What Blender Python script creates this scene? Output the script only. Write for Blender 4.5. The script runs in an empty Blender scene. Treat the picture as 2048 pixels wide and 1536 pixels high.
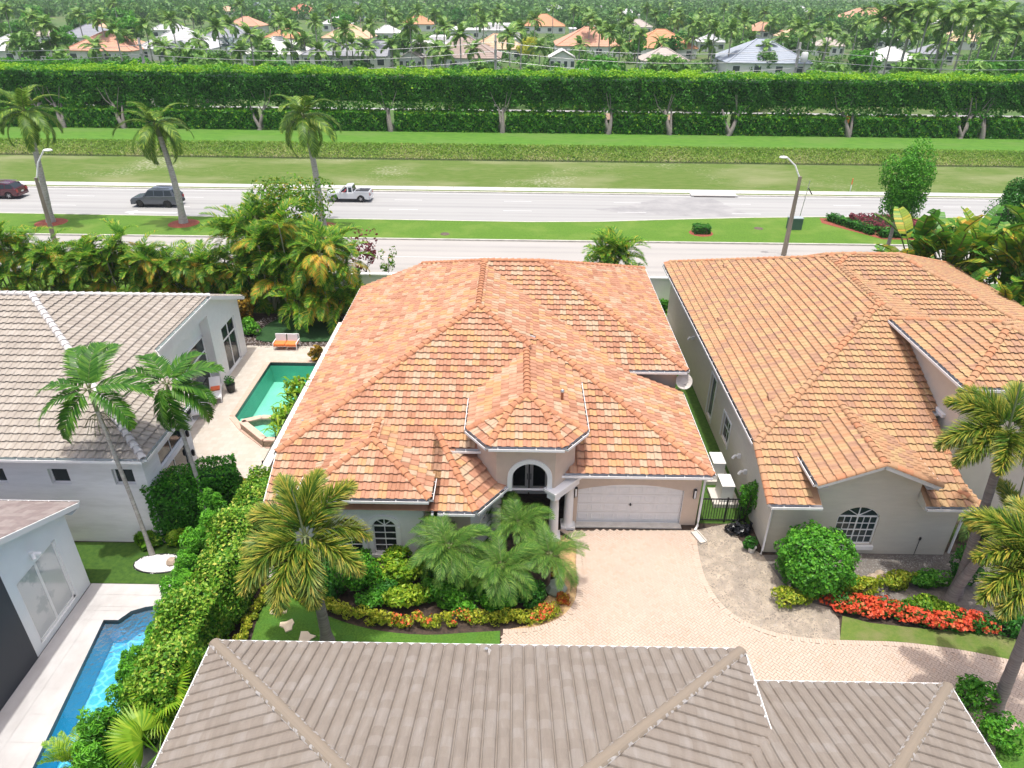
import bpy, math, random
import numpy as np
from mathutils import Vector, Matrix
rng = np.random.default_rng(11)
random.seed(11)
SC = bpy.context.scene
COL = SC.collection

# ------------------------------------------------------------------ camera
CAM_H, CAM_F, PITCH, ROLL, YAW = 20.9, 1421.0, math.radians(29.5), math.radians(0.65), math.radians(-0.3)
_f = Vector((math.sin(YAW)*math.cos(PITCH), math.cos(YAW)*math.cos(PITCH), -math.sin(PITCH)))
_r0 = _f.cross(Vector((0, 0, 1))).normalized()
_u0 = _r0.cross(_f)
_r = _r0*math.cos(ROLL) + _u0*math.sin(ROLL)
_u = _u0*math.cos(ROLL) - _r0*math.sin(ROLL)
cam = bpy.data.objects.new('camera', bpy.data.cameras.new('camera'))
COL.objects.link(cam)
m = Matrix.Identity(4)
for i in range(3):
    m[i][0], m[i][1], m[i][2] = _r[i], _u[i], -_f[i]
m[2][3] = CAM_H
cam.matrix_world = m
cam.data.sensor_fit = 'HORIZONTAL'
cam.data.sensor_width = 36
cam.data.lens = 36*CAM_F/2048
cam.data.clip_start = 0.5
cam.data.clip_end = 6000
SC.camera = cam

# ------------------------------------------------------------------ light
SUN = Vector((-0.02, -0.07, 1.0)).normalized()
w = bpy.data.worlds.new('World'); SC.world = w; w.use_nodes = True
nt = w.node_tree; nt.nodes.clear()
sky = nt.nodes.new('ShaderNodeTexSky'); sky.sky_type = 'NISHITA'; sky.sun_disc = False
sky.sun_elevation = math.asin(SUN.z); sky.sun_rotation = math.atan2(SUN.x, SUN.y)
sky.air_density = 0.7; sky.dust_density = 5.0; sky.ozone_density = 0.3
bg = nt.nodes.new('ShaderNodeBackground'); bg.inputs[1].default_value = 0.15
wo = nt.nodes.new('ShaderNodeOutputWorld')
nt.links.new(sky.outputs[0], bg.inputs[0]); nt.links.new(bg.outputs[0], wo.inputs[0])
sl = bpy.data.lights.new('sun', 'SUN'); sl.energy = 2.0; sl.angle = math.radians(0.9); sl.color = (1, 0.98, 0.93)
so = bpy.data.objects.new('sun', sl); COL.objects.link(so)
so.rotation_euler = SUN.to_track_quat('Z', 'Y').to_euler(); so.location = (0, 0, 60)
SC.view_settings.view_transform = 'Standard'
SC.view_settings.look = 'None'
SC.view_settings.exposure = 0.78
SC.view_settings.gamma = 1
SC.view_settings.use_curve_mapping = False
SC.render.engine = 'CYCLES'
SC.cycles.max_bounces = 6; SC.cycles.diffuse_bounces = 3; SC.cycles.glossy_bounces = 2
SC.cycles.transmission_bounces = 4; SC.cycles.transparent_max_bounces = 6

# ------------------------------------------------------------------ helpers
def ray(x, y):
    return _f + _r*((x-1024)/CAM_F) - _u*((y-768)/CAM_F)
def at(x, y, z=0.0):
    """surveyed ground point (photo pixel on the level z)"""
    d = ray(x, y); t = (z-CAM_H)/d.z
    return Vector((d.x*t, d.y*t, z))
def aty(x, y, Y):
    d = ray(x, y); t = Y/d.y
    return Vector((d.x*t, Y, CAM_H+d.z*t))
def px(p):
    v = Vector(p)-Vector((0, 0, CAM_H)); k = v.dot(_f)
    return 1024+CAM_F*v.dot(_r)/k, 768-CAM_F*v.dot(_u)/k

def obj(name, me, parent=None, loc=(0, 0, 0), rz=0.0, mat=None):
    o = bpy.data.objects.new(name, me); COL.objects.link(o)
    if mat is not None: o.matrix_local = mat
    else:
        o.location = loc; o.rotation_euler = (0, 0, rz)
    if parent is not None: o.parent = parent
    return o
def tag(o, label=None, cat=None, group=None, kind=None):
    if label: o['label'] = label
    if cat: o['category'] = cat
    if group: o['group'] = group
    if kind: o['kind'] = kind
    return o
def thing(name, label, cat, loc=(0, 0, 0), rz=0.0, group=None):
    o = obj(name, None, None, loc, rz)
    o.empty_display_size = 0.2
    return tag(o, label, cat, group)
def ptag(o): o['kind'] = 'stuff'; return o

def fast(name, V, F, mats, mi=None, tint=None, smooth=False):
    V = np.asarray(V, np.float32).reshape(-1, 3); F = np.asarray(F, np.int32); M, K = F.shape
    me = bpy.data.meshes.new(name)
    me.vertices.add(len(V)); me.vertices.foreach_set('co', V.ravel())
    me.loops.add(M*K); me.loops.foreach_set('vertex_index', F.ravel())
    me.polygons.add(M); me.polygons.foreach_set('loop_start', np.arange(0, M*K, K, dtype=np.int32))
    if mi is not None: me.polygons.foreach_set('material_index', np.asarray(mi, np.int32))
    me.polygons.foreach_set('use_smooth', np.full(M, bool(smooth)))
    me.update(calc_edges=True); me.validate()
    for mm in (mats if isinstance(mats, (list, tuple)) else [mats]): me.materials.append(mm)
    if tint is not None:
        a = me.attributes.new('tint', 'FLOAT', 'FACE'); a.data.foreach_set('value', np.asarray(tint, np.float32))
    return me

class MB:
    """collects polygons, then builds one mesh"""
    def __init__(s): s.V = []; s.F = []; s.M = []; s.S = []
    def add(s, vs, fs, m=0, sm=False):
        b = len(s.V); s.V.extend(tuple(v) for v in vs)
        for f in fs: s.F.append(tuple(b+i for i in f)); s.M.append(m); s.S.append(sm)
    def poly(s, pts, m=0): s.add(pts, [range(len(pts))], m)
    def box(s, c, d, m=0, rz=0.0, taper=1.0):
        x, y, z = d[0]/2, d[1]/2, d[2]/2; ca, sa = math.cos(rz), math.sin(rz); vs = []
        for k in (-1, 1):
            t = taper if k > 0 else 1.0
            for a, b in ((-1, -1), (1, -1), (1, 1), (-1, 1)):
                px_, py_ = a*x*t, b*y*t
                vs.append((c[0]+px_*ca-py_*sa, c[1]+px_*sa+py_*ca, c[2]+k*z))
        s.add(vs, [(3, 2, 1, 0), (4, 5, 6, 7), (0, 1, 5, 4), (1, 2, 6, 5), (2, 3, 7, 6), (3, 0, 4, 7)], m)
    def bar(s, a, b, w, h, m=0, up=(0, 0, 1)):
        """box beam from a to b, w wide, h high"""
        a, b = Vector(a), Vector(b); d = (b-a).normalized(); up = Vector(up)
        if abs(d.dot(up)) > 0.99: up = Vector((0, 1, 0))
        sd = d.cross(up).normalized(); u = sd.cross(d)
        vs = [p+sd*i*w/2+u*j*h/2 for p in (a, b) for i, j in ((-1, -1), (1, -1), (1, 1), (-1, 1))]
        s.add(vs, [(3, 2, 1, 0), (4, 5, 6, 7), (0, 1, 5, 4), (1, 2, 6, 5), (2, 3, 7, 6), (3, 0, 4, 7)], m)
    def prism(s, pts, z0, z1, m=0, ms=None):
        n = len(pts); vs = [(p[0], p[1], z0) for p in pts]+[(p[0], p[1], z1) for p in pts]
        s.add(vs, [range(n, 2*n)], m); s.add(vs, [tuple(range(n-1, -1, -1))], m)
        s.add(vs, [(i, (i+1) % n, n+(i+1) % n, n+i) for i in range(n)], m if ms is None else ms)
    def ext(s, pts, d, m=0):
        """3D polygon pushed along vector d"""
        n = len(pts); d = Vector(d); vs = [Vector(p) for p in pts]; vs += [p+d for p in vs]
        s.add(vs, [tuple(range(n)), tuple(range(2*n-1, n-1, -1))]+[((i+1) % n, i, n+i, n+(i+1) % n) for i in range(n)], m)
    def tube(s, pts, rad, n=8, m=0, cap=True, sm=True):
        pts = [Vector(p) for p in pts]; N = len(pts)
        if not hasattr(rad, '__len__'): rad = [rad]*N
        vs = []
        for i, p in enumerate(pts):
            d = (pts[min(i+1, N-1)]-pts[max(i-1, 0)]).normalized()
            up = Vector((0, 0, 1)) if abs(d.z) < 0.95 else Vector((1, 0, 0))
            a = d.cross(up).normalized(); b = a.cross(d)
            for k in range(n):
                t = 2*math.pi*k/n; vs.append(p+(a*math.cos(t)+b*math.sin(t))*rad[i])
        fs = [(i*n+k, i*n+(k+1) % n, (i+1)*n+(k+1) % n, (i+1)*n+k) for i in range(N-1) for k in range(n)]
        s.add(vs, fs, m, sm)
        if cap: s.add(vs, [tuple(range(n))[::-1], tuple(range((N-1)*n, N*n))], m)
    def lathe(s, c, prof, n=16, m=0, sm=True):
        vs = [(c[0]+r*math.cos(2*math.pi*k/n), c[1]+r*math.sin(2*math.pi*k/n), c[2]+z) for r, z in prof for k in range(n)]
        N = len(prof)
        s.add(vs, [(i*n+k, i*n+(k+1) % n, (i+1)*n+(k+1) % n, (i+1)*n+k) for i in range(N-1) for k in range(n)], m, sm)
        s.add(vs, [tuple(range(n))[::-1], tuple(range((N-1)*n, N*n))], m)
    def mesh(s, name, mats):
        me = bpy.data.meshes.new(name); me.from_pydata(s.V, [], s.F)
        for mm in (mats if isinstance(mats, (list, tuple)) else [mats]): me.materials.append(mm)
        me.polygons.foreach_set('material_index', s.M); me.polygons.foreach_set('use_smooth', s.S)
        me.update(); return me
    def obj(s, name, mats, parent=None, **k): return obj(name, s.mesh(name, mats), parent, **k)

# ------------------------------------------------------------------ materials
def mat(name, col, rough=0.7, col2=None, scale=6.0, amt=1.0, bump=0.0, bscale=None, spec=0.5, metal=0.0, col3=None, scale3=0.6, stretch=None, coat=0.0, lo=0.35, hi=0.65, detail=5):
    mt = bpy.data.materials.new(name); mt.use_nodes = True; nt = mt.node_tree; p = nt.nodes['Principled BSDF']
    p.inputs['Roughness'].default_value = rough; p.inputs['Metallic'].default_value = metal
    p.inputs['Specular IOR Level'].default_value = spec; p.inputs['Coat Weight'].default_value = coat
    p.inputs['Base Color'].default_value = (*col, 1)
    N = nt.nodes.new; L = nt.links.new
    tc = N('ShaderNodeNewGeometry'); co = tc.outputs['Position']
    if stretch:
        mp = N('ShaderNodeMapping'); mp.inputs['Scale'].default_value = stretch; L(co, mp.inputs[0]); co = mp.outputs[0]
    def noise(sc, det=5):
        n = N('ShaderNodeTexNoise'); n.inputs['Scale'].default_value = sc; n.inputs['Detail'].default_value = det
        n.inputs['Roughness'].default_value = 0.6; L(co, n.inputs['Vector']); return n
    def ramp(n, c1, c2, l, h):
        r = N('ShaderNodeMapRange'); r.inputs[1].default_value = l; r.inputs[2].default_value = h; L(n.outputs[0], r.inputs[0])
        return r
    last = None
    if col2 is not None:
        mx = N('ShaderNodeMix'); mx.data_type = 'RGBA'; mx.inputs[6].default_value = (*col, 1); mx.inputs[7].default_value = (*col2, 1)
        r = ramp(noise(scale, detail), col, col2, lo, hi); r.inputs[4].default_value = amt
        L(r.outputs[0], mx.inputs[0]); last = mx.outputs[2]
    if col3 is not None:
        m3 = N('ShaderNodeMix'); m3.data_type = 'RGBA'; m3.inputs[7].default_value = (*col3, 1)
        if last: L(last, m3.inputs[6])
        else: m3.inputs[6].default_value = (*col, 1)
        r = ramp(noise(scale3, 4), col, col3, 0.48, 0.68); L(r.outputs[0], m3.inputs[0]); last = m3.outputs[2]
    if last: L(last, p.inputs['Base Color'])
    if bump:
        b = N('ShaderNodeBump'); b.inputs['Strength'].default_value = 0.6; b.inputs['Distance'].default_value = bump
        L(noise(bscale or scale*3).outputs[0], b.inputs['Height']); L(b.outputs[0], p.inputs['Normal'])
    return mt
def leafmat(name, stops, trans=0.3, rough=0.45, spec=0.3):
    mt = bpy.data.materials.new(name); mt.use_nodes = True; nt = mt.node_tree; N = nt.nodes.new; L = nt.links.new
    p = nt.nodes['Principled BSDF']; out = nt.nodes['Material Output']
    a = N('ShaderNodeAttribute'); a.attribute_name = 'tint'
    r = N('ShaderNodeValToRGB'); el = r.color_ramp.elements
    while len(el) < len(stops): el.new(0.5)
    for e, (pos, c) in zip(el, stops): e.position = pos; e.color = (*c, 1)
    L(a.outputs['Fac'], r.inputs[0]); L(r.outputs[0], p.inputs['Base Color'])
    p.inputs['Roughness'].default_value = rough; p.inputs['Specular IOR Level'].default_value = spec
    tr = N('ShaderNodeBsdfTranslucent'); L(r.outputs[0], tr.inputs[0])
    mx = N('ShaderNodeMixShader'); mx.inputs[0].default_value = trans
    L(p.outputs[0], mx.inputs[1]); L(tr.outputs[0], mx.inputs[2]); L(mx.outputs[0], out.inputs[0])
    return mt
M = {}
def sm(key, *a, **k): M[key] = mat(key, *a, **k); return M[key]
sm('white_paint', (.79, .785, .77), .5, (.75, .745, .73), 3)
sm('white_trim', (.82, .815, .80), .4)
sm('gutter_shade', (.05, .035, .03), .6)  # shade inside the white troughs, painted as dark brown
sm('gutter_green', (.33, .43, .36), .5)
sm('stucco_tan', (.62, .5, .4), .9, (.58, .465, .37), 2.5, bump=.006, bscale=60)
sm('stucco_beige', (0.660, 0.616, 0.513), .9, (0.616, 0.572, 0.475), 1.6, bump=.01, bscale=30, stretch=(1, 1, 5))
sm('stucco_cream', (.66, .6, .5), .9, (.62, .56, .47), 1.6, bump=.006, bscale=50)
sm('stucco_white', (.84, .83, .815), .9, (.79, .78, .77), 1.2, bump=.01, bscale=30, stretch=(1, 1, 5), col3=(.72, .71, .69), scale3=.5)
sm('stucco_gray', (.80, .815, .82), .85, (.76, .78, .785), 1.4, bump=.004, bscale=60)
sm('glass', (.02, .028, .03), .04, spec=.6)
sm('glass_teal', (.03, .05, .052), .04, spec=.6)
sm('glass_green', (.015, .055, .045), .08, spec=.5)
sm('dark_interior', (.01, .01, .012), .8)
sm('dark_screen', (.045, .05, .06), .7)
sm('black_metal', (.015, .015, .017), .4)
sm('steel', (.6, .6, .6), .3, metal=.9)
sm('copper_pipe', (.35, .14, .07), .6)
sm('mortar', (.42, .40, .38), .95, (.28, .255, .23), 7, bump=.01)
sm('concrete', (.6, .57, .52), .9, (.5, .47, .42), 3, bump=.004)
sm('wood_gray', (.2, .16, .12), .9, (.12, .09, .07), 6)
# ------------------------------------------------------------------ vegetation kit
def nrm(a): return a/np.maximum(np.linalg.norm(a, axis=-1, keepdims=True), 1e-6)
def leafcloud(P, Nn, size, aspect=0.5, jit=0.5, fold=0.12, svar=0.35):
    n = len(P); nn = nrm(nrm(Nn)+jit*rng.normal(size=(n, 3)))
    t = nrm(np.cross(nn, rng.normal(size=(n, 3)))); b = np.cross(nn, t)
    L = (size*(1+svar*rng.uniform(-1, 1, n)))[:, None]; W = L*aspect
    V = np.stack([P-t*L/2, P+b*W/2+nn*L*fold, P+t*L/2, P-b*W/2+nn*L*fold], 1).reshape(-1, 3)
    return V, np.arange(4*n).reshape(-1, 4)
def merge(parts):
    Vs, Fs, o = [], [], 0
    for V, F in parts: Vs.append(V); Fs.append(F+o); o += len(V)
    return np.concatenate(Vs), np.concatenate(Fs)
def blobpts(n, c=(0, 0, 0), r=(1, 1, 1), lumps=9, lr=0.5, hollow=0.75):
    """points over lumps that fill an ellipsoid: uneven outline with gaps"""
    lc = nrm(rng.normal(size=(lumps, 3)))*(rng.uniform(.25, 1, (lumps, 1))**.4)*(1-lr*.75)
    k = rng.integers(0, lumps, n); d = nrm(rng.normal(size=(n, 3)))
    rad = lr*rng.uniform(.6, 1.25, lumps)[k]*rng.uniform(hollow, 1.05, n)
    q = lc[k]+d*rad[:, None]
    nn = nrm(d+.7*q)
    return np.asarray(c)+q*np.asarray(r), nn
def boxpts(n, L, W, H, bumps=.06, faces=(1, 1, 1, 1, 1), freq=2.2):
    """points over a clipped hedge: L along x, W along y, H up from z=0; faces: -y,+y,-x,+x,top"""
    ar = np.array([L*H, L*H, W*H, W*H, L*W])*np.asarray(faces); f = rng.choice(5, n, p=ar/ar.sum())
    u, v = rng.uniform(-.5, .5, n), rng.uniform(0, 1, n)
    P = np.zeros((n, 3)); Nn = np.zeros((n, 3))
    for k, (ax, s) in enumerate([(1, -1), (1, 1), (0, -1), (0, 1), (2, 1)]):
        q = f == k
        if ax == 1: P[q] = np.stack([u[q]*L, np.full(q.sum(), s*W/2), v[q]*H], 1)
        elif ax == 0: P[q] = np.stack([np.full(q.sum(), s*L/2), u[q]*W, v[q]*H], 1)
        else: P[q] = np.stack([u[q]*L, (v[q]-.5)*W, np.full(q.sum(), H)], 1)
        Nn[q, ax] = s
    ph = rng.uniform(0, 6, 6)
    g = np.sin(P[:, 0]*freq+ph[0])*np.cos(P[:, 2]*freq*1.2+ph[1]+P[:, 1])+.6*np.sin(P[:, 0]*freq*2.3+P[:, 2]*2*freq+ph[2])+.5*np.sin(P[:, 1]*freq*2+ph[3]+P[:, 0]*1.7)
    depth = rng.uniform(-1.2, .35, n)
    P = P+Nn*(bumps*(g+1.3*depth))[:, None]; Nn = Nn+.35*np.stack([np.cos(P[:, 0]*freq*2.3+ph[2]), np.sin(P[:, 1]*3+ph[1]), np.cos(P[:, 2]*freq*2+P[:, 0]+ph[0])], 1)
    P[:, 2] = np.maximum(P[:, 2], .03)
    return P, Nn+np.array([0, 0, .45])
def tints(n, mean=.45, sd=.17): return np.clip(rng.normal(mean, sd, n), 0, 1)

G_ = {}
G_['green'] = leafmat('leaf_green', [(0, (0.024, 0.107, 0.010)), (.5, (0.068, 0.266, 0.020)), (1, (0.194, 0.511, 0.038))])
G_['dark'] = leafmat('leaf_dark', [(0, (0.015, 0.076, 0.010)), (.5, (0.037, 0.173, 0.020)), (1, (0.104, 0.345, 0.038))])
G_['lime'] = leafmat('leaf_lime', [(0, (0.034, 0.127, 0.006)), (.5, (0.138, 0.316, 0.016)), (1, (0.460, 0.582, 0.048))])
G_['yellow'] = leafmat('leaf_yellow', [(0, (.06, .16, .01)), (.5, (.27, .38, .025)), (1, (.66, .62, .07))], .35)
G_['hedge'] = leafmat('leaf_hedge', [(0, (.018, .10, .007)), (.5, (.045, .215, .014)), (.8, (.10, .34, .02)), (1, (.32, .56, .025))], .4)
G_['mixed'] = leafmat('leaf_mixed', [(0, (0.026, 0.129, 0.009)), (.4, (0.104, 0.286, 0.018)), (.75, (0.286, 0.458, 0.045)), (1, (0.650, 0.643, 0.127))])
G_['autumn'] = leafmat('leaf_autumn', [(0, (0.032, 0.124, 0.008)), (.45, (0.108, 0.276, 0.017)), (.75, (0.324, 0.359, 0.034)), (1, (0.486, 0.193, 0.034))])
G_['far'] = leafmat('leaf_far', [(0, (0.043, 0.126, 0.026)), (.5, (0.104, 0.252, 0.049)), (1, (0.266, 0.462, 0.091))], .25)
G_['maroon'] = leafmat('leaf_maroon', [(0, (0.080, 0.013, 0.019)), (.5, (0.192, 0.032, 0.048)), (1, (0.320, 0.080, 0.096))])
G_['croton'] = leafmat('leaf_croton', [(0, (0.060, 0.080, 0.010)), (.4, (0.350, 0.200, 0.020)), (.7, (0.500, 0.330, 0.040)), (1, (0.400, 0.060, 0.020))])
G_['flower'] = leafmat('petal_red', [(0, (0.550, 0.050, 0.020)), (.5, (0.700, 0.090, 0.035)), (1, (0.700, 0.200, 0.060))], .2)
G_['plume'] = leafmat('frond_foxtail', [(0, (0.023, 0.076, 0.007)), (.45, (0.081, 0.177, 0.014)), (.75, (0.276, 0.316, 0.037)), (1, (0.552, 0.430, 0.065))])
G_['royal'] = leafmat('frond_royal', [(0, (0.041, 0.116, 0.011)), (.5, (0.121, 0.248, 0.029)), (.85, (0.338, 0.466, 0.057)), (1, (0.567, 0.590, 0.095))])
G_['palm'] = leafmat('frond_green', [(0, (.012, .06, .005)), (.5, (.045, .16, .012)), (1, (.15, .30, .03))])
G_['date'] = leafmat('frond_date', [(0, (0.023, 0.097, 0.012)), (.5, (0.079, 0.218, 0.029)), (1, (0.236, 0.371, 0.062))], .35, .5, .3)
G_['areca'] = leafmat('frond_areca', [(0, (0.037, 0.163, 0.014)), (.45, (0.138, 0.338, 0.026)), (.75, (0.350, 0.500, 0.048)), (1, (0.775, 0.450, 0.054))], .45)
G_['farpalm'] = leafmat('frond_far', [(0, (0.050, 0.135, 0.025)), (.5, (0.139, 0.293, 0.050)), (1, (0.396, 0.540, 0.101))], .2)
G_['silver'] = leafmat('frond_silver', [(0, (0.200, 0.280, 0.280)), (1, (0.420, 0.500, 0.500))], .2)
G_['banana'] = leafmat('leaf_traveller', [(0, (0.030, 0.120, 0.014)), (.5, (0.090, 0.270, 0.025)), (.8, (0.390, 0.420, 0.035)), (1, (0.675, 0.390, 0.056))], .3, .45, .4)
G_['grass'] = leafmat('blade_grass', [(0, (0.030, 0.090, 0.010)), (.6, (0.090, 0.200, 0.020)), (1, (0.300, 0.300, 0.100))])
G_['bank'] = leafmat('blade_bank', [(0, (.08, .2, .015)), (.5, (.2, .36, .03)), (.8, (.36, .42, .1)), (1, (.5, .46, .25))], .4)
sm('bark_gray', (.3, .27, .24), .9, (.2, .17, .15), 3, bump=.02, bscale=8, stretch=(1, 1, 6))
sm('bark_pale', (.45, .43, .39), .9, (.28, .26, .23), 3, bump=.02, bscale=7, stretch=(1, 1, 4))
sm('bark_palm', (.27, .235, .215), .9, (.17, .14, .125), 2.2, bump=.03, bscale=3, stretch=(.6, .6, 9))
sm('bark_brown', (.16, .12, .09), .9, (.09, .065, .05), 5)
sm('crownshaft', (.11, .16, .06), .5, (.16, .18, .1), 3)
sm('rachis', (.09, .11, .03), .6)

FR = {}
def frond(key, L=2.4, droop=1.1, nl=36, ll=.55, lw=.04, style='flat', g='palm', tm=.45, tsd=.16, vee=.5, sag=.35, variants=3, start=.14, tipfrac=.35, tt=0.0):
    """one palm leaf along +x that arches down; leaflets are three-sided strips"""
    if key in FR: return FR[key]
    out = []
    for v in range(variants):
        T = np.linspace(0, 1, 25); ang = -droop*(.9+.2*v/variants)*T**1.4
        dx, dz = np.cos(ang)*L/24, np.sin(ang)*L/24
        X = np.concatenate([[0], np.cumsum(dx[:-1])]); Z = np.concatenate([[0], np.cumsum(dz[:-1])])
        Vs, Fs, ti = [], [], []; n = 0
        nn = nl*(1 if style == 'plume' else 2)
        for k in range(nn):
            t = start+(1-start)*((k+.5)/nn if style == 'plume' else (k//2+.5)/nl)
            t = min(1, t+random.uniform(-.01, .01))
            p = np.array([np.interp(t, T, X), 0, np.interp(t, T, Z)]); a = np.interp(t, T, ang)
            fw = np.array([math.cos(a), 0, math.sin(a)]); up = np.array([-math.sin(a), 0, math.cos(a)]); sd = np.array([0, 1., 0])
            s = 1 if k % 2 else -1
            l = ll*(math.sin(math.pi*min(1, .18+.82*t)**.8)*.75+.3)*random.uniform(.85, 1.15)
            if t > .93: l *= .75
            if style == 'plume':
                th = random.uniform(0, 2*math.pi); rad = sd*math.cos(th)+up*math.sin(th); d = rad*.8+fw*.62
            else:
                d = sd*s*.8+fw*(.35+.65*t*tipfrac*2)+up*(vee*random.uniform(.6, 1.3))
            d /= np.linalg.norm(d)
            wd = np.cross(d, up if style != 'plume' else np.array([.3, .2, .9])); wd /= np.linalg.norm(wd)+1e-6
            m_ = p+d*l*.55; e = p+d*l+np.array([0, 0, -1])*sag*l; m_[2] -= sag*l*.25
            w0, w1 = lw*.5, lw
            Vs += [p-wd*w0/2, p+wd*w0/2, m_+wd*w1/2, m_-wd*w1/2, e+wd*.004, e-wd*.004]
            Fs += [(n, n+1, n+2, n+3), (n+3, n+2, n+4, n+5)]; n += 6
            c = float(np.clip(random.gauss(tm+tt*t, tsd), 0, 1)); ti += [c, c+(.12 if c > .4 else 0.03)]
        mi = [0]*len(Fs)
        for i in range(24):                                        # rachis
            r0 = .02*L**.5*(1-i/26); q = [np.array([X[i], 0, Z[i]]), np.array([X[i+1], 0, Z[i+1]])]
            Vs += [q[0]+[0, r0, 0], q[0]-[0, r0, 0], q[1]-[0, r0*.95, 0], q[1]+[0, r0*.95, 0]]
            Fs.append((n, n+1, n+2, n+3)); n += 4; mi.append(1); ti.append(.6)
            if i % 2 == 0:
                Vs += [q[0]+[0, 0, r0*.7], q[0]-[0, 0, r0*.7], q[1]-[0, 0, r0*.7], q[1]+[0, 0, r0*.7]]
                Fs.append((n, n+1, n+2, n+3)); n += 4; mi.append(1); ti.append(.6)
        out.append(fast('frond_'+key, Vs, Fs, [G_[g], M['rachis']], mi, ti))
    FR[key] = out
    return out
def fmat(loc, az, el, roll=0, s=1.0):
    return Matrix.Translation(loc) @ Matrix.Rotation(az, 4, 'Z') @ Matrix.Rotation(-el, 4, 'Y') @ Matrix.Rotation(roll, 4, 'X') @ Matrix.Scale(s, 4)
def put_fronds(parent, key, top, dirs, s=1.0):
    V = FR[key]
    for i, (az, el) in enumerate(dirs):
        a = math.radians(az)
        obj('frond', V[i % len(V)], parent, mat=fmat(Vector(top)+Vector((math.cos(a), math.sin(a), 0))*.06, a, math.radians(el), random.uniform(-.3, .3), s*random.uniform(.9, 1.08)))
def ring_dirs(n, els, jitter=18, a0=0):
    return [(a0+i*137.5+random.uniform(-jitter, jitter), els[i % len(els)]+random.uniform(-7, 7)) for i in range(n)]
def palm_trunk(parent, top, r0, r1, matn='bark_palm', shaft=0.0, bend=.0, flare=1.5, rings=True):
    top = Vector(top); b = MB(); n = 26; H = top.length; pts, rad = [], []
    for i in range(n+1):
        t = i/n; p = top*t; p = Vector((p.x*t**.3 if top.x else 0, p.y*t**.3 if top.y else 0, p.z)); pts.append(p+Vector((math.sin(t*3)*bend, 0, 0)))
        r = r0+(r1-r0)*t; r *= 1+(flare-1)*max(0, 1-t*9)
        if rings: r *= 1+.035*(i % 2)
        rad.append(r)
    k = n-max(1, int(n*shaft/H)) if shaft else n
    b.tube(pts[:k+1], rad[:k+1], 10, 0)
    o = b.obj('trunk', M[matn], parent)
    if shaft:
        c = MB(); q = pts[k:]; mlen = len(q); rr = [rad[k]*1.12*(1-.45*j/max(1, mlen-1)) for j in range(mlen)]
        c.tube(q, rr, 10, 0); c.obj('crownshaft', M['crownshaft'], parent)
    return pts[-1]
def crown_mesh(name, n, r, size, g, lumps=10, lr=.5, tm=.45, tsd=.17, aspect=.55, c=(0, 0, 0), top=.0):
    P, Nn = blobpts(n, c, r, lumps, lr); V, F = leafcloud(P, Nn, size, aspect)
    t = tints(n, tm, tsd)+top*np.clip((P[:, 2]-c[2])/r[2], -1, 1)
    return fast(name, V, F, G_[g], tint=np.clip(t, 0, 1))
def trunk_mesh(h, r, limbs=4, spread=.6, matn='bark_gray', lh=.5):
    b = MB(); b.tube([(0, 0, -.1), (r*.2, 0, h*.4), (-r*.2, r*.3, h)], [r*1.3, r, r*.7], 8)
    for i in range(limbs):
        a = i*2*math.pi/max(1, limbs)+random.uniform(-.4, .4)
        b.tube([(0, 0, h*(.7+.05*i)), (math.cos(a)*spread*.4, math.sin(a)*spread*.4, h*1.05), (math.cos(a)*spread, math.sin(a)*spread, h*(1+lh))], [r*.55, r*.4, r*.15], 6)
    return b.mesh('trunk', M[matn])
def shrub(name, label, cat, loc, r, n, size, g, lumps=9, lr=.5, tm=.45, tsd=.17, aspect=.55, group=None, rz=0, stems=True, top=.1, ball=False):
    """bush: stems and a leafy crown whose underside stands on the ground"""
    t = thing(name, label, cat, loc, rz, group)
    if ball:
        d = nrm(rng.normal(size=(n, 3))); w_ = .1*np.sin(d[:, 0]*9+2)*np.cos(d[:, 2]*8)+.05*np.sin(d[:, 1]*11+d[:, 0]*5); P = d*np.asarray(r)*(.93+w_+rng.uniform(-.12, .06, n))[:, None]+[0, 0, r[2]*.95]
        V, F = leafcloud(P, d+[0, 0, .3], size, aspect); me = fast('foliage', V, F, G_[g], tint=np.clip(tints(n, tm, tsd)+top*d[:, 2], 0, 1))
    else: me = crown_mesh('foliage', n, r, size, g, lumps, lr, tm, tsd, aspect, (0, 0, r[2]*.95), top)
    V = np.empty(len(me.vertices)*3, np.float32); me.vertices.foreach_get('co', V); V[2::3] = np.maximum(V[2::3], .02); me.vertices.foreach_set('co', V)
    obj('foliage', me, t)
    if stems:
        b = MB()
        for i in range(5):
            a = i*1.3+random.random(); b.tube([(0, 0, -.05), (math.cos(a)*r[0]*.3, math.sin(a)*r[1]*.3, r[2]*.7), (math.cos(a)*r[0]*.55, math.sin(a)*r[1]*.55, r[2]*1.3)], [.03, .022, .01], 5)
        b.obj('stem', M['bark_brown'], t)
    return t
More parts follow.
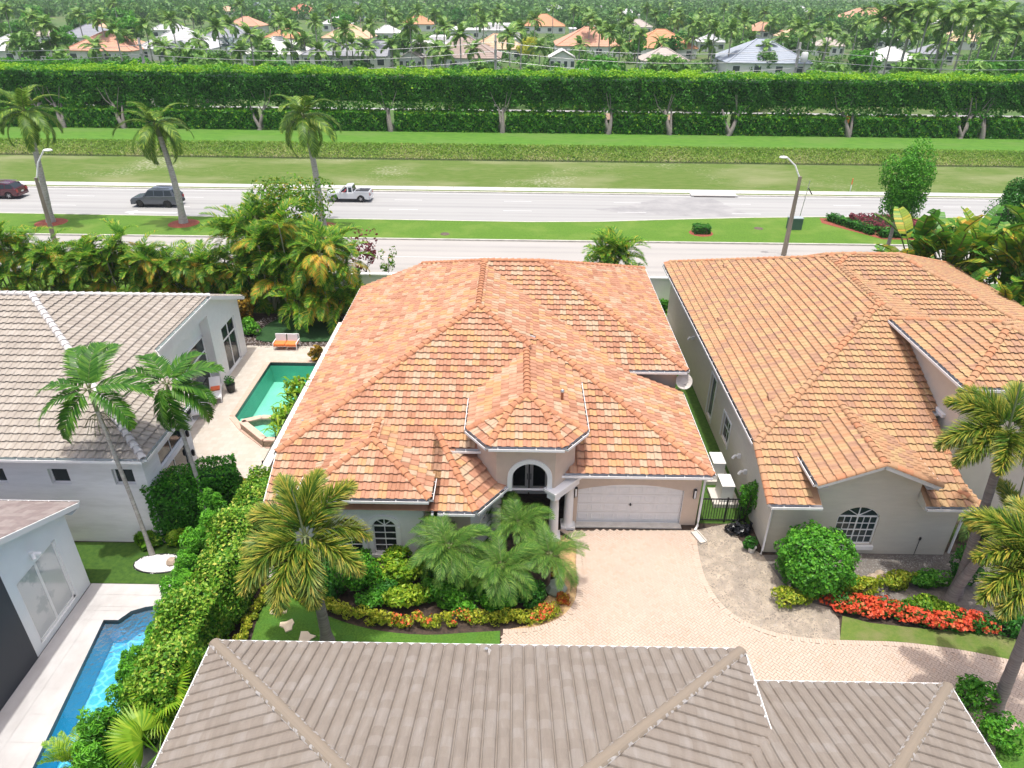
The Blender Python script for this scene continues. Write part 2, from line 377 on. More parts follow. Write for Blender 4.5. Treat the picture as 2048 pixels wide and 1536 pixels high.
def hedge(name, label, cat, a, b_, W, H, dens, size, g, tm=.45, tsd=.17, bumps=.06, aspect=.55, group=None, z=0.0, top=.2, freq=2.2, kind=None, core=True):
    """clipped hedge between two ground points"""
    a, b_ = Vector((a[0], a[1], 0)), Vector((b_[0], b_[1], 0)); d = b_-a; L = d.length; c = (a+b_)/2; c.z = z
    t = thing(name, label, cat, c, math.atan2(d.y, d.x), group)
    n = int(dens*(2*L*H+2*W*H+L*W)); P, Nn = boxpts(n, L, W, H, bumps, freq=freq)
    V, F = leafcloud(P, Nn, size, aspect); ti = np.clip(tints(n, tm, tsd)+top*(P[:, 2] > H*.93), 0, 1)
    obj('foliage', fast('foliage', V, F, G_[g], tint=ti), t)
    if core:
        k = MB(); k.box((0, 0, H*.46), (max(.1, L-bumps*3.5), max(.1, W-bumps*4.5-size*.3), H*.9-bumps*2)); k.obj('branches', G_['dark'], t)  # filler box for inner leaves, their shade set as darkest green
    return t
# ------------------------------------------------------------------ setting
sm('ground_grass', (.05, .115, .02), .95, (.09, .15, .035), .35, col3=(.12, .14, .05), scale3=.05)
sm('lawn_bright', (0.060, 0.147, 0.006), .95, (0.102, 0.211, 0.012), 7, bump=.04, bscale=25, col3=(0.126, 0.211, 0.024), scale3=.3, lo=.3, hi=.7)
sm('lawn_front', (.045, .125, .008), .95, (.085, .195, .016), 14, bump=.03, bscale=40, col3=(.06, .17, .018), scale3=1.2)
sm('lawn_dry', (.09, .155, .02), .95, (.13, .18, .03), 8, bump=.03, bscale=30, col3=(.17, .18, .06), scale3=.9)
sm('lawn_far', (0.072, 0.136, 0.008), .95, (0.112, 0.160, 0.028), 1.4, bump=.05, bscale=4, col3=(0.184, 0.208, 0.080), scale3=.16, stretch=(.5, 1, 1))
sm('turf', (.03, .085, .008), .95, (.06, .13, .012), 5, bump=.02, bscale=50)
sm('lawn_dark', (.012, .05, .012), .95, (.02, .07, .015), 6, bump=.02, bscale=40)
sm('road', (0.357, 0.355, 0.341), .9, (0.322, 0.321, 0.310), .35, bump=.003, bscale=40, stretch=(.05, 2.2, 1), col3=(0.304, 0.304, 0.295), scale3=.3)
sm('road_near', (0.384, 0.365, 0.340), .9, (0.353, 0.337, 0.312), .35, bump=.003, bscale=40, stretch=(.15, 1.6, 1))
sm('wet_stain', (0.249, 0.245, 0.241), .7, (0.335, 0.327, 0.318), .5)
sm('line_paint', (0.585, 0.585, 0.576), .8)
sm('sidewalk', (0.511, 0.503, 0.464), .9, (0.449, 0.441, 0.410), 1.2)
sm('curb', (0.533, 0.516, 0.464), .9, (0.430, 0.413, 0.361), 1.5)
sm('soil', (.075, .05, .035), .95, (.03, .022, .018), 6, bump=.03, bscale=20)
sm('soil_gray', (.19, .17, .15), .95, (.13, .115, .1), 8, bump=.03, bscale=20)
sm('sand', (.44, .37, .285), .95, (.27, .23, .18), 2.6, bump=.1, bscale=5, col3=(.25, .215, .175), scale3=.8, detail=9)
sm('mulch_red', (.3, .085, .05), .95, (.2, .05, .03), 9, bump=.03, bscale=25)
sm('pebble_gold', (.55, .4, .2), .9, (.35, .22, .1), 22, bump=.03, bscale=30)
sm('paver_base', (.5, .41, .33), .95, (.36, .29, .235), 5)
sm('patio_cream', (0.482, 0.430, 0.361), .85, (0.430, 0.387, 0.327), 2.5)
sm('patio_white', (0.533, 0.516, 0.503), .6, (0.447, 0.426, 0.413), .9, stretch=(1.5, 1, 1), detail=8)
sm('patio_joint', (.52, .49, .45), .9)
sm('coping', (.62, .44, .35), .9, (.55, .38, .3), 6)
sm('pool_tile', (.03, .045, .05), .3)
sm('pool_green', (.30, .60, .51), .6, (.36, .66, .57), 1.2)
sm('pool_blue', (.03, .42, .70), .6, (.07, .52, .80), 1.0)
mt = M['lawn_far']; nt = mt.node_tree; p_ = nt.nodes['Principled BSDF']; src = p_.inputs['Base Color'].links[0].from_socket
ge = nt.nodes.new('ShaderNodeNewGeometry'); n1 = nt.nodes.new('ShaderNodeTexNoise'); n1.inputs['Scale'].default_value = 2.6; n1.inputs['Detail'].default_value = 6; n2 = nt.nodes.new('ShaderNodeTexNoise'); n2.inputs['Scale'].default_value = .09
ad = nt.nodes.new('ShaderNodeMath'); ad.operation = 'MULTIPLY'; mr = nt.nodes.new('ShaderNodeMapRange'); mr.inputs[1].default_value = .33; mr.inputs[2].default_value = .44; mr.inputs[4].default_value = .55; mx = nt.nodes.new('ShaderNodeMix'); mx.data_type = 'RGBA'; mx.inputs[7].default_value = (.42, .40, .30, 1)
for n_ in (n1, n2): nt.links.new(ge.outputs['Position'], n_.inputs['Vector'])
nt.links.new(n1.outputs[0], ad.inputs[0]); nt.links.new(n2.outputs[0], ad.inputs[1]); nt.links.new(ad.outputs[0], mr.inputs[0]); nt.links.new(mr.outputs[0], mx.inputs[0]); nt.links.new(src, mx.inputs[6]); nt.links.new(mx.outputs[2], p_.inputs['Base Color'])
for rn, ys in (('road', (71.9, 73.0, 75.2, 76.4, 78.6, 79.8)), ('road_near', (56.2, 57.4, 60.9, 62.2))):
    nt = M[rn].node_tree; p_ = nt.nodes['Principled BSDF']; src = p_.inputs['Base Color'].links[0].from_socket; ge = nt.nodes.new('ShaderNodeNewGeometry'); sx = nt.nodes.new('ShaderNodeSeparateXYZ'); nt.links.new(ge.outputs['Position'], sx.inputs[0])
    nz = nt.nodes.new('ShaderNodeTexNoise'); nz.inputs['Scale'].default_value = .25; nt.links.new(ge.outputs['Position'], nz.inputs['Vector']); tot = None
    for y in ys:
        a = nt.nodes.new('ShaderNodeMath'); a.operation = 'SUBTRACT'; a.inputs[1].default_value = y; nt.links.new(sx.outputs[1], a.inputs[0]); b_ = nt.nodes.new('ShaderNodeMath'); b_.operation = 'ABSOLUTE'; nt.links.new(a.outputs[0], b_.inputs[0])
        c_ = nt.nodes.new('ShaderNodeMapRange'); c_.inputs[1].default_value = .05; c_.inputs[2].default_value = .42; c_.inputs[3].default_value = .5; c_.inputs[4].default_value = 0; nt.links.new(b_.outputs[0], c_.inputs[0])
        if tot is None: tot = c_.outputs[0]
        else: d_ = nt.nodes.new('ShaderNodeMath'); d_.operation = 'MAXIMUM'; nt.links.new(tot, d_.inputs[0]); nt.links.new(c_.outputs[0], d_.inputs[1]); tot = d_.outputs[0]
    e_ = nt.nodes.new('ShaderNodeMath'); e_.operation = 'MULTIPLY'; nt.links.new(tot, e_.inputs[0]); nt.links.new(nz.outputs[0], e_.inputs[1])
    mx = nt.nodes.new('ShaderNodeMix'); mx.data_type = 'RGBA'; mx.inputs[7].default_value = (.22, .215, .21, 1); nt.links.new(e_.outputs[0], mx.inputs[0]); nt.links.new(src, mx.inputs[6]); nt.links.new(mx.outputs[2], p_.inputs['Base Color'])
def sheet(name, pts, z, mt, kind='structure', parent=None, label=None):
    b = MB(); b.poly([(p[0], p[1], z) for p in pts]); o = b.obj(name, M[mt], parent)
    if kind: tag(o, label, None, None, kind)
    return o
def strip(name, x0, x1, y0, y1, z, mt): return sheet(name, [(x0, y0), (x1, y0), (x1, y1), (x0, y1)], z, mt)
XW = 260
b = MB()
prof = [(-60, -.04), (97.6, -.04), (99.0, -1.6), (103.6, -1.6), (107.0, .1), (118, .12), (126, .1), (2600, .1)]
for (y0, z0), (y1, z1) in zip(prof, prof[1:]):
    b.poly([(-1700, y0, z0), (1700, y0, z0), (1700, y1, z1), (-1700, y1, z1)])
tag(b.obj('ground', M['ground_grass']), kind='structure')
wm = mat('canal_water', (.02, .03, .02), .12, spec=.5)
b = MB(); b.poly([(-XW, 98.2, -1.15), (XW, 98.2, -1.15), (XW, 104.5, -1.15), (-XW, 104.5, -1.15)]); tag(b.obj('canal_water', wm), kind='structure')
strip('far_lawn', -XW, XW, 83.3, 97.55, -.012, 'lawn_far')
sm('lawn_hedge', (.055, .16, .008), .95, (.09, .215, .014), 1.2, bump=.04, bscale=5, col3=(.1, .19, .03), scale3=.15, stretch=(.5, 1, 1))
strip('hedge_lawn', -XW, XW, 107.05, 118.5, .13, 'lawn_hedge')
strip('verge', -XW, XW, 81.1, 81.9, .05, 'lawn_dry')
strip('roadside_lawn', -XW, XW, 47, 54.45, -.008, 'lawn_bright')
strip('far_road', -XW, XW, 69.0, 81.1, -.02, 'road')
strip('near_road', -XW, XW, 54.6, 64.3, -.02, 'road_near')
b = MB()
for i in range(-70, 70): b.box((i*3.0, 82.6, .02), (2.97, 1.55, .1))
tag(b.obj('sidewalk', M['sidewalk']), kind='structure')
# median with its tapered far kerb
med_far = [at(-300, 425), at(0, 428), at(700, 440), at(1060, 446), at(1200, 445.5), at(1350, 441), at(1500, 437.5), at(1640, 436), at(2048, 438), at(2400, 441)]
med = [(p.x, p.y) for p in med_far]
near = [(med[-1][0], 64.05), (med[0][0], 63.95)]
b = MB(); b.prism(med+near, -.03, .1); tag(b.obj('median_lawn', M['lawn_bright']), kind='structure')
b = MB()
for p, q in zip(med, med[1:]): b.bar((p[0], p[1]+.1, .03), (q[0], q[1]+.1, .03), .22, .17)
b.bar((near[0][0], near[0][1]-.1, .03), (near[1][0], near[1][1]-.1, .03), .22, .17)
b.bar((-XW, 81.15, .0), (XW, 81.15, .0), .3, .16); b.bar((-XW, 54.5, .0), (XW, 54.5, .0), .28, .16)
tag(b.obj('kerb', M['curb']), kind='structure')
b = MB()
for y, on, gap in ((77.6, 3, 9), (73.9, 3, 9)):
    x = -120
    while x < 60: b.box((x, y, -.012), (on, .12, .006)); x += on+gap
b.bar((-XW, 80.5, -.012), (XW, 80.5, -.012), .12, .006); b.bar((-XW, 70.6, -.012), (-10, 70.2, -.012), .12, .006)
b.box((-37, 71.6, -.012), (4.2, .45, .006)); b.add([(-40.3, 71.6, -.0085), (-39.15, 70.9, -.0085), (-39.15, 72.3, -.0085)], [(0, 1, 2)])
b.box((-XW/2, 59.2, -.012), (XW, .1, .006))
tag(b.obj('road_marking', M['line_paint']), kind='structure')
# washed-out dark stain by the storm drain
pts = [at(*q) for q in ((1290, 402), (1330, 396), (1420, 396), (1440, 403), (1460, 414), (1500, 428), (1440, 434), (1340, 431), (1260, 427), (1190, 419), (1260, 410))]
sheet('road_stain', [(p.x, p.y) for p in pts], -.014, 'wet_stain')
b = MB(); p = at(1427, 392); b.box((p.x, 81.0, .08), (5.2, 1.1, .14), 0); b.box((p.x, 80.42, -.0), (4.6, .06, .12), 1)
b.obj('storm_drain', [M['sidewalk'], M['gutter_shade']]); tag(bpy.data.objects['storm_drain'], 'pale concrete storm drain inlet on the far road kerb', 'storm drain')
# residential lots
strip('yard_soil', -40, 45, 4, 46.8, -.03, 'soil')
# ------------------------------------------------------------------ roof kit
TW, TE = .33, .37                                                    # tile cover width and exposure
def clip2(poly, a, b, c):
    """keep the part of a polygon where a*x+b*y+c >= 0 (points may carry more coordinates)"""
    out = []; n = len(poly)
    for i in range(n):
        p, q = poly[i], poly[(i+1) % n]; dp, dq = a*p[0]+b*p[1]+c, a*q[0]+b*q[1]+c
        if dp >= 0: out.append(p)
        if (dp >= 0) != (dq >= 0):
            t = dp/(dp-dq); out.append(tuple(p[k]+(q[k]-p[k])*t for k in range(len(p))))
    return out
def plane(p, d, z0, s=.415):
    l = math.hypot(*d); d = (d[0]/l, d[1]/l)
    return dict(p=p, d=d, z0=z0, s=s, a=s*d[0], b=s*d[1], c=z0-s*(p[0]*d[0]+p[1]*d[1]))
def edge_plane(p, q, z0, s=.415):
    """roof plane rising from the eave p->q (house on the left of travel)"""
    return plane(p, (-(q[1]-p[1]), q[0]-p[0]), z0, s)
def zof(pl, x, y): return pl['a']*x+pl['b']*y+pl['c']
class Vol:
    def __init__(s, foot, planes, nogut=(), solid=None):
        s.foot, s.planes, s.nogut, s.solid = foot, planes, nogut, solid
        s.faces = []
        for i, pl in enumerate(planes):
            P = [(x, y) for x, y in foot]
            for j, q in enumerate(planes):
                if j != i and P: P = clip2(P, q['a']-pl['a'], q['b']-pl['b'], q['c']-pl['c']+1e-9)
            Q = []
            for p in P:
                if not Q or math.dist(p, Q[-1]) > 1e-4: Q.append(p)
            if len(Q) > 2 and math.dist(Q[0], Q[-1]) < 1e-4: Q.pop()
            if len(Q) > 2: s.faces.append((i, Q))
    def inside(s, x, y, e=0.0, foot=None):
        ft = foot or s.foot; n = len(ft)
        for i in range(n):
            (x0, y0), (x1, y1) = ft[i], ft[(i+1) % n]
            if (x1-x0)*(y-y0)-(y1-y0)*(x-x0) < -e*math.hypot(x1-x0, y1-y0): return False
        return True
    def z(s, x, y): return min(zof(p, x, y) for p in s.planes)
def covered(vols, me, x, y, z, tol):
    for v in vols:
        if v is me or not v.inside(x, y, .03): continue
        zz = v.z(x, y)
        if zz > z+tol and (v.solid is None or zz < z+.45 or v.inside(x, y, 0, v.solid)): return True
    return False

tx = [0, .012, .045, .085, .125, .158, .172, .25, .318, .33]
th = [.012, .045, .066, .074, .066, .045, .014, .004, .012, .004]
def tile_shape(E=TE, hs=.85, lift=.046, tx=tx, th=th):
    V = [(x, 0, h*hs+lift) for x, h in zip(tx, th)]+[(x, E+.03, h*hs+.002) for x, h in zip(tx, th)]+[(x, .0, h*hs+lift-.009) for x, h in zip(tx, th)]+[(x, .1, h*hs+lift*.75-.014) for x, h in zip(tx, th)]
    n = len(tx); F = [(i, i+1, n+i+1, n+i) for i in range(n-1)]+[(2*n+i, 2*n+i+1, i+1, i) for i in range(n-1)]+[(3*n+i, 3*n+i+1, 2*n+i+1, 2*n+i) for i in range(n-1)]
    return V, F
TV, TF = tile_shape(); TVa = np.array(TV); TFa = np.array(TF)
def tile_meshes(mats):
    return [fast('roof_tile', TVa, TFa, m_) for m_ in mats]
def ridge_shape(L=.44, r0=.165, r1=.135, lip=.03, n=7):
    V, F = [], []
    for x, r, dz in ((0, r0, lip), (L, r1, .0)):
        V += [(x, -r*math.cos(math.pi*k/n), r*math.sin(math.pi*k/n)*.8+dz) for k in range(n+1)]
    V += [(0.0, -(r0-.03)*math.cos(math.pi*k/n), (r0-.03)*math.sin(math.pi*k/n)*.8+lip) for k in range(n+1)]
    F += [(k, n+1+k, n+2+k, k+1) for k in range(n)]+[(2*n+2+k, k, k+1, 2*n+3+k) for k in range(n)]
    return np.array(V), np.array(F)
def roof(house, vols, mats, weights, ridge_mats, gut=('white_trim', 'gutter_shade'), nparts=300, rake_tiles=False, ridge_step=.36, mortar=None, gutters=True, fascia=.2, shape=(.75, .07), ridge=(.165, .135, .03)):
    global TV, TF, TVa, TFa
    TV, TF = tile_shape(TE, *shape); TVa = np.array(TV); TFa = np.array(TF)
    dm = [M['white_trim'], mats[0]]
    deck = MB(); gm = MB(); tiles = []; clipped = []; ridges = {}
    for v in vols:
        n = len(v.foot)
        for i, P in v.faces:
            pl = v.planes[i]; d = pl['d']; A = Vector((d[1], -d[0], 0)); k = math.sqrt(1+pl['s']**2)
            U = Vector((d[0], d[1], pl['s']))/k; Nn = A.cross(U)
            deck.poly([(x, y, zof(pl, x, y)-.012) for x, y in P], 1)
            au = [(x*A.x+y*A.y, ((x-pl['p'][0])*d[0]+(y-pl['p'][1])*d[1])*k) for x, y in P]
            edges = []
            for q in range(len(au)):
                (a0, u0), (a1, u1) = au[q], au[(q+1) % len(au)]; l = math.hypot(a1-a0, u1-u0)
                if l > 1e-6: edges.append((-(u1-u0)/l, (a1-a0)/l, -(-(u1-u0)*a0+(a1-a0)*u0)/l))
            # eave edges reach 5 cm over the gutter
            E2 = [(ea, eb, ec+(.05 if (eb > .99 and abs(ec) < .02) else 0)) for ea, eb, ec in edges]
            a0, a1 = min(a for a, u in au), max(a for a, u in au); u0, u1 = min(u for a, u in au), max(u for a, u in au)
            O = A*0+Vector((0, 0, 0)); pa = pl['p'][0]*A.x+pl['p'][1]*A.y
            base = Vector((pl['p'][0], pl['p'][1], pl['z0']))
            for j in range(int(math.floor((u0+.05)/TE))-1, int(math.ceil(u1/TE))+1):
                for ii in range(int(math.floor(a0/TW)), int(math.ceil(a1/TW))):
                    ta, tu = ii*TW, j*TE-.05; cs = [(ta, tu), (ta+TW, tu), (ta+TW, tu+TE), (ta, tu+TE)]
                    st = [min(ea*a+eb*u+ec for a, u in cs) for ea, eb, ec in E2]; full = min(st) > -.012
                    if not full and any(max(ea*a+eb*u+ec for a, u in cs) <= 0.01 for ea, eb, ec in E2): continue
                    og = base+A*(ta-pa)+U*tu; c = og+A*TW/2+U*TE/2
                    if covered(vols, v, c.x, c.y, c.z, .14): continue
                    wi = rng.choice(len(mats), p=weights)
                    mt = Matrix(((A.x, U.x, Nn.x, og.x), (A.y, U.y, Nn.y, og.y), (A.z, U.z, Nn.z, og.z), (0, 0, 0, 1)))
                    if full: tiles.append(((c-Vector((0, 0, CAM_H))).length, mt, wi, c))
                    else:
                        for f in TF:
                            Q = [(TV[t][0]+ta, TV[t][1]+tu, TV[t][2]) for t in f]
                            for ea, eb, ec in E2:
                                Q = clip2(Q, ea, eb, ec)
                                if len(Q) < 3: break
                            if len(Q) >= 3: clipped.append(([base+A*(q[0]-pa)+U*q[1]+Nn*q[2] for q in Q], wi))
            # edges: eaves, rakes, hips
            for q in range(len(P)):
                p0, p1 = P[q], P[(q+1) % len(P)]; L = math.dist(p0, p1)
                if L < .02: continue
                z0, z1 = zof(pl, *p0), zof(pl, *p1); on = -1
                for e in range(n):
                    (x0, y0), (x1, y1) = v.foot[e], v.foot[(e+1) % n]; l = math.dist((x0, y0), (x1, y1))
                    if all(abs((x1-x0)*(p[1]-y0)-(y1-y0)*(p[0]-x0))/l < 1e-3 for p in (p0, p1)): on = e
                if on in v.nogut: continue
                if on < 0:
                    key = tuple(sorted([(round(p0[0], 2), round(p0[1], 2)), (round(p1[0], 2), round(p1[1], 2))]))
                    va, vb = Vector((*p0, z0)), Vector((*p1, z1))
                    if not any(w_[2] is v and min((w_[0]-va).length+(w_[1]-vb).length, (w_[0]-vb).length+(w_[1]-va).length) < .05 for w_ in ridges.values()): ridges[key] = (va, vb, v)
                    continue
                ow = Vector((p1[1]-p0[1], -(p1[0]-p0[0]), 0))/L; ns = max(1, int(L/.25)); run = None; runs = []
                for s in range(ns):
                    t = (s+.5)/ns; x, y = p0[0]+(p1[0]-p0[0])*t+ow.x*.08, p0[1]+(p1[1]-p0[1])*t+ow.y*.08; z = z0+(z1-z0)*t
                    if not covered(vols, v, x, y, z, -.06):
                        if run is None: run = [s/ns, (s+1)/ns]
                        run[1] = (s+1)/ns
                    elif run: runs.append(run); run = None
                if run: runs.append(run)
                for t0, t1 in runs:
                    a, b_ = [Vector((p0[0]+(p1[0]-p0[0])*t, p0[1]+(p1[1]-p0[1])*t, z0+(z1-z0)*t)) for t in (t0, t1)]
                    dn = Vector((0, 0, fascia))
                    deck.add([a-Vector((0, 0, .012)), b_-Vector((0, 0, .012)), b_-dn, a-dn, a-dn-ow*.45, b_-dn-ow*.45], [(0, 3, 2, 1), (3, 4, 5, 2)], 0)
                    if abs(z0-z1) < .02 and gutters and on not in v.nogut:                              # gutter trough on brackets
                        w_, h_, zz = .13, .1, -.03
                        o0, o1 = a+ow*.01+Vector((0, 0, zz-h_)), b_+ow*.01+Vector((0, 0, zz-h_)); up = Vector((0, 0, h_))
                        o2, o3 = o0+ow*w_, o1+ow*w_
                        gm.add([o0, o1, o3, o2, o2+up, o3+up, o3+up+ow*.025, o2+up+ow*.025, o2+ow*.025-up*.1, o3+ow*.025-up*.1], [(0, 1, 2, 3), (3, 2, 5, 4)], 1)
                        gm.add([o2+up, o3+up, o3+up+ow*.025, o2+up+ow*.025, o2+ow*.025-up*.1, o3+ow*.025-up*.1, o0-up*.1, o1-up*.1], [(0, 1, 2, 3), (3, 2, 5, 4), (4, 5, 7, 6)], 0)
                        gm.add([o0, o2, o2+up, o0+up, o1, o3, o3+up, o1+up], [(0, 1, 2, 3), (7, 6, 5, 4)], 0)
                        nb = int((b_-a).length/.75)
                        for s in range(nb):
                            c = a+(b_-a)*((s+.5)/nb)+Vector((0, 0, zz+.005)); gm.bar(c, c+ow*w_, .03, .012, 0)
                    elif abs(z0-z1) >= .02:                                                              # rake
                        deck.bar(a+ow*.03-Vector((0, 0, .1)), b_+ow*.03-Vector((0, 0, .1)), .05, .2, 0)
                        if rake_tiles: ridges[('rake', round(a.x, 2), round(a.y, 2), round(b_.y, 2))] = (a, b_, v)
    ho = house.location
    rf = deck.obj('roof', dm, house, loc=-ho)
    if gutters and gm.V: gm.obj('gutter', [M[gut[0]], M[gut[1]]], house, loc=-ho)
    tiles.sort(key=lambda t: t[0]); tm = tile_meshes(mats); k = 0; rest = []
    for t in tiles:
        x, y = px(t[3])
        if k < nparts and -15 < x < 2063 and -15 < y < 1550:
            obj('roof_tile', tm[t[2]], rf, mat=t[1]); k += 1
        else: rest.append(t)
    Vs = []
    for t in rest:
        R = np.array(t[1]); Vs.append(TVa@R[:3, :3].T+R[:3, 3])
    nv = len(TVa)
    if Vs:
        F = (TFa[None]+np.arange(len(Vs))[:, None, None]*nv).reshape(-1, 4)
        o = obj('roof_tile', fast('roof_tiles', np.concatenate(Vs), F, mats, np.repeat([t[2] for t in rest], len(TFa))), rf); ptag(o)
    b = MB()
    for Q, wi in clipped: b.poly(Q, wi)
    if b.V: ptag(b.obj('cut_tile', mats, rf))
    RV, RF = ridge_shape(.44, *ridge); rm = [fast('ridge_tile', RV, RF, m_) for m_ in ridge_mats]
    ends = []; lines = []; mb = MB(); cnt = 0
    for key, (a, c, v) in ridges.items():
        if a.z > c.z+.02 or (abs(a.z-c.z) <= .02 and a.y > c.y): a, c = c, a
        d = c-a; L = d.length; dd = d/L; nst = max(1, int(round(L/ridge_step)))
        sd = dd.cross(Vector((0, 0, 1))).normalized(); up = sd.cross(dd); vis = []
        for s in range(nst):
            p = a+dd*(s*L/nst-.04); mid = p+dd*.25
            if covered(vols, v, mid.x, mid.y, mid.z, .03): continue
            q = p+up*.0; vis.append(p)
            if cnt < 300:
                obj('ridge_tile', rm[rng.integers(len(rm))], rf, mat=Matrix(((dd.x, -sd.x, up.x, q.x), (dd.y, -sd.y, up.y, q.y), (dd.z, -sd.z, up.z, q.z), (0, 0, 0, 1)))); cnt += 1
        if mortar and vis:
            for s in (-1, 1):
                pts = [(p+sd*s*(.15+random.uniform(0, .025))+up*(.045+random.uniform(-.008, .01)), p+sd*s*.11+up*.1) for p in vis for p in (p, p+dd*.06, p+dd*.12, p+dd*.18, p+dd*.24, p+dd*.3)]
                for (p0, q0), (p1, q1) in zip(pts, pts[1:]): mb.add([p0, p1, q1, q0, p0-up*.06, p1-up*.06], [(0, 1, 2, 3) if s < 0 else (3, 2, 1, 0), (0, 4, 5, 1)], 0)
    if mb.V: mb.obj('mortar', M[mortar], rf)
    return rf

# ------------------------------------------------------------------ wall and window kit
def wall(b, p0, p1, z0, z1, holes=(), m=0, rev=.14, mr=None, ztop=None):
    """wall panel, outside on the right of travel; holes = (s0, s1, za, zb); ztop = height at the far end for a raked top"""
    p0, p1 = Vector((*p0[:2], 0)), Vector((*p1[:2], 0)); d = p1-p0; L = d.length; d /= L; o = Vector((d.y, -d.x, 0)); mr = m if mr is None else mr
    def P(s, z, k=0): return p0+d*s+Vector((0, 0, z))-o*k
    S = sorted({0, L, *[h[0] for h in holes], *[h[1] for h in holes]}); Z = sorted({z0, z1, *[h[2] for h in holes], *[h[3] for h in holes]})
    for s0, s1 in zip(S, S[1:]):
        for za, zb in zip(Z, Z[1:]):
            cs, cz = (s0+s1)/2, (za+zb)/2
            if any(h[0] < cs < h[1] and h[2] < cz < h[3] for h in holes): continue
            b.poly([P(s0, za), P(s1, za), P(s1, zb), P(s0, zb)], m)
    if ztop is not None: b.poly([P(0, z1), P(L, z1), P(L, ztop)] if ztop > z1 else [P(0, z1), P(L, z1), P(0, 2*z1-ztop)], m)
    for h in holes:
        q = [P(h[0], h[2]), P(h[1], h[2]), P(h[1], h[3]), P(h[0], h[3])]; r = [P(h[0], h[2], rev), P(h[1], h[2], rev), P(h[1], h[3], rev), P(h[0], h[3], rev)]
        for i in range(4): b.poly([q[i], r[i], r[(i+1) % 4], q[(i+1) % 4]], mr)
def window(house, p0, p1, h, nx=2, nz=2, arch=0.0, glass='glass', fm='white_trim', inset=.1, fw=.06, bar=.03, spand=None, fan=4, trim=0.0, sill=0.0, split=None, trim_m='white_trim', name='window', label=None):
    """window set in the hole h of the wall p0->p1; the frame is the part, every pane a sub-part"""
    p0, p1 = Vector((*p0[:2], 0)), Vector((*p1[:2], 0)); d = (p1-p0).normalized(); o = Vector((d.y, -d.x, 0)); ho = house.location
    s0, s1, z0, zt = h; z1 = zt-arch; c = p0-o*inset
    def P(s, z, k=0.0): return c+d*s+Vector((0, 0, z))+o*k
    f = MB(); panes = []
    def fbar(a, b, w_): f.bar(P(*a), P(*b), .06, w_, 0, up=(d.cross(Vector((0, 0, 1)))).cross(P(*b)-P(*a)))
    f.bar(P(s0+fw/2, z0), P(s0+fw/2, z1), .07, fw, 0, up=d); f.bar(P(s1-fw/2, z0), P(s1-fw/2, z1), .07, fw, 0, up=d)
    f.bar(P(s0, z0+fw/2), P(s1, z0+fw/2), .07, fw); f.bar(P(s0, z1-fw/2), P(s1, z1-fw/2), .07, fw)
    xs = [s0+fw+(s1-s0-2*fw)*i/nx for i in range(nx+1)]; zs = [z0+fw+(z1-z0-2*fw)*i/nz for i in range(nz+1)]
    if split: zs = [z0+fw, *[z0+(z1-z0)*k for k in split], z1-fw]
    for x in xs[1:-1]:
        thick = bar*1.9 if (nx % 2 == 0 and abs(x-(s0+s1)/2) < .01 and nx > 2) else bar
        f.bar(P(x, z0+fw), P(x, z1-fw), .05, thick, 0, up=d)
    for i, z in enumerate(zs[1:-1]): f.bar(P(s0+fw, z), P(s1-fw, z), .052, bar*(1.7 if i == (len(zs)-3)//2 and nz > 2 else 1))
    for a, b_ in zip(xs, xs[1:]):
        for za, zb in zip(zs, zs[1:]): panes.append([(a, za), (b_, za), (b_, zb), (a, zb)])
    if arch:
        mid = (s0+s1)/2; hw = (s1-s0)/2; R = (hw*hw+arch*arch)/(2*arch); zc = zt-R; half = math.asin(min(1, hw/R)) if arch <= hw else math.pi/2
        arc = [(mid-R*math.sin(half*(1-2*i/16)), zc+R*math.cos(half*(1-2*i/16))) for i in range(17)]
        for a, b_ in zip(arc, arc[1:]): f.bar(P(a[0], a[1]-fw/2), P(b_[0], b_[1]-fw/2), .07, fw)
        ia = [(mid+(x-mid)*(1-fw/hw), z-fw) for x, z in arc]; n = 16//fan
        for k in range(fan):
            panes.append([(mid, z1)]+[(x, max(z, z1)) for x, z in ia[k*n:(k+1)*n+1]])
            if k: f.bar(P(mid, z1), P(*ia[k*n]), .05, bar)
        if spand is not None:                                        # wall left over round the arch
            for side in (arc[:9], arc[8:]):
                cx = s0 if side is not None and side[0][0] < mid-.01 else s1
                for a, b_ in zip(side, side[1:]):
                    spand.poly([P(a[0], a[1], inset), P(b_[0], b_[1], inset), P(b_[0], zt, inset), P(a[0], zt, inset)])
            for a, b_ in zip(arc, arc[1:]): spand.poly([P(a[0], a[1], inset), P(a[0], a[1], 0), P(b_[0], b_[1], 0), P(b_[0], b_[1], inset)])
        if trim:
            oa = [(mid+(x-mid)*(1+trim/hw), z+trim) for x, z in arc]
            for i in range(16): f.ext([P(*arc[i], inset+.003), P(*arc[i+1], inset+.003), P(*oa[i+1], inset+.003), P(*oa[i], inset+.003)], o*.05, 1)
    if trim:
        f.ext([P(s0-trim, z0, inset+.003), P(s0, z0, inset+.003), P(s0, z1, inset+.003), P(s0-trim, z1, inset+.003)], o*.05, 1)
        f.ext([P(s1, z0, inset+.003), P(s1+trim, z0, inset+.003), P(s1+trim, z1, inset+.003), P(s1, z1, inset+.003)], o*.05, 1)
        if not arch: f.ext([P(s0-trim, z1, inset+.003), P(s1+trim, z1, inset+.003), P(s1+trim, z1+trim, inset+.003), P(s0-trim, z1+trim, inset+.003)], o*.05, 1)
    if sill: f.bar(P(s0-trim-.06, z0-sill/2, inset+.05), P(s1+trim+.06, z0-sill/2, inset+.05), .14, sill, 1)
    w_ = f.obj(name, [M[fm], M[trim_m]], house, loc=-ho)
    if label: w_['label'] = label
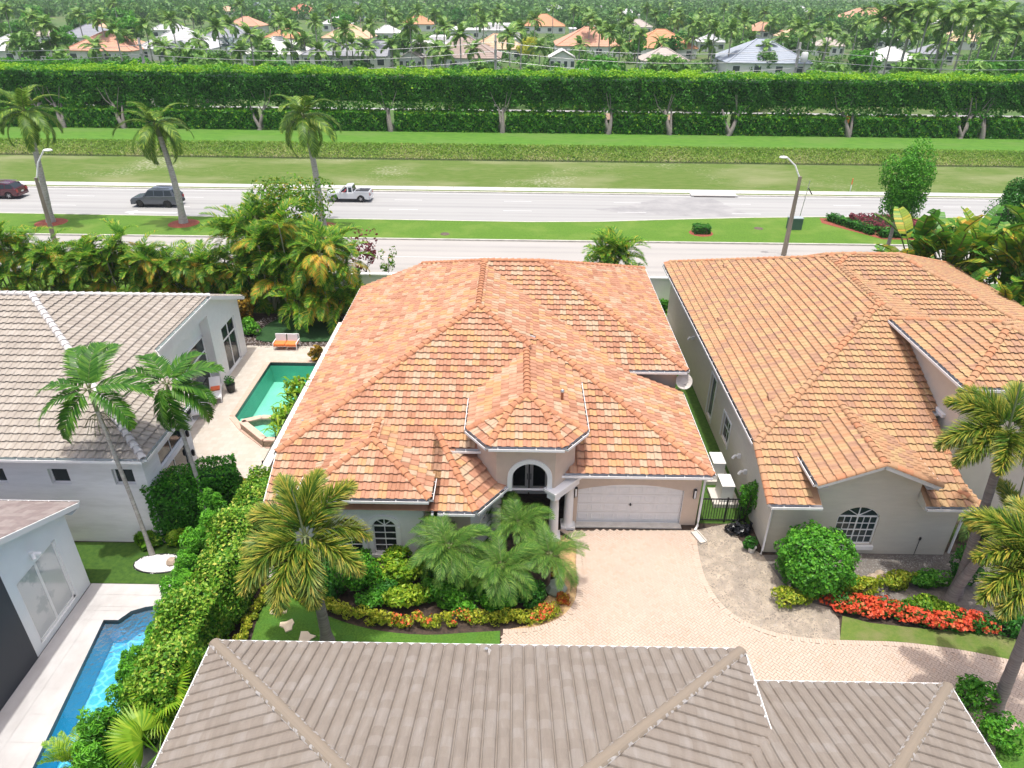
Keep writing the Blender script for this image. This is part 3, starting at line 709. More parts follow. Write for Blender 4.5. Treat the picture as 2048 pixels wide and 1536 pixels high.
    for pn in panes:
        q = MB(); q.ext([P(x, z, -.012) for x, z in pn], o*.012); q.obj('pane', M[glass], w_)
    return w_
def hole_px(p0, p1, x0, y0, x1, y1):
    """hole of the wall p0->p1 spanned by two photo pixels (lower left, upper right)"""
    p0, p1 = Vector((*p0[:2], 0)), Vector((*p1[:2], 0)); d = (p1-p0).normalized(); nn = Vector((d.y, -d.x, 0)); r = []
    for x, y in ((x0, y0), (x1, y1)):
        ry = ray(x, y); t = (p0-Vector((0, 0, CAM_H))).dot(nn)/ry.dot(nn); q = Vector((0, 0, CAM_H))+ry*t; r.append(((q-p0).dot(d), q.z))
    return (r[0][0], r[1][0], r[0][1], r[1][1])
# ------------------------------------------------------------------ roof colours
def tmat(n, c, c2): return mat(n, c, .85, c2, 5, bump=.004, bscale=40, stretch=(1, .25, 1))
T_MAIN = [tmat('tile_salmon', (0.431, 0.218, 0.133), (0.382, 0.186, 0.111)), tmat('tile_orange', (0.488, 0.285, 0.138), (0.439, 0.242, 0.113)), tmat('tile_cream', (0.464, 0.341, 0.228), (0.413, 0.283, 0.185)), tmat('tile_peach', (0.475, 0.278, 0.173), (0.416, 0.230, 0.139)), tmat('tile_rust', (0.365, 0.173, 0.099), (0.323, 0.150, 0.083))]
T_RIDGE = [tmat('ridge_orange', (0.474, 0.225, 0.113), (0.414, 0.182, 0.092)), tmat('ridge_salmon', (0.448, 0.201, 0.105), (0.388, 0.168, 0.086))]
T_RIGHT = [tmat('tile_sandstone', (0.419, 0.253, 0.138), (0.380, 0.216, 0.116)), tmat('tile_straw', (0.444, 0.297, 0.150), (0.405, 0.260, 0.128)), tmat('tile_mauve', (0.374, 0.216, 0.132), (0.328, 0.183, 0.114)), tmat('tile_apricot', (0.434, 0.241, 0.128), (0.394, 0.209, 0.110))]
T_WHITE = [tmat('tile_putty', (0.368, 0.327, 0.276), (0.327, 0.290, 0.244)), tmat('tile_stone', (0.396, 0.354, 0.304), (0.345, 0.308, 0.262)), tmat('tile_dust', (0.345, 0.304, 0.258), (0.304, 0.267, 0.225))]
T_GRAY = [mat('tile_taupe', (.235, .20, .165), .85, (.205, .172, .14), 4, bump=.004, bscale=40, stretch=(3, .6, 1), col3=(.258, .226, .192), scale3=2.0), mat('tile_umber', (.222, .188, .155), .85, (.195, .163, .133), 4, bump=.004, bscale=40, stretch=(3, .6, 1), col3=(.245, .212, .18), scale3=2.0), mat('tile_ash', (.25, .218, .185), .85, (.22, .19, .16), 4, bump=.004, bscale=40, stretch=(3, .6, 1), col3=(.275, .245, .215), scale3=2.0)]
R_GRAY = [mat('ridge_taupe', (0.238, 0.194, 0.145), .85, (0.229, 0.189, 0.145), 3, bump=.004, bscale=30)]
R_WHITE = [mat('ridge_pale', (.52, .49, .46), .85, (.6, .59, .58), 3)]
T_LL = [mat('tile_flat_brown', (.25, .2, .185), .85, (.2, .16, .15), 4), mat('tile_flat_grey', (.29, .245, .225), .85, (.24, .2, .185), 4)]

def rect(x0, y0, x1, y1): return [(x0, y0), (x1, y0), (x1, y1), (x0, y1)]
# ------------------------------------------------------------------ main house
HM = thing('terracotta_house', 'one-storey tan house under a multicoloured terracotta roof with a two-car garage', 'house', (-.8, 32, 0))
SL = .415
pL = plane((-9.85, 21.8), (1, 0), 3.8); pA = plane((-9.85, 21.8), (0, 1), 2.8); pR = plane((8.3, 24.05), (-1, 0), 3.05, .4)
pG = plane((8.3, 24.05), (0, 1), 3.05); pB = plane((8.5, 31.1), (0, 1), 4.2); pBR = plane((8.5, 31.1), (-1, 0), 4.2); pK = plane((-9.85, 42.5), (0, -1), 3.82)
pK['c'] += 0; pK2 = plane((8.5, 45.7), (0, -1), 4.2)
V_ = [Vol(rect(-9.85, 21.8, -2.97, 24.488), [pL, pA, pR]),
      Vol(rect(-9.85, 24.488, .66, 42.5), [pL, pA, pR, plane((-9.85, 42.5), (0, -1), 5.45)], nogut=(1,)), Vol(rect(.66, 26.7, 1.98, 31.02), [pR, pG], nogut=(0, 1, 2, 3)),
      Vol(rect(1.98, 24.05, 8.3, 31.02), [pR, pG], nogut=(3,)),
      Vol(rect(.66, 31.02, 5.6, 37.4), [pR], nogut=(1, 2, 3)),
      Vol(rect(-2.037, 31.1, 8.5, 45.7), [pL, pB, pBR, plane((8.5, 45.7), (0, -1), 4.15)], nogut=(2, 3))]
# bump with the pair of arched windows
bx1, by, bz = -3.28, 21.75, 3.42; bw = 2.55
V_.append(Vol(rect(bx1-2*bw, by, bx1, 27.5), [plane((bx1-2*bw, by), (1, 0), bz), plane((bx1, by), (-1, 0), bz), plane((bx1, by), (0, 1), bz)]))
# little corner hip beside the entry
c0, c1 = (-1.5, 21.8), (-.2, 23.65)
V_.append(Vol([(-3.4, 21.8), c0, c1, (-.2, 25.6), (-3.4, 25.6)], [plane((-9.85, 21.8), (0, 1), 2.8), edge_plane(c0, c1, 2.8), plane((-.2, 23.65), (-1, 0), 2.8, .6)]))
# entry tower
tf = [(-1.02, 23.1), (1.98, 23.1), (2.9, 24.3), (2.9, 30.4), (-1.9, 30.4), (-1.9, 24.3)]
V_.append(Vol(tf, [edge_plane(tf[0], tf[1], 5), edge_plane(tf[1], tf[2], 5), edge_plane(tf[2], tf[3], 5), edge_plane(tf[4], tf[5], 5), edge_plane(tf[5], tf[0], 5)], solid=[(-.72, 23.5), (1.68, 23.5), (2.55, 24.55), (2.55, 30.4), (-1.55, 30.4), (-1.55, 24.55)]))
roof(HM, V_, T_MAIN, [.33, .23, .14, .22, .08], T_RIDGE)

b = MB(); sp = MB()
def W(p0, p1, z0, z1, holes=(), m=0, **k): wall(b, p0, p1, z0, z1, holes, m, mr=1, **k)
W((-9.4, 42.1), (-9.4, 24.6), 0, 3.75); W((-9.4, 24.6), (-9.4, 22.2), 0, 2.9)
f0, f1 = (-9.4, 22.2), (-3.6, 22.2)
h1 = hole_px(f0, f1, 750, 1106, 791, 1037); h2 = (h1[0]-1.42, h1[1]-1.42, h1[2], h1[3])
W(f0, f1, 0, 3.35, (h1, h2), 1)
W((-3.6, 22.2), (-3.6, 22.5), 0, 3.3, (), 1); W((-3.6, 22.5), (-1.75, 22.5), 0, 2.75)
a0, a1 = (-1.75, 22.5), (-.55, 24.2)
h3 = hole_px(a0, a1, 961, 1058, 988, 1010); W(a0, a1, 0, 2.75, (h3,), 1)
W((-.55, 24.2), (-.55, 26.6), 0, 3.6); dh = (.35, 2.15, .02, 2.6); W((-.55, 26.6), (2.6, 26.6), 0, 4.9, (dh,)); W((2.6, 26.6), (2.6, 24.45), 0, 3.1)
g0, g1 = (2.6, 24.45), (8.05, 24.45)
gh = hole_px(g0, g1, 1152, 1046, 1371, 971); gh = (gh[0], gh[1], .02, gh[3])
W(g0, g1, 0, 3.0, (gh,)); W((8.05, 24.45), (8.05, 31.5), 0, 3.0); W((4.0, 31.5), (8.15, 31.5), 1.5, 4.15); W((8.15, 31.5), (8.15, 45.3), 0, 4.15)
W((8.15, 45.3), (-9.4, 45.3), 0, 3.0)
# tower walls above the open porch
t0, t1 = (-.72, 23.5), (1.68, 23.5)
th_ = hole_px(t0, t1, 1024, 990, 1096, 927); th_ = (th_[0], th_[1], 2.55, th_[3]); ar = (th_[1]-th_[0])/2
W(t0, t1, 2.55, 4.9, (th_,)); W(t1, (2.55, 24.55), 2.55, 4.9); W((2.55, 24.55), (2.55, 30), 2.9, 4.9); W((-1.55, 30), (-1.55, 24.55), 2.9, 4.9); W((-1.55, 24.55), t0, 2.55, 4.9)
window(HM, f0, f1, h1, 2, 4, .42, spand=sp, trim=.16, sill=.14); window(HM, f0, f1, h2, 2, 4, .42, spand=sp, trim=.16, sill=.14)
window(HM, a0, a1, h3, 2, 3, .38, spand=sp, trim=.14, sill=.1)
b.obj('wall', [M['stucco_tan'], M['white_paint']], HM, loc=-HM.location); sp.obj('arch_wall', M['white_paint'], HM, loc=-HM.location)
def arch_ring(mb, p0, p1, h, r, w_, k, dz, m=0):
    p0, p1 = Vector((*p0, 0)), Vector((*p1, 0)); d = (p1-p0).normalized(); o = Vector((d.y, -d.x, 0)); c = p0+d*(h[0]+h[1])/2+Vector((0, 0, h[3]-r))
    pts = [(math.cos(math.pi*i/20), math.sin(math.pi*i/20)) for i in range(21)]
    for (x, z), (X, Z) in zip(pts, pts[1:]):
        mb.ext([c+d*x*r+Vector((0, 0, z*r)), c+d*X*r+Vector((0, 0, Z*r)), c+d*X*(r+w_)+Vector((0, 0, Z*(r+w_))), c+d*x*(r+w_)+Vector((0, 0, z*(r+w_)))], o*k, m)
    return c, d, o
ring = MB(); c, d, o = arch_ring(ring, t0, t1, th_, ar, .2, .07, 0)
for s in (-1, 1):
    ring.ext([c+d*s*ar, c+d*s*(ar+.2), c+d*s*(ar+.2)+Vector((0, 0, 2.55-c.z)), c+d*s*ar+Vector((0, 0, 2.55-c.z))][::s], o*.07)
ring.obj('arch_trim', M['white_trim'], HM, loc=-HM.location)
spt = MB(); pts = [(math.cos(math.pi*i/20)*ar, math.sin(math.pi*i/20)*ar) for i in range(21)]; zt = th_[3]
for (x, z), (X, Z) in zip(pts, pts[1:]):
    spt.poly([c+d*x+Vector((0, 0, z)), c+d*x+Vector((0, 0, ar)), c+d*X+Vector((0, 0, ar)), c+d*X+Vector((0, 0, Z))])
    spt.poly([c+d*x+Vector((0, 0, z)), c+d*X+Vector((0, 0, Z)), c+d*X+Vector((0, 0, Z))-o*.3, c+d*x+Vector((0, 0, z))-o*.3])
spt.obj('arch_wall', M['stucco_tan'], HM, loc=-HM.location)
ce = MB(); ce.poly([(-1.5, 24.4, 4.4), (2.5, 24.4, 4.4), (2.5, 26.6, 4.4), (-.5, 26.6, 4.4)]); ce.obj('porch_ceiling', M['white_paint'], HM, loc=-HM.location)
# cornice under the tower eave, entablature and columns
cn = MB(); ring_pts = [(-1.55, 24.55), t0, t1, (2.55, 24.55)]
for p, q in zip(ring_pts, ring_pts[1:]):
    dv = Vector((q[0]-p[0], q[1]-p[1], 0)).normalized(); ov = Vector((dv.y, -dv.x, 0))
    for k, (off, zz, hh) in enumerate(((.06, 4.58, .12), (.14, 4.7, .12), (.24, 4.81, .1))):
        cn.bar(Vector((*p, zz))+ov*(off/2+.002)-dv*off*.45, Vector((*q, zz))+ov*(off/2+.002)+dv*off*.45, off, hh)
cn.obj('cornice', M['white_trim'], HM, loc=-HM.location)
for p, q in ((t1, (2.75, 24.7)), (t0, (-1.6, 24.6))):
    en = MB(); dv = Vector((q[0]-p[0], q[1]-p[1], 0)).normalized()
    for wd, zz, hh in ((.42, 2.33, .26), (.54, 2.52, .12), (.66, 2.63, .1)): en.bar(Vector((*p, zz))-dv*wd*.5, Vector((*q, zz))+dv*.1, wd, hh)
    en.obj('entablature', M['white_trim'], HM, loc=-HM.location)
for x, y in ((1.72, 23.55), (2.4, 24.32), (-.74, 23.55), (-1.42, 24.32)):
    k = MB(); k.lathe((x, y, 0), [(.3, 0), (.3, .12), (.24, .16), (.21, .3), (.195, 1.6), (.17, 2.08), (.22, 2.12), (.25, 2.2)], 20)
    k.box((x, y, .05), (.62, .62, .14)); k.obj('column', M['white_trim'], HM, loc=-HM.location)
# front door
dm = MB(); Y = 26.5
for x0, x1 in ((-.2, .68), (.72, 1.6)):
    dm.box(((x0+x1)/2, Y, 1.3), (.86, .05, 2.55), 0)
    dm.box(((x0+x1)/2, Y-.03, 1.45), (.55, .02, 1.9), 1)
dm.obj('front_door', [M['white_trim'], M['glass']], HM, loc=-HM.location)
for x in (.62, .78):
    k = MB(); k.box((x, Y-.06, 1.05), (.03, .06, .3)); k.obj('handle', M['black_metal'], HM.children[-1], loc=(0, 0, 0))
# garage door: four rows of eight raised panels
gd = MB(); x0, x1, z1 = 2.6+gh[0], 2.6+gh[1], gh[3]; Yg = 24.45+.16
gd.box(((x0+x1)/2, Yg+.03, (z1-.1)/2), (x1-x0, .05, z1-.1))
door = gd.obj('garage_door', M['white_paint'], HM, loc=-HM.location)
zr = z1-.22; pmesh = {}
for r in range(4):
    for cc in range(8):
        pw, ph = (x1-x0)/8, zr/4
        k = MB(); w2, h2_ = pw*.82, ph*.66; vs = []
        for s, yy in ((1, 0), (.86, -.016), (.78, -.016), (.7, -.006)):
            vs += [(-w2/2*s, yy, -h2_/2*(s if s == 1 else s*.92)), (w2/2*s, yy, -h2_/2*(s if s == 1 else s*.92)), (w2/2*s, yy, h2_/2*(s if s == 1 else s*.92)), (-w2/2*s, yy, h2_/2*(s if s == 1 else s*.92))]
        fs = [(4*q+i, 4*q+(i+1) % 4, 4*q+4+(i+1) % 4, 4*q+4+i) for q in range(3) for i in range(4)]+[(12, 13, 14, 15)]
        if not pmesh: k.add(vs, fs); pmesh[0] = k.mesh('panel', M['white_paint'])
        obj('panel', pmesh[0], door, loc=(x0+pw*(cc+.5), Yg+.004, .06+ph*(r+.5)))
k = MB()
for r in range(1, 4): k.box(((x0+x1)/2, Yg+.003, .06+zr/4*r), (x1-x0, .006, .012))
k.obj('section_joint', M['concrete'], door)
k = MB(); k.box(((x0+x1)/2+.05, Yg-.03, 1.0), (.05, .05, .12)); k.box(((x0+x1)/2+.05, Yg-.05, 1.0), (.16, .02, .02)); k.obj('handle', M['black_metal'], door)
k = MB(); n = 20; hw = (x1-x0)/2; aR = .30; R = (hw*hw+aR*aR)/(2*aR)                            # segmental head over the door
arcp = [(-hw+2*hw*i/n, z1-aR+math.sqrt(R*R-(-hw+2*hw*i/n)**2)-(R-aR)) for i in range(n+1)]
for (xa, za), (xb, zb) in zip(arcp, arcp[1:]):
    xm = (x0+x1)/2; k.ext([(xm+xa, 24.45, za), (xm+xb, 24.45, zb), (xm+xb, 24.45, z1+.002), (xm+xa, 24.45, z1+.002)], (0, .16, 0))
k.obj('door_head', M['stucco_tan'], HM, loc=-HM.location)
k = MB(); k.box(((x0+x1)/2, 24.56, z1-.06), (x1-x0, .07, .22)); k.obj('door_frame', M['white_trim'], HM, loc=-HM.location)
k = MB(); k.box(((x0+x1)/2, 24.36, .01), (x1-x0+.1, .34, .06)); k.obj('threshold', M['concrete'], HM, loc=-HM.location)
for qx, qy, lab in ((1152, 984, 'left'), (1390, 988, 'right')):
    p = aty(qx, qy, 24.4); k = MB(); k.box((p.x, 24.4, p.z), (.13, .1, .46), 0); k.box((p.x, 24.36, p.z), (.075, .06, .4), 1)
    k.obj('wall_lamp', [M['black_metal'], M['white_paint']], HM, loc=-HM.location)
cu = bpy.data.curves.new('house_number', 'FONT'); cu.body = '6533'; cu.size = .15; cu.extrude = .012; cu.align_x = 'CENTER'; cu.align_y = 'CENTER'
to = bpy.data.objects.new('tmp', cu); COL.objects.link(to); dg = bpy.context.evaluated_depsgraph_get(); me = bpy.data.meshes.new_from_object(to.evaluated_get(dg)); bpy.data.objects.remove(to)
me.materials.clear(); me.materials.append(M['black_metal']); p = aty(1142.5, 994, 24.43)
obj('house_number', me, HM, mat=Matrix.Translation(Vector((p.x+.02, 24.435, p.z))-HM.location) @ Matrix.Rotation(math.pi/2, 4, 'X'))
def onplane(x, y, pl):
    d = ray(x, y); t = (zof(pl, 0, 0)-CAM_H)/(d.z-pl['a']*d.x-pl['b']*d.y); return Vector((0, 0, CAM_H))+d*t
def pipe_vent(house, p, h, r, capm, pm='copper_pipe'):
    k = MB(); p = p-house.location; k.tube([p-Vector((0, 0, .1)), p+Vector((0, 0, h))], r, 10); o = k.obj('vent_pipe', M[pm], house)
    if capm: k = MB(); k.lathe(p+Vector((0, 0, h-.02)), [(r*1.5, 0), (r*1.6, .05), (r*.7, .12), (.01, .14)], 10); k.obj('cap', M[capm], o)
def eyebrow(house, p, ang, m_):
    k = MB(); q = p-house.location; n = 8; V, F = [], []
    for i, (x, r) in enumerate(((0, .2), (.32, .04))):
        V += [(x*math.cos(ang)-(-r*math.cos(math.pi*j/n))*math.sin(ang)+q.x, x*math.sin(ang)+(-r*math.cos(math.pi*j/n))*math.cos(ang)+q.y, q.z+.03+x*.415+r*math.sin(math.pi*j/n)) for j in range(n+1)]
    k.add(V, [(j, n+1+j, n+2+j, j+1) for j in range(n)]+[tuple(range(n+1))]); k.obj('roof_vent', m_, house)
tR = edge_plane(tf[2], tf[3], 5)
pipe_vent(HM, onplane(1124, 800, tR), .42, .06, 'steel')
for q in ((738, 715), (695, 664), (606, 845)): pipe_vent(HM, onplane(*q, pL), .12, .05, None, 'steel')
for q in ((721, 646), (833, 664), (637, 822)): eyebrow(HM, onplane(*q, pL), 0, T_RIDGE[0])
k = MB(); p = Vector((8.2, 24.3, 2.85)); k.tube([p, (8.2, 24.35, 2.6), (8.13, 24.35, 2.5), (8.13, 24.35, .35), (8.1, 24.2, .2), (7.95, 24.0, .1)], .055, 8); k.obj('downspout', M['white_trim'], HM, loc=-HM.location)

# ------------------------------------------------------------------ right house
HR = thing('beige_house', 'two-storey beige house with a sand-coloured tile roof and an arched gable window', 'house', (19, 32, 0))
qL = plane((10.15, 22.2), (1, 0), 4.15); qF = plane((10.15, 22.2), (0, 1), 3.05); qR = plane((25.7, 22.2), (-1, 0), 4.1); qS = plane((18.5, 22.2), (-1, 0), 3.05)
qB = plane((30, 29.3), (0, 1), 3.55); qBR = plane((32.0, 29.3), (-1, 0), 3.3); qK = plane((10.15, 46.6), (0, -1), 4.3)
RV_ = [Vol(rect(10.15, 22.837, 18.0, 46.6), [qL, qF, qR, qK]), Vol(rect(10.15, 22.2, 12.18, 22.837), [qL, qF]), Vol(rect(16.27, 22.2, 18.5, 22.837), [qF, qS]), Vol(rect(18.0, 26.5, 25.7, 38.2), [qL, qF, qR]),
       Vol(rect(18.0, 29.3, 32.0, 47.5), [plane((10.55, 22.2), (1, 0), 4.15), qB, qBR, plane((30, 47.5), (0, -1), 4.1)], nogut=(2,)),
       Vol(rect(18.0, 22.837, 18.5, 29), [qF, qS]),
       Vol(rect(11.85, 22.3, 16.6, 29), [plane((11.85, 22.3), (1, 0), 4.0), plane((16.6, 22.3), (-1, 0), 4.0)]),
       Vol(rect(18.0, 24.8, 24.2, 31.4), [plane((18, 24.8), (1, 0), 7.0), plane((18, 24.8), (0, 1), 7.0), plane((24.2, 24.8), (-1, 0), 7.0), plane((24.2, 31.4), (0, -1), 7.0)], solid=rect(18.45, 25.25, 24.2, 31.4))]
roof(HR, RV_, T_RIGHT, [.36, .26, .16, .22], [T_RIGHT[0], T_RIGHT[3], T_RIDGE[0]], rake_tiles=True)
b = MB(); sp = MB()
w0, w1 = (10.6, 22.8), (18.2, 22.8); hw_ = hole_px(w0, w1, 1660, 1088, 1767, 1015)
W(w0, w1, 0, 3.0, (hw_,))
b.poly([(12.2, 22.8, 3.0), (16.25, 22.8, 3.0), (16.25, 22.8, 4.0), (14.22, 22.8, 4.86), (12.2, 22.8, 4.0)]); b.poly([(12.2, 22.8, 3.0), (12.2, 22.8, 4.0), (12.2, 26, 4.0), (12.2, 26, 3)]); b.poly([(16.275, 22.2, 2.85), (16.275, 22.84, 2.85), (16.275, 22.84, 3.36), (16.275, 22.2, 3.1)]); b.poly([(12.175, 22.2, 2.85), (12.175, 22.84, 2.85), (12.175, 22.84, 3.36), (12.175, 22.2, 3.1)]); b.poly([(16.25, 22.8, 3.0), (16.25, 26, 3), (16.25, 26, 4.0), (16.25, 22.8, 4.0)])
s0, s1 = (10.6, 46), (10.6, 22.8)
ha = hole_px(s0, s1, 1412, 825, 1435, 764); hb = hole_px(s0, s1, 1441, 869, 1463, 850)
W(s0, (10.6, 24.9), 0, 4.1, (ha, hb)); W((10.6, 24.9), s1, 0, 3.2); W((18.2, 22.8), (18.2, 26.6), 0, 3.0)
W((18.45, 31), (18.45, 25.25), 2.8, 6.95, (), 1); W((18.45, 25.25), (24, 25.25), 0, 6.95, (), 1); W((24, 25.25), (24, 31), 3, 6.95, (), 1)
W((24, 29.7), (31.5, 29.7), 0, 3.5, (), 1); W((31.5, 29.7), (31.5, 47), 0, 3.2)
window(HR, w0, w1, hw_, 6, 4, .5, 'glass_teal', spand=sp, sill=.2, bar=.028, fan=4)
window(HR, s0, s1, ha, 1, 1, 0, 'glass_green', trim=.08); window(HR, s0, s1, hb, 2, 2, 0, trim=.08)
b.obj('wall', [M['stucco_beige'], M['stucco_cream']], HR, loc=-HR.location); sp.obj('arch_wall', M['stucco_beige'], HR, loc=-HR.location)
k = MB(); k.box((18.36, 27.3, 4.9), (.16, 2.6, .14)); k.obj('ledge', M['white_trim'], HR, loc=-HR.location)
for q in ((1446, 536), (1435, 643), (1710, 643), (1535, 801)): eyebrow(HR, onplane(*q, qL), 0, T_RIGHT[2])
for q in ((1558, 703), (1704, 647)): pipe_vent(HR, onplane(*q, qL), .15, .05, None)
k = MB(); k.tube([(10.45, 22.15, 2.95), (10.5, 22.7, 2.7), (10.5, 22.72, .2), (10.4, 22.55, .1)], .05, 8); k.tube([(18.3, 22.7, 3.0), (18.3, 22.7, .2)], .05, 8); k.obj('downspout', M['white_trim'], HR, loc=-HR.location)
for y, z in ((38.2, 2.6), (26.3, 1.6), (27.4, 1.7)):
    k = MB(); k.box((10.52, y, z), (.14, .12, .22)); k.tube([(10.5, y, z), (10.3, y-.05, z+.05), (10.22, y-.05, z-.1)], [.05, .06, .07], 8); k.obj('flood_light', M['white_trim'], HR, loc=-HR.location)

# ------------------------------------------------------------------ white pool house on the left
HW = thing('white_house', 'white stucco house with a pale putty tile roof beside the green pool', 'house', (-24, 30, 0))
vL = plane((-14.45, 22.48), (-1, 0), 4.6); vF = plane((-14.45, 22.48), (0, 1), 4.6)
vB = plane((-17, 41.0), (0, -1), 3.72)
xv = plane((-45, 22.48), (1, 0), 4.6)
vq = Vol([(-46, 22.48), (-14.45, 22.48), (-14.45, 27.05), (-17, 29.7), (-46, 29.7)], [vL, vF])
vr = Vol(rect(-46, 29.7, -17, 41.0), [vL, vF, vB], nogut=(2,))
roof(HW, [vq, vr], T_WHITE, [.4, .3, .3], R_WHITE, gut=('white_trim', 'gutter_green'), mortar='mortar', shape=(.7, .065))
b = MB()
w0, w1 = (-46, 22.84), (-14.8, 22.84); hs = [hole_px(w0, w1, 105, 968, 133, 938), hole_px(w0, w1, 232, 969.5, 263.5, 939), hole_px(w0, w1, -23, 967, 5, 937)]
W(w0, w1, 0, 4.5, hs, 0, rev=.2)
for h in hs: window(HW, w0, w1, h, 1, 1, inset=.18, fw=.04)
e0, e1 = (-14.8, 22.84), (-14.8, 27.0); hu = hole_px(e0, e1, 323.7, 935, 363.8, 843.6); hu = (hu[0], min(hu[1], 3.6), hu[2], min(hu[3], 4.2)); hd = (hu[0], hu[1], .02, hu[2]-.28)
W(e0, e1, 0, 4.5, (hu, hd)); window(HW, e0, e1, hu, 2, 1); window(HW, e0, e1, hd, 2, 1, glass='glass')
W((-14.8, 27.0), (-17.3, 29.6), 0, 5.4)
r0, r1 = (-17.3, 29.6), (-17.3, 36.3); hr = (1.6, 6.68, .0, 4.5); wall(b, r0, r1, 0, 5.5, (hr,), 1, rev=.55)
hw2 = (1.9, 6.6, .05, 3.3); window(HW, r0, r1, hw2, 2, 2, split=(.72,), fw=.09, bar=.09, inset=.5); q = MB(); wall(q, (-17.83, 31.2), (-17.83, 36.28), 0, 4.5, ((.3, 5.0, .05, 3.3),), 0, rev=.1); q.obj('recess_wall', M['white_paint'], HW, loc=-HW.location)
o0, o1 = (-17.3, 36.3), (-17.3, 40.7); hq = hole_px(o0, o1, 459.7, 743, 467, 629); hq = (max(.3, hq[0]), min(4.0, hq[1]), .06, min(3.2, hq[3])); W(o0, o1, 0, 3.3, (hq,), 1); window(HW, o0, o1, hq, 2, 2, split=(.7,), fw=.09, bar=.09)
b.poly([(-17.3, 36.3, 3.3), (-17.3, 40.7, 3.3), (-17.3, 40.7, 3.72), (-17.3, 36.3, 5.5)], 1); W((-17.3, 40.7), (-46, 40.7), 0, 3.6)
b.obj('wall', [M['stucco_white'], M['white_paint']], HW, loc=-HW.location)
for y, z in ((27.02-.5, 3.1), (26.6, 2.0)):
    k = MB(); k.lathe((-14.7, y, z), [(.04, -.16), (.08, -.1), (.08, .12), (.03, .18)], 8); k.obj('wall_lamp', M['black_metal'], HW, loc=-HW.location)

# ------------------------------------------------------------------ pale house at the lower left
HB = thing('pale_gray_house', 'pale blue-grey house with tall sliding glass beside the blue pool', 'house', (-22, 14, 0))
yb = plane((-16.35, 20.8), (0, -1), 3.75, .42)
roof(HB, [Vol(rect(-40, 9, -16.35, 20.8), [yb])], T_LL, [.5, .5], T_LL, nparts=150, gutters=True, shape=(.08, .03))
b = MB(); l0, l1 = (-16.7, 9), (-16.7, 20.4); hl = hole_px(l0, l1, 85, 1288, 108.6, 1077.7); L_ = 11.4
W(l0, l1, 0, 3.85, (hl,), 0, ztop=3.85-.42*L_)
W(l1, (-40, 20.4), 0, 3.8)
hdk = (0, 7.85, .0, 4.0)
b.poly([(-16.66, 9, .02), (-16.66, 16.85, .02), (-16.66, 16.85, 5.2), (-16.66, 9, 8.3)], 2); b.poly([(-16.66, 16.85, .02), (-16.7, 16.85, .02), (-16.7, 16.85, 5.2), (-16.66, 16.85, 5.2)], 0)
b.obj('wall', [M['stucco_gray'], M['white_trim'], M['dark_screen']], HB, loc=-HB.location)
glc = mat('glass_curtain', (.42, .45, .45), .06, (.58, .59, .58), .7, spec=.6, lo=.45, hi=.5); M['glass_curtain'] = glc
window(HB, l0, l1, hl, 2, 1, 0, 'glass_curtain', fw=.1, bar=.1)
k = MB(); k.box((-16.63, 14.4, 1.6), (.05, .5, .9), 0); k.box((-16.61, 14.4, 1.6), (.04, .34, .74), 1); k.obj('screen_panel', [M['black_metal'], M['dark_screen']], HB, loc=-HB.location)
k = MB(); k.box((-16.62, 18.3, 3.55), (.16, .12, .14)); k.tube([(-16.6, 18.3, 3.55), (-16.4, 18.42, 3.45)], .07, 8); k.tube([(-16.6, 18.3, 3.55), (-16.42, 18.1, 3.45)], .07, 8); k.obj('flood_light', M['white_trim'], HB, loc=-HB.location)

# ------------------------------------------------------------------ taupe roof in the foreground
HF = thing('taupe_roof_house', 'house seen from above with a broad taupe barrel-tile roof in the foreground', 'house', (-1, 7, 0))
fv = [Vol(rect(-8.71, -2, 6.71, 14.32), [plane((-8.71, 14.32), (1, 0), 3.9), plane((6.71, 14.32), (-1, 0), 3.9), plane((6.71, 14.32), (0, -1), 3.9)]),
      Vol(rect(4.0, -2, 12.9, 14.0), [plane((12.9, 14.0), (-1, 0), 2.9), plane((12.9, 14.0), (0, -1), 2.9)])]
roof(HF, fv, T_GRAY, [.45, .3, .25], R_GRAY, gut=('white_trim', 'white_trim'), mortar='mortar', ridge_step=.4, shape=(1.0, .012, [0, .02, .075, .145, .215, .275, .30, .33], [.012, .05, .074, .08, .074, .05, .006, .004]), ridge=(.17, .165, .004))
b = MB()
for p, q, z in (((6.3, 13.9), (-8.3, 13.9), 3.8), ((-8.3, 13.9), (-8.3, 0), 3.8), ((12.5, 13.6), (6.3, 13.6), 2.85), ((12.5, 0), (12.5, 13.6), 2.85), ((6.3, 13.6), (6.3, 13.9), 3.8)): W(p, q, 0, z)
b.obj('wall', M['stucco_white'], HF, loc=-HF.location)
p = onplane(973, 1307, fv[0].planes[2]); k = MB(); p2 = p-HF.location; k.lathe(p2-Vector((0, 0, .05)), [(.2, .05), (.16, .09), (.05, .12)], 12, 0); k.tube([p2, p2+Vector((0, 0, .22))], .05, 10, 1); k.obj('vent_pipe', [M['mortar'], M['steel']], HF)
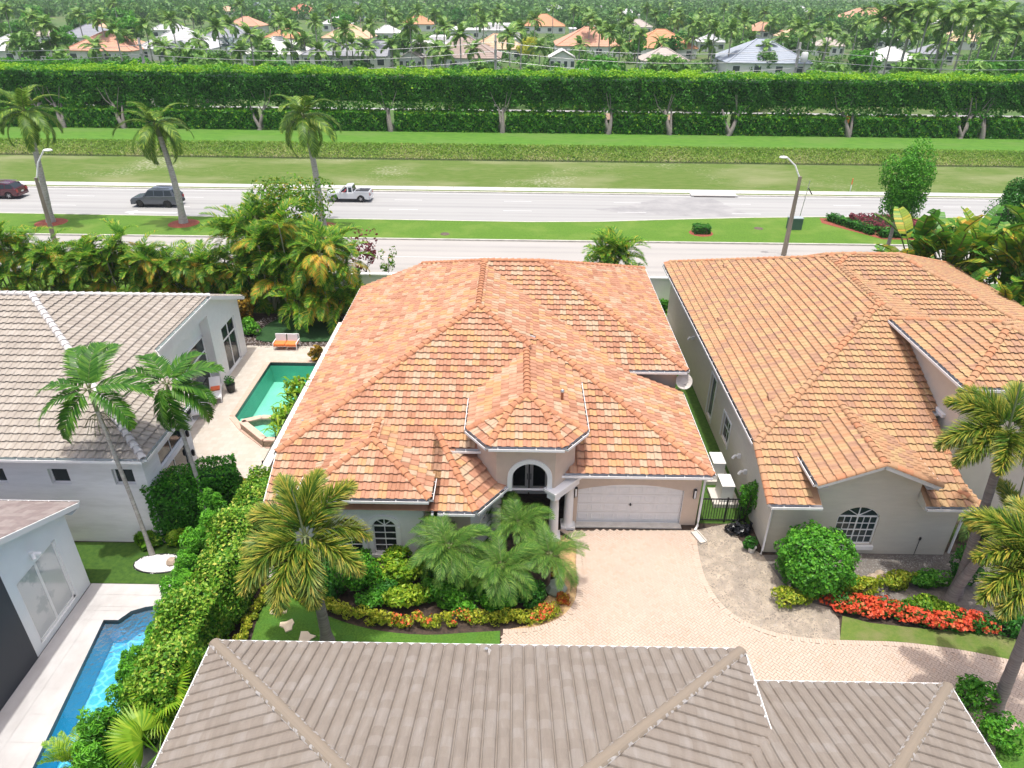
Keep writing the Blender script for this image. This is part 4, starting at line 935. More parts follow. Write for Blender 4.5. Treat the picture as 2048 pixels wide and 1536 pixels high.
# ------------------------------------------------------------------ driveway, lawns and beds
def gp(*q): return [(p.x, p.y) for p in (at(*a) for a in q)]
def smooth(pts, n=4, closed=True):
    out = []; N = len(pts)
    for i in range(N if closed else N-1):
        p0, p1, p2, p3 = [pts[(i+k) % N] if closed else pts[min(max(i+k, 0), N-1)] for k in (-1, 0, 1, 2)]
        for j in range(n):
            t = j/n; out.append(tuple(.5*((2*p1[k])+(-p0[k]+p2[k])*t+(2*p0[k]-5*p1[k]+4*p2[k]-p3[k])*t*t+(-p0[k]+3*p1[k]-3*p2[k]+p3[k])*t**3) for k in (0, 1)))
    if not closed: out.append(pts[-1])
    return out
def inpoly(x, y, P):
    c = False; j = len(P)-1
    for i in range(len(P)):
        if (P[i][1] > y) != (P[j][1] > y) and x < (P[j][0]-P[i][0])*(y-P[i][1])/(P[j][1]-P[i][1])+P[i][0]: c = not c
        j = i
    return c
left_edge = smooth(gp((1120, 1062), (1150, 1085), (1152, 1130), (1154, 1165), (1150, 1200), (1125, 1232), (1080, 1252), (1030, 1258), (1006, 1259)), 4, False)
right_edge = smooth(gp((1392, 1060), (1397, 1105), (1412, 1160), (1442, 1207), (1490, 1243), (1560, 1268), (1640, 1279), (1720, 1282), (1800, 1285), (1900, 1297), (2010, 1318), (2120, 1345), (2300, 1400)), 4, False)
drive = left_edge+[(left_edge[-1][0], 9), (30, 9), (30, right_edge[-1][1])]+right_edge[::-1]
tag(sheet('driveway', drive, -.004, 'paver_base', None), kind='structure'); DRV = bpy.data.objects['driveway']
PV = [mat('paver_blush', (0.495, 0.391, 0.313), .85, (0.466, 0.364, 0.290), .8), mat('paver_sand', (0.503, 0.403, 0.325), .85, (0.479, 0.375, 0.302), .8), mat('paver_shell', (0.491, 0.387, 0.309), .85, (0.463, 0.359, 0.286), .8), mat('paver_rose', (0.486, 0.375, 0.293), .85, (0.459, 0.344, 0.263), .8)]
B = .105; cands = []
c45 = math.cos(math.pi/4); ox, oy = 5.0, 18.0
edge_pts = left_edge+right_edge
EP = np.array([(a[0]+(b_[0]-a[0])*t, a[1]+(b_[1]-a[1])*t) for E_ in (left_edge, right_edge) for a, b_ in zip(E_, E_[1:]) for t in np.linspace(0, 1, 6)[:-1]])
for i in range(-170, 171):
    for j in range(-170, 171):
        k = (i-j) % 4
        if k == 0: cx, cy, hz = i+1, j+.5, True
        elif k == 2: cx, cy, hz = i+.5, j, False
        else: continue
        X, Y_ = ox+(cx-cy)*c45*B, oy+(cx+cy)*c45*B
        if Y_ > 25 or Y_ < 10.5 or X < -2 or X > 23: continue
        if not inpoly(X, Y_, drive): continue
        if X < 6.4 and Y_ < 14.2 or (X < 12.5 and Y_ < 13.8): continue
        if np.min((EP[:, 0]-X)**2+(EP[:, 1]-Y_)**2) < .2**2: continue
        if Y_ > 24.05: continue
        cands.append((X, Y_, math.pi/4 if hz else 3*math.pi/4))
def paver_shape(l=.203, w_=.1, h=.03):
    V = [(s*a*l/2*k, b_*w_/2*(1 if k == 1 else .93), z) for z, k in ((-.004, 1), (h-.008, 1), (h, .965)) for s, a, b_ in ((-1, 1, -1), (1, 1, -1), (1, 1, 1), (-1, 1, 1))]
    F = [(0, 1, 5, 4), (1, 2, 6, 5), (2, 3, 7, 6), (3, 0, 4, 7), (4, 5, 9, 8), (5, 6, 10, 9), (6, 7, 11, 10), (7, 4, 8, 11), (8, 9, 10, 11)]
    return np.array(V), np.array(F)
PVv, PVf = paver_shape(); pm = [fast('paver', PVv, PVf, m_) for m_ in PV]
# soldier course along both kerbs
for E_ in (left_edge, right_edge):
    acc = 0
    for a, b_ in zip(E_, E_[1:]):
        L = math.dist(a, b_); dx, dy = (b_[0]-a[0])/L, (b_[1]-a[1])/L; s = -acc
        while s < L:
            if s >= 0:
                sgn = 1 if E_ is left_edge else -1
                cands.append((a[0]+dx*s-dy*sgn*.1, a[1]+dy*s+dx*sgn*.1, math.atan2(dx, -dy)))
            s += .105
        acc = (acc+L) % .105
cands = [c for c in cands if c[0] < 24]
order = sorted(range(len(cands)), key=lambda i: math.hypot(*cands[i][:2]) if 0 < px((*cands[i][:2], 0))[0] < 2048 and not (px((*cands[i][:2], 0))[1] > 1285 and px((*cands[i][:2], 0))[0] < 1500) else 1e6)
rest = [[], [], [], []]
for r, i in enumerate(order):
    x, y, a = cands[i]; q = int(rng.choice(4, p=[.36, .3, .2, .14])); z = random.uniform(-.002, .002)
    if r < 300: obj('paver', pm[q], DRV, mat=Matrix.Translation((x, y, z)) @ Matrix.Rotation(a, 4, 'Z'))
    else: rest[q].append((x, y, z, a))
Vs, mi = [], []
for q in range(4):
    A = np.array(rest[q]); ca, sa = np.cos(A[:, 3]), np.sin(A[:, 3])
    x = PVv[None, :, 0]*ca[:, None]-PVv[None, :, 1]*sa[:, None]+A[:, :1]; y = PVv[None, :, 0]*sa[:, None]+PVv[None, :, 1]*ca[:, None]+A[:, 1:2]
    Vs.append(np.stack([x, y, np.broadcast_to(PVv[None, :, 2]+A[:, 2:3], x.shape)], -1).reshape(-1, 3)); mi += [q]*len(A)*len(PVf)
Vs = np.concatenate(Vs); nP = len(Vs)//len(PVv); F = (PVf[None]+np.arange(nP)[:, None, None]*len(PVv)).reshape(-1, 4)
ptag(obj('paver', fast('pavers', Vs, F, PV, mi), DRV))

front = smooth(gp((497, 1300), (520, 1225), (545, 1195), (575, 1190), (600, 1205), (640, 1225), (690, 1245), (760, 1262), (850, 1270), (930, 1266), (1000, 1262)), 3, False)
sheet('front_lawn', front+[(left_edge[-1][0]-.02, 12), (-9.2, 12)], .012, 'lawn_front')
sheet('right_lawn', [(p[0], p[1]+.02) for p in right_edge[26:42]]+gp((2060, 1285), (1980, 1268), (1850, 1258), (1740, 1246), (1685, 1232)), .012, 'lawn_dry')
sand = right_edge[:27]+gp((1678, 1240), (1660, 1215), (1600, 1200), (1560, 1160), (1525, 1110), (1478, 1080), (1462, 1046))
sheet('sand_patch', [(p[0]+.01, p[1]) for p in sand], .004, 'sand')
sheet('gravel_bed', gp((1520, 1110), (1560, 1165), (1600, 1200), (1670, 1215), (1800, 1225), (1990, 1240), (2100, 1200), (1960, 1104)), .0, 'soil_gray')
sheet('side_turf', [(8.15, 24.6), (10.6, 24.6), (10.6, 46.5), (8.15, 46.5)], -.012, 'turf')
gb = smooth(gp((1105, 1062), (1118, 1110), (1125, 1150), (1105, 1180), (1080, 1215), (1060, 1250)), 4, False)
sheet('gold_gravel_bed', gb+[(p[0]-.02, p[1]) for p in left_edge[::-1]][2:-4], -.002, 'pebble_gold')
def scatter_stones(name, poly, n, size, mt, z=0.0, seed=0, label=None, cat=None):
    xs = [p[0] for p in poly]; ys = [p[1] for p in poly]; C = []
    while len(C) < n:
        x, y = random.uniform(min(xs), max(xs)), random.uniform(min(ys), max(ys))
        if inpoly(x, y, poly): C.append((x, y))
    C = np.array(C); S = size*rng.uniform(.6, 1.4, (n, 3))*np.array([1, 1, .55])
    U = np.array([(1, 0, 0), (0, 1, 0), (-1, 0, 0), (0, -1, 0), (0, 0, 1), (0, 0, -.4)]); F0 = np.array([(0, 1, 4), (1, 2, 4), (2, 3, 4), (3, 0, 4)])
    a = rng.uniform(0, 6.28, n); ca, sa = np.cos(a)[:, None], np.sin(a)[:, None]; v = U[None]*S[:, None]
    x = v[:, :, 0]*ca-v[:, :, 1]*sa+C[:, :1]; y = v[:, :, 0]*sa+v[:, :, 1]*ca+C[:, 1:]
    V = np.stack([x, y, v[:, :, 2]+z+size*.15], -1).reshape(-1, 3); F = (F0[None]+np.arange(n)[:, None, None]*6).reshape(-1, 3)
    return tag(obj(name, fast(name, V, F, mt)), label, cat, kind='stuff')
peb = mat('stone_gold', (.6, .42, .2), .8, (.35, .22, .12), 3); scatter_stones('gold_gravel', gb+left_edge[::-1][2:-4], 2200, .035, peb)
scatter_stones('sand_debris', sand, 2600, .035, mat('stone_dull', (.4, .35, .29), .9, (.2, .17, .14), 2))
scatter_stones('bed_gravel', gp((1660, 1108), (1900, 1112), (1950, 1150), (1680, 1150)), 900, .025, mat('stone_gray', (.38, .36, .34), .9, (.2, .19, .18), 2))
# turf strip, white patio and pool on the left
strip('artificial_turf', -19.5, -11.4, 20.46, 22.8, -.012, 'turf')
PX0 = -16.68
pool = gp((60, 1546), (207, 1240), (236, 1240), (262, 1222), (290, 1214), (330, 1208)); pool = [pool[0]]+pool[1:]
poolp = [(-14.4, 9), *pool[0:], (-12.4, 19.75), (-12.0, 9)]
b = MB()
for i in range(5):
    for j in range(16):
        x0, y0 = PX0+i*.9, 20.42-.9*(j+1)
        P = [(x0+.006, y0+.006), (x0+.894, y0+.006), (x0+.894, y0+.894), (x0+.006, y0+.894)]
        if inpoly(x0+.45, y0+.45, [(p[0]-.05, p[1]) for p in poolp]) and all(inpoly(p[0], p[1], poolp) for p in P): continue
        b.add([(p[0], p[1], -.002) for p in P], [(0, 1, 2, 3)])
ex = strip('patio_base', PX0, -12.2, 5, 20.44, -.024, 'patio_joint')
def patio_minus(name, quads, z, mt, n=None):
    b = MB()
    for q in quads: b.poly([(p[0], p[1], z) for p in q])
    return tag(b.obj(name, M[mt]), kind='structure')
# patio paved around the pool: slabs in bands left of and beyond the water
patio_quads = []
edge = [(-14.45, 9.0)]+pool
for (x0, y0), (x1, y1) in zip(edge, edge[1:]):
    if abs(y1-y0) < .02: continue
    n = max(1, int(abs(y1-y0)/.9))
    for k in range(n):
        ya, yb_ = y0+(y1-y0)*k/n, y0+(y1-y0)*(k+1)/n; xa, xb = x0+(x1-x0)*k/n, x0+(x1-x0)*(k+1)/n
        xs = [PX0]+[PX0+.9*q for q in range(1, 6) if PX0+.9*q < min(xa, xb)-.15]
        for u, v in zip(xs, xs[1:]): patio_quads.append([(u+.004, ya+.004), (v-.004, ya+.004), (v-.004, yb_-.004), (u+.004, yb_-.004)])
        patio_quads.append([(xs[-1]+.004, ya+.004), (xa, ya), (xb, yb_), (xs[-1]+.004, yb_-.004)])
bpy.data.objects.remove(ex)
PT = sheet('patio', [(PX0, 8.9), (-14.45, 8.9)]+pool+[(-12.2, 19.85), (-11.6, 20.44), (PX0, 20.44)], -.009, 'patio_white')
for i in range(6): patio_quads.append([(PX0+.9*i+.004, 19.86), (PX0+.9*(i+1)-.004, 19.86), (PX0+.9*(i+1)-.004, 20.43), (PX0+.9*i+.004, 20.43)])
top_fill = [p for p in patio_quads]
for q in top_fill:
    k = MB(); k.poly([(p[0], p[1], .0) for p in q]); k.obj('patio_slab', M['patio_white'], PT)
def basin(name, P, depth, floor_m, tile_m, z=-.1, steps=True, holes=()):
    b = MB(); n = len(P); b.poly([(p[0], p[1], z-depth) for p in P], 0)
    for i in range(n):
        p, q = P[i], P[(i+1) % n]; b.poly([(p[0], p[1], z-depth), (q[0], q[1], z-depth), (q[0], q[1], -.22), (p[0], p[1], -.22)], 0); b.poly([(p[0], p[1], -.22), (q[0], q[1], -.22), (q[0], q[1], -.0), (p[0], p[1], -.0)], 1)
    return tag(b.obj(name, [M[floor_m], M[tile_m]]), kind='structure')
def watermat(name, tint, bump=.02, sc=5.0, caustic=None):
    mt = bpy.data.materials.new(name); mt.use_nodes = True; nt = mt.node_tree; N = nt.nodes.new; L = nt.links.new; out = nt.nodes['Material Output']; nt.nodes.remove(nt.nodes['Principled BSDF'])
    tr = N('ShaderNodeBsdfTransparent'); tr.inputs[0].default_value = (*tint, 1); gl = N('ShaderNodeBsdfGlossy'); gl.inputs[1].default_value = .02
    fr = N('ShaderNodeFresnel'); fr.inputs[0].default_value = 1.33; mx = N('ShaderNodeMixShader')
    tc = N('ShaderNodeTexCoord'); n = N('ShaderNodeTexNoise'); n.inputs['Scale'].default_value = sc; n.inputs['Detail'].default_value = 3; b = N('ShaderNodeBump'); b.inputs['Distance'].default_value = bump
    L(tc.outputs['Object'], n.inputs['Vector']); L(n.outputs[0], b.inputs['Height']); L(b.outputs[0], gl.inputs['Normal']); L(b.outputs[0], fr.inputs['Normal'])
    L(fr.outputs[0], mx.inputs[0]); L(tr.outputs[0], mx.inputs[1]); L(gl.outputs[0], mx.inputs[2]); L(mx.outputs[0], out.inputs[0]); return mt
# floor of the blue pool: plaster with a bright web of ripple light painted in
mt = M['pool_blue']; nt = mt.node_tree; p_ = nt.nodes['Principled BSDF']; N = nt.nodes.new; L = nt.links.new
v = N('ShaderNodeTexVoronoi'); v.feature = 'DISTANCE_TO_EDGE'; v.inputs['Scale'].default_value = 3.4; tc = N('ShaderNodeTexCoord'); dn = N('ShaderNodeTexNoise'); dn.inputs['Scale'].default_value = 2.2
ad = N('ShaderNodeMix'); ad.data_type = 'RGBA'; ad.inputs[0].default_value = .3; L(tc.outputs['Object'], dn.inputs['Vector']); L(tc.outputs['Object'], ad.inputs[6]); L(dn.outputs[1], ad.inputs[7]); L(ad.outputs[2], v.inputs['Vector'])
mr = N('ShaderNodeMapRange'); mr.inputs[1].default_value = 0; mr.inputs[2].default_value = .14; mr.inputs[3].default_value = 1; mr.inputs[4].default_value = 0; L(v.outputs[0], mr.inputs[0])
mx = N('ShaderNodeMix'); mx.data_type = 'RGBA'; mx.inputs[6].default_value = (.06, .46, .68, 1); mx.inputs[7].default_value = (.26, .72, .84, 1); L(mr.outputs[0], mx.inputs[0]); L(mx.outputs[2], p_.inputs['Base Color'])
sm('pool_wall_blue', (.03, .46, .68), .5, (.05, .5, .72), 2)
b = MB(); P = poolp; n = len(P)
b.poly([(p[0], p[1], -1.25) for p in P], 0)
for i in range(n):
    p, q = P[i], P[(i+1) % n]; b.poly([(p[0], p[1], -1.25), (q[0], q[1], -1.25), (q[0], q[1], -.2), (p[0], p[1], -.2)], 2); b.poly([(p[0], p[1], -.2), (q[0], q[1], -.2), (q[0], q[1], 0), (p[0], p[1], 0)], 1)
tag(b.obj('pool_basin', [M['pool_blue'], M['pool_tile'], M['pool_wall_blue']]), kind='structure')
sheet('pool_water', poolp, -.11, 'pool_blue').data.materials[0] = watermat('water_blue', (.82, .96, 1), .01, 6)
# ground cannot fill the basins: cut the soil sheet and ground round them
GP = [(-15.36, 32.9), (-14.4, 31.7), (-12.75, 30.2), (-11.6, 30.2), (-11.6, 39.25), (-15.36, 39.25)]
def hole_sheet(o, holes):
    bm_ = __import__('bmesh').new(); bm_.from_mesh(o.data)
    import bmesh
    for h in holes:
        for i in range(len(h)):
            p, q = Vector((*h[i], 0)), Vector((*h[(i+1) % len(h)], 0)); d = q-p
            bmesh.ops.bisect_plane(bm_, geom=bm_.verts[:]+bm_.edges[:]+bm_.faces[:], plane_co=p, plane_no=Vector((-d.y, d.x, 0)))
        dele = [f for f in bm_.faces if inpoly(f.calc_center_median().x, f.calc_center_median().y, h)]
        bmesh.ops.delete(bm_, geom=dele, context='FACES')
    bm_.to_mesh(o.data); bm_.free()
hole_sheet(bpy.data.objects['yard_soil'], [poolp, GP]); hole_sheet(bpy.data.objects['ground'], [poolp, GP])
# cream patio, green pool and spa of the white house
pat = [(-17.6, 26.5), (-14.7, 26.5), (-14.7, 23.4), (-11.4, 23.4), (-11.35, 30.2), (-12.75, 30.2), (-14.4, 31.7), (-15.36, 32.9), (-15.36, 39.25), (-11.35, 39.25), (-11.35, 41.6), (-17.6, 41.6)]
PC = sheet('pool_deck', pat, -.012, 'patio_cream'); joint = sm('deck_joint', (.66, .6, .53), .9)
k = MB()
for i in range(40):
    for j in range(60):
        x, y = -17.5+i*.3+(j % 2)*.15, 23.5+j*.3
        if all(inpoly(x+dx, y+dy, pat) for dx, dy in ((-.14, -.14), (.14, -.14), (.14, .14), (-.14, .14))) : k.add([(x-.143, y-.143, -.004), (x+.143, y-.143, -.004), (x+.143, y+.143, -.004), (x-.143, y+.143, -.004)], [(0, 1, 2, 3)], random.randrange(3))
ptag(k.obj('paver', [mat('deck_paver', (0.512, 0.462, 0.395), .85, (0.479, 0.428, 0.370), 2), mat('deck_paver_pale', (0.529, 0.483, 0.420), .85, (0.496, 0.449, 0.386), 2), mat('deck_paver_warm', (0.504, 0.445, 0.378), .85, (0.470, 0.412, 0.344), 2)], PC))
k = MB()
for p, q in zip(GP[:1]+GP[::-1], GP[::-1]):
    d = Vector((q[0]-p[0], q[1]-p[1], 0)); L_ = d.length
    if L_ < .1: continue
    d /= L_; o = Vector((-d.y, d.x, 0)); n = max(1, int(L_/.16))
    for i in range(n):
        c = Vector((*p, 0))+d*(L_*(i+.5)/n)+o*.15; k.box(c+Vector((0, 0, .01)), (L_/n-.012, .3, .06), 0, math.atan2(d.y, d.x))
ptag(k.obj('coping', M['coping'], PC))
sm('pool_wall_green', (.12, .43, .34), .5, (.15, .47, .37), 2)
b = MB(); P = GP; n = len(P); b.poly([(p[0], p[1], -1.4) for p in P], 0)
for i in range(n):
    p, q = P[i], P[(i+1) % n]; b.poly([(p[0], p[1], -1.4), (q[0], q[1], -1.4), (q[0], q[1], -.22), (p[0], p[1], -.22)], 2); b.poly([(p[0], p[1], -.22), (q[0], q[1], -.22), (q[0], q[1], 0), (p[0], p[1], 0)], 1)
for i in range(3): b.box((-14.6+.0, 33.1+i*.45, -1.3+.0+(.9-.3*i)/2), (1.3, .45, .9-.3*i), 0)
tag(b.obj('green_pool_basin', [M['pool_green'], M['pool_tile'], M['pool_wall_green']]), kind='structure')
sheet('green_pool_water', GP, -.12, 'pool_green').data.materials[0] = watermat('water_green', (.7, .95, .88), .012, 5)
sp_ = thing('raised_spa', 'raised stone spa with tiled face at the near end of the green pool', 'spa', (-13.2, 31.0, 0))
S = [Vector((-14.5, 31.75, 0)), Vector((-12.8, 30.1, 0)), Vector((-11.7, 30.1, 0)), Vector((-11.7, 32.2, 0)), Vector((-13.6, 32.2, 0))]
k = MB(); kt = MB()
for p, q in zip(S, S[1:]+S[:1]):
    d = (q-p).normalized(); k.bar(p+Vector((0, 0, .42)), q+Vector((0, 0, .42)), .34, .08); kt.bar(p+Vector((0, 0, .19)), q+Vector((0, 0, .19)), .26, .38)
k.obj('coping', M['coping'], sp_, loc=-sp_.location); kt.obj('tiled_face', mat('tile_brown', (.2, .15, .11), .5, (.4, .3, .2), 9), sp_, loc=-sp_.location)
k = MB(); k.poly([(p.x, p.y, .3) for p in S]); o = k.obj('water', watermat('water_spa', (.7, .95, .88), .012, 5), sp_, loc=-sp_.location)
k = MB(); k.poly([(p.x, p.y, .02) for p in S]); k.obj('floor', M['pool_green'], sp_, loc=-sp_.location)
lw = smooth([(-17.3, 42.4), (-16.9, 45.6), (-14, 46.2), (-11.9, 45.5), (-11.8, 42.6), (-14.5, 42.2)], 3); sheet('back_lawn', lw, .05, 'lawn_dark')
bord = smooth([(-17.9, 41.7), (-17.9, 46), (-14, 46.6), (-11.4, 46), (-11.4, 41.7)], 3)
scatter_stones('river_stones', bord, 1500, .06, mat('stone_river', (.34, .3, .28), .8, (.16, .14, .13), 2), -.02)
# stepping stones
for i, (x, y, lab) in enumerate(((560, 1182, 'cream stepping stone on the soil next to the birdbath'), (557, 1222, 'cream stepping stone second from the birdbath on the lawn'), (575, 1252, 'cream stepping stone midway along the lawn path'), (613, 1276, 'cream stepping stone beside the foxtail palm trunk'), (655, 1297, 'cream stepping stone half hidden behind the taupe roof'))):
    c = at(x, y); n = 9; r = [(.3+.1*random.uniform(-1, 1))*(1 if j % 3 else .8) for j in range(n)]
    k = MB(); k.prism([(r[j]*math.cos(2*math.pi*j/n+i), .85*r[j]*math.sin(2*math.pi*j/n+i)) for j in range(n)], 0, .05)
    o = k.obj('stepping_stone', mat('stone_cream', (.84, .71, .52), .9, (.78, .64, .46), 3, bump=.01) if i == 0 else bpy.data.materials['stone_cream'], loc=(c.x, c.y, .012)); tag(o, lab, 'stepping stone', 'stepping stones across the front lawn')
t = thing('birdbath', 'small round pale birdbath at the top of the stone path', 'birdbath', at(552, 1168)); k = MB(); k.lathe((0, 0, 0), [(.2, 0), (.16, .06), (.07, .12), (.07, .5), (.12, .55)], 14); k.obj('pedestal', M['concrete'], t); k = MB(); k.lathe((0, 0, .55), [(.12, 0), (.3, .08), (.33, .13), (.3, .13), (.24, .09), (.05, .07)], 18); k.obj('bowl', M['concrete'], t)

# ------------------------------------------------------------------ garden objects
def ac(loc, rz, label, s=1.0):
    t = thing('air_conditioner', label, 'air conditioner', loc, rz, 'air conditioners between the two houses'); k = MB()
    k.box((0, 0, .1), (1.25, 1.2, .2)); k.obj('concrete_pad', M['concrete'], t)
    k = MB(); k.box((0, 0, .22+.45*s), (.9, .55, .9*s)); k.box((0, 0, .22+.9*s+.015), (.94, .6, .04)); k.obj('casing', M['white_paint'], t)
    k = MB(); k.lathe((0, 0, 0), [(.3, 0), (.32, .02), (.3, .04)], 20); g = k.obj('fan_grille', M['steel'], t); g.matrix_local = Matrix.Translation((0, -.28, .22+.45*s)) @ Matrix.Rotation(math.pi/2, 4, 'X')
    k = MB()
    for i in range(7): k.box((.462, 0, .35+.1*i), (.02, .5, .03))
    k.obj('louvre', M['steel'], t)
ac((9.75, 28.0, 0), math.pi/2, 'taller white air conditioner unit behind the black gate'); ac((9.75, 26.3, 0), math.pi/2, 'white air conditioner on a concrete pad just behind the gate', .95)
t = thing('metal_gate', 'black metal picket gate between the garage and the beige house', 'gate', (8.15, 24.7, 0)); 
for x in (.06, 1.25, 1.9): k = MB(); k.box((x, 0, .68), (.07, .07, 1.36)); k.obj('post', M['black_metal'], t)
for z in (.12, 1.28): k = MB(); k.box((1.1, 0, z), (2.2, .04, .05)); k.obj('rail', M['black_metal'], t)
pk = MB(); pk.box((0, 0, .7), (.022, .022, 1.18)); pkm = pk.mesh('picket', M['black_metal'])
for i in range(18): obj('picket', pkm, t, loc=(.16+i*.118, 0, 0))
t = thing('satellite_dish', 'small grey satellite dish mounted below the raised roof corner', 'satellite dish', (8.45, 31.3, 3.0)); k = MB(); k.tube([(-.3, .15, -.1), (-.05, .05, .0), (0, 0, .5)], .035, 8); k.obj('mast', M['steel'], t)
k = MB(); k.lathe((0, 0, 0), [(.02, .0), (.2, .03), (.38, .12), (.42, .17), (.4, .17), (.2, .06)], 20); o = k.obj('dish', M['concrete'], t); o.matrix_local = Matrix.Translation((0, -.05, .5)) @ Matrix.Rotation(math.radians(55), 4, 'X')
k = MB(); k.tube([(0, -.1, .35), (0, -.5, .55)], .015, 6); k.box((0, -.52, .58), (.08, .1, .08)); k.obj('arm', M['steel'], t)
k = MB()
for i in range(5):
    r = .32+.05*random.random(); k.tube([(r*math.cos(a)+.04*i, r*math.sin(a), .04*i+.5+r*.6*math.sin(a)) for a in np.linspace(0, 2*math.pi, 22)], .02, 5, cap=False)
tag(k.obj('garden_hose', mat('hose', (.03, .05, .06), .4), loc=(9.0, 30.6, .2)), 'dark garden hose coiled beside the tan house wall', 'hose')
o = thing('downspout_tile', 'tan concrete splash block below the garage downspout', 'splash block', (8.0, 23.7, 0), .35); k = MB(); k.box((0, -.1, .04), (.34, .75, .08)); k.box((-.15, -.1, .1), (.05, .75, .05)); k.box((.15, -.1, .1), (.05, .75, .05)); k.obj('block', M['concrete'], o)
P, Nn = blobpts(260, (0, 0, .2), (.75, .4, .28), 8, .6); V, F = leafcloud(P, Nn, .22, .8, .3); tag(obj('plastic_sheet', fast('plastic_sheet', V, F, mat('black_plastic', (.02, .022, .025), .25)), loc=(9.75, 24.1, 0)), 'crumpled black plastic sheeting heaped beside the gate', 'plastic sheet')
k = MB(); k.lathe((0, 0, 0), [(.12, 0), (.17, .26), (.19, .28), (.16, .26), (.11, .05)], 14); tag(k.obj('plant_pot', M['white_paint'], loc=at(1502, 1103)), 'white plant pot at the foot of a bush by the beige house', 'pot')
k = MB(); k.tube([(0, 0, 0), (.02, 0, .85)], .012, 6); k.box((.02, 0, .9), (.06, .05, .14)); tag(k.obj('garden_spike', M['black_metal'], loc=at(1827, 1110)), 'thin black-headed garden spike in front of the beige wall', 'garden spike')
k = MB()
for i in range(26): k.tube([(.3*math.sin(i)*random.random()*2, .25*math.cos(i*2), .03), (.4*math.cos(i*1.7), .3*math.sin(i*1.3), .1), (.7*math.sin(i*2.3), .4*math.cos(i*1.1), .05)], .014, 4)
tag(k.obj('brush_pile', M['bark_gray'], loc=at(1755, 1187)), 'grey heap of cut twigs between the yellow shrubs', 'brush pile')
for i, (x, y, s, lab) in enumerate(((1747, 1160, .26, 'flat tan rock standing between the yellow shrubs'), (1760, 1150, .2, 'pale rock tucked behind the flat tan rock'))):
    k = MB(); k.lathe((0, 0, 0), [(s, 0), (s*1.1, s*.4), (s*.6, s*.9), (.02, s)], 7, sm=False); tag(k.obj('rock', mat('rock', (.45, .36, .28), .9, (.35, .27, .2), 4, bump=.02) if i == 0 else bpy.data.materials['rock'], loc=at(x, y), rz=i), lab, 'rock', 'rocks in the flower bed')
k = MB(); k.lathe((0, 0, 0), [(.42, 0), (.45, .12), (.3, .34), (.03, .42)], 8, sm=False); tag(k.obj('rock', mat('rock_green', (.2, .25, .2), .9, (.3, .33, .28), 4, bump=.02), loc=at(1112, 1180)), 'grey-green boulder in the gold gravel by the driveway', 'rock', 'rocks in the flower bed')
# garden wall between the white house and the terracotta house
t = thing('garden_wall', 'long white garden wall running beside the green pool', 'wall', (-11.15, 32, 0)); k = MB(); k.box((0, 0, .9), (.22, 18.5, 1.8)); k.obj('wall_body', M['stucco_white'], t); k = MB(); k.box((0, 0, 1.84), (.36, 18.6, .1)); k.obj('cap', mat('cap_white', (.72, .70, .67), .9, (.5, .47, .42), 2.5), t)
t = thing('pool_fence', 'dark green mesh pool fence along the garden wall', 'fence', (-11.42, 28.2, 0)); k = MB()
for i in range(5): q = MB(); q.box((0, -4+i*2, .95), (.05, .05, 1.9)); q.obj('post', M['black_metal'], t)
for i in range(60): k.box((0, -4+i*.135, .95), (.012, .03, 1.75))
for i in range(12): k.box((0, 0, .15+i*.15), (.012, 8, .02))
ptag(k.obj('mesh', mat('fence_green', (.04, .1, .07), .6), t))
t = thing('perimeter_wall', 'white perimeter wall behind the terracotta and beige houses', 'wall', (2, 50.3, 0)); k = MB(); k.box((0, 0, .85), (60, .22, 1.7)); k.obj('wall_body', M['white_paint'], t); k = MB(); k.box((0, 0, 1.75), (60, .36, .1)); k.obj('cap', M['white_trim'], t)
strip('rear_patio', 8.3, 10.5, 43, 50.1, .01, 'patio_white'); strip('rear_lawn', -11.3, 30, 45.6, 50.1, -.02, 'lawn_dry')
# pool furniture
def lounge(loc, rz, label):
    t = thing('pool_lounger', label, 'lounger', loc, rz, 'white loungers on the pool deck'); k = MB()
    for x in (-.3, .3): k.bar((x, -.9, .3), (x, .9, .3), .05, .05)
    for x, y in ((-.3, -.8), (.3, -.8), (-.3, .7), (.3, .7)): k.box((x, y, .14), (.05, .05, .28))
    k.obj('frame', M['white_trim'], t); k = MB(); k.box((0, -.25, .36), (.6, 1.25, .08)); k.obj('seat', M['white_paint'], t)
    k = MB(); k.bar((0, .35, .38), (0, .92, .8), .6, .08); k.obj('backrest', M['white_paint'], t); return t
t = lounge((-17.15, 35.0, 0), .35, 'white pool lounger with an orange towel on its seat'); lounge((-17.5, 33.3, 0), .35, 'white pool lounger half hidden behind a palm')
k = MB(); k.box((0, 0, 0), (.5, .45, .06)); o = k.obj('towel', mat('towel_orange', (.75, .16, .06), .9), loc=(-17.2, 35.15, .46), rz=.35); tag(o, 'folded orange towel lying on the white lounger', 'towel')
t = thing('garden_sofa', 'two-seat white metal sofa with orange cushions by the pool', 'sofa', (-14.9, 41.3, 0)); k = MB()
for x in (-.75, .75): k.bar((x, -.35, .5), (x, .4, .5), .05, .05); k.box((x, -.35, .25), (.05, .05, .5)); k.box((x, .4, .42), (.05, .05, .84))
k.bar((-.75, .4, .82), (.75, .4, .82), .05, .05); k.bar((-.75, -.35, .28), (.75, -.35, .28), .05, .05); k.obj('frame', M['white_trim'], t)
for x in (-.37, .37):
    k = MB(); k.box((x, -.02, .36), (.7, .72, .16)); k.obj('seat_cushion', mat('cushion_orange', (.75, .2, .05), .9) if x < 0 else bpy.data.materials['cushion_orange'], t); k = MB(); k.bar((x, .25, .42), (x, .36, .84), .66, .14); k.obj('back_cushion', mat('cushion_gray', (.5, .48, .5), .9) if x < 0 else bpy.data.materials['cushion_gray'], t)
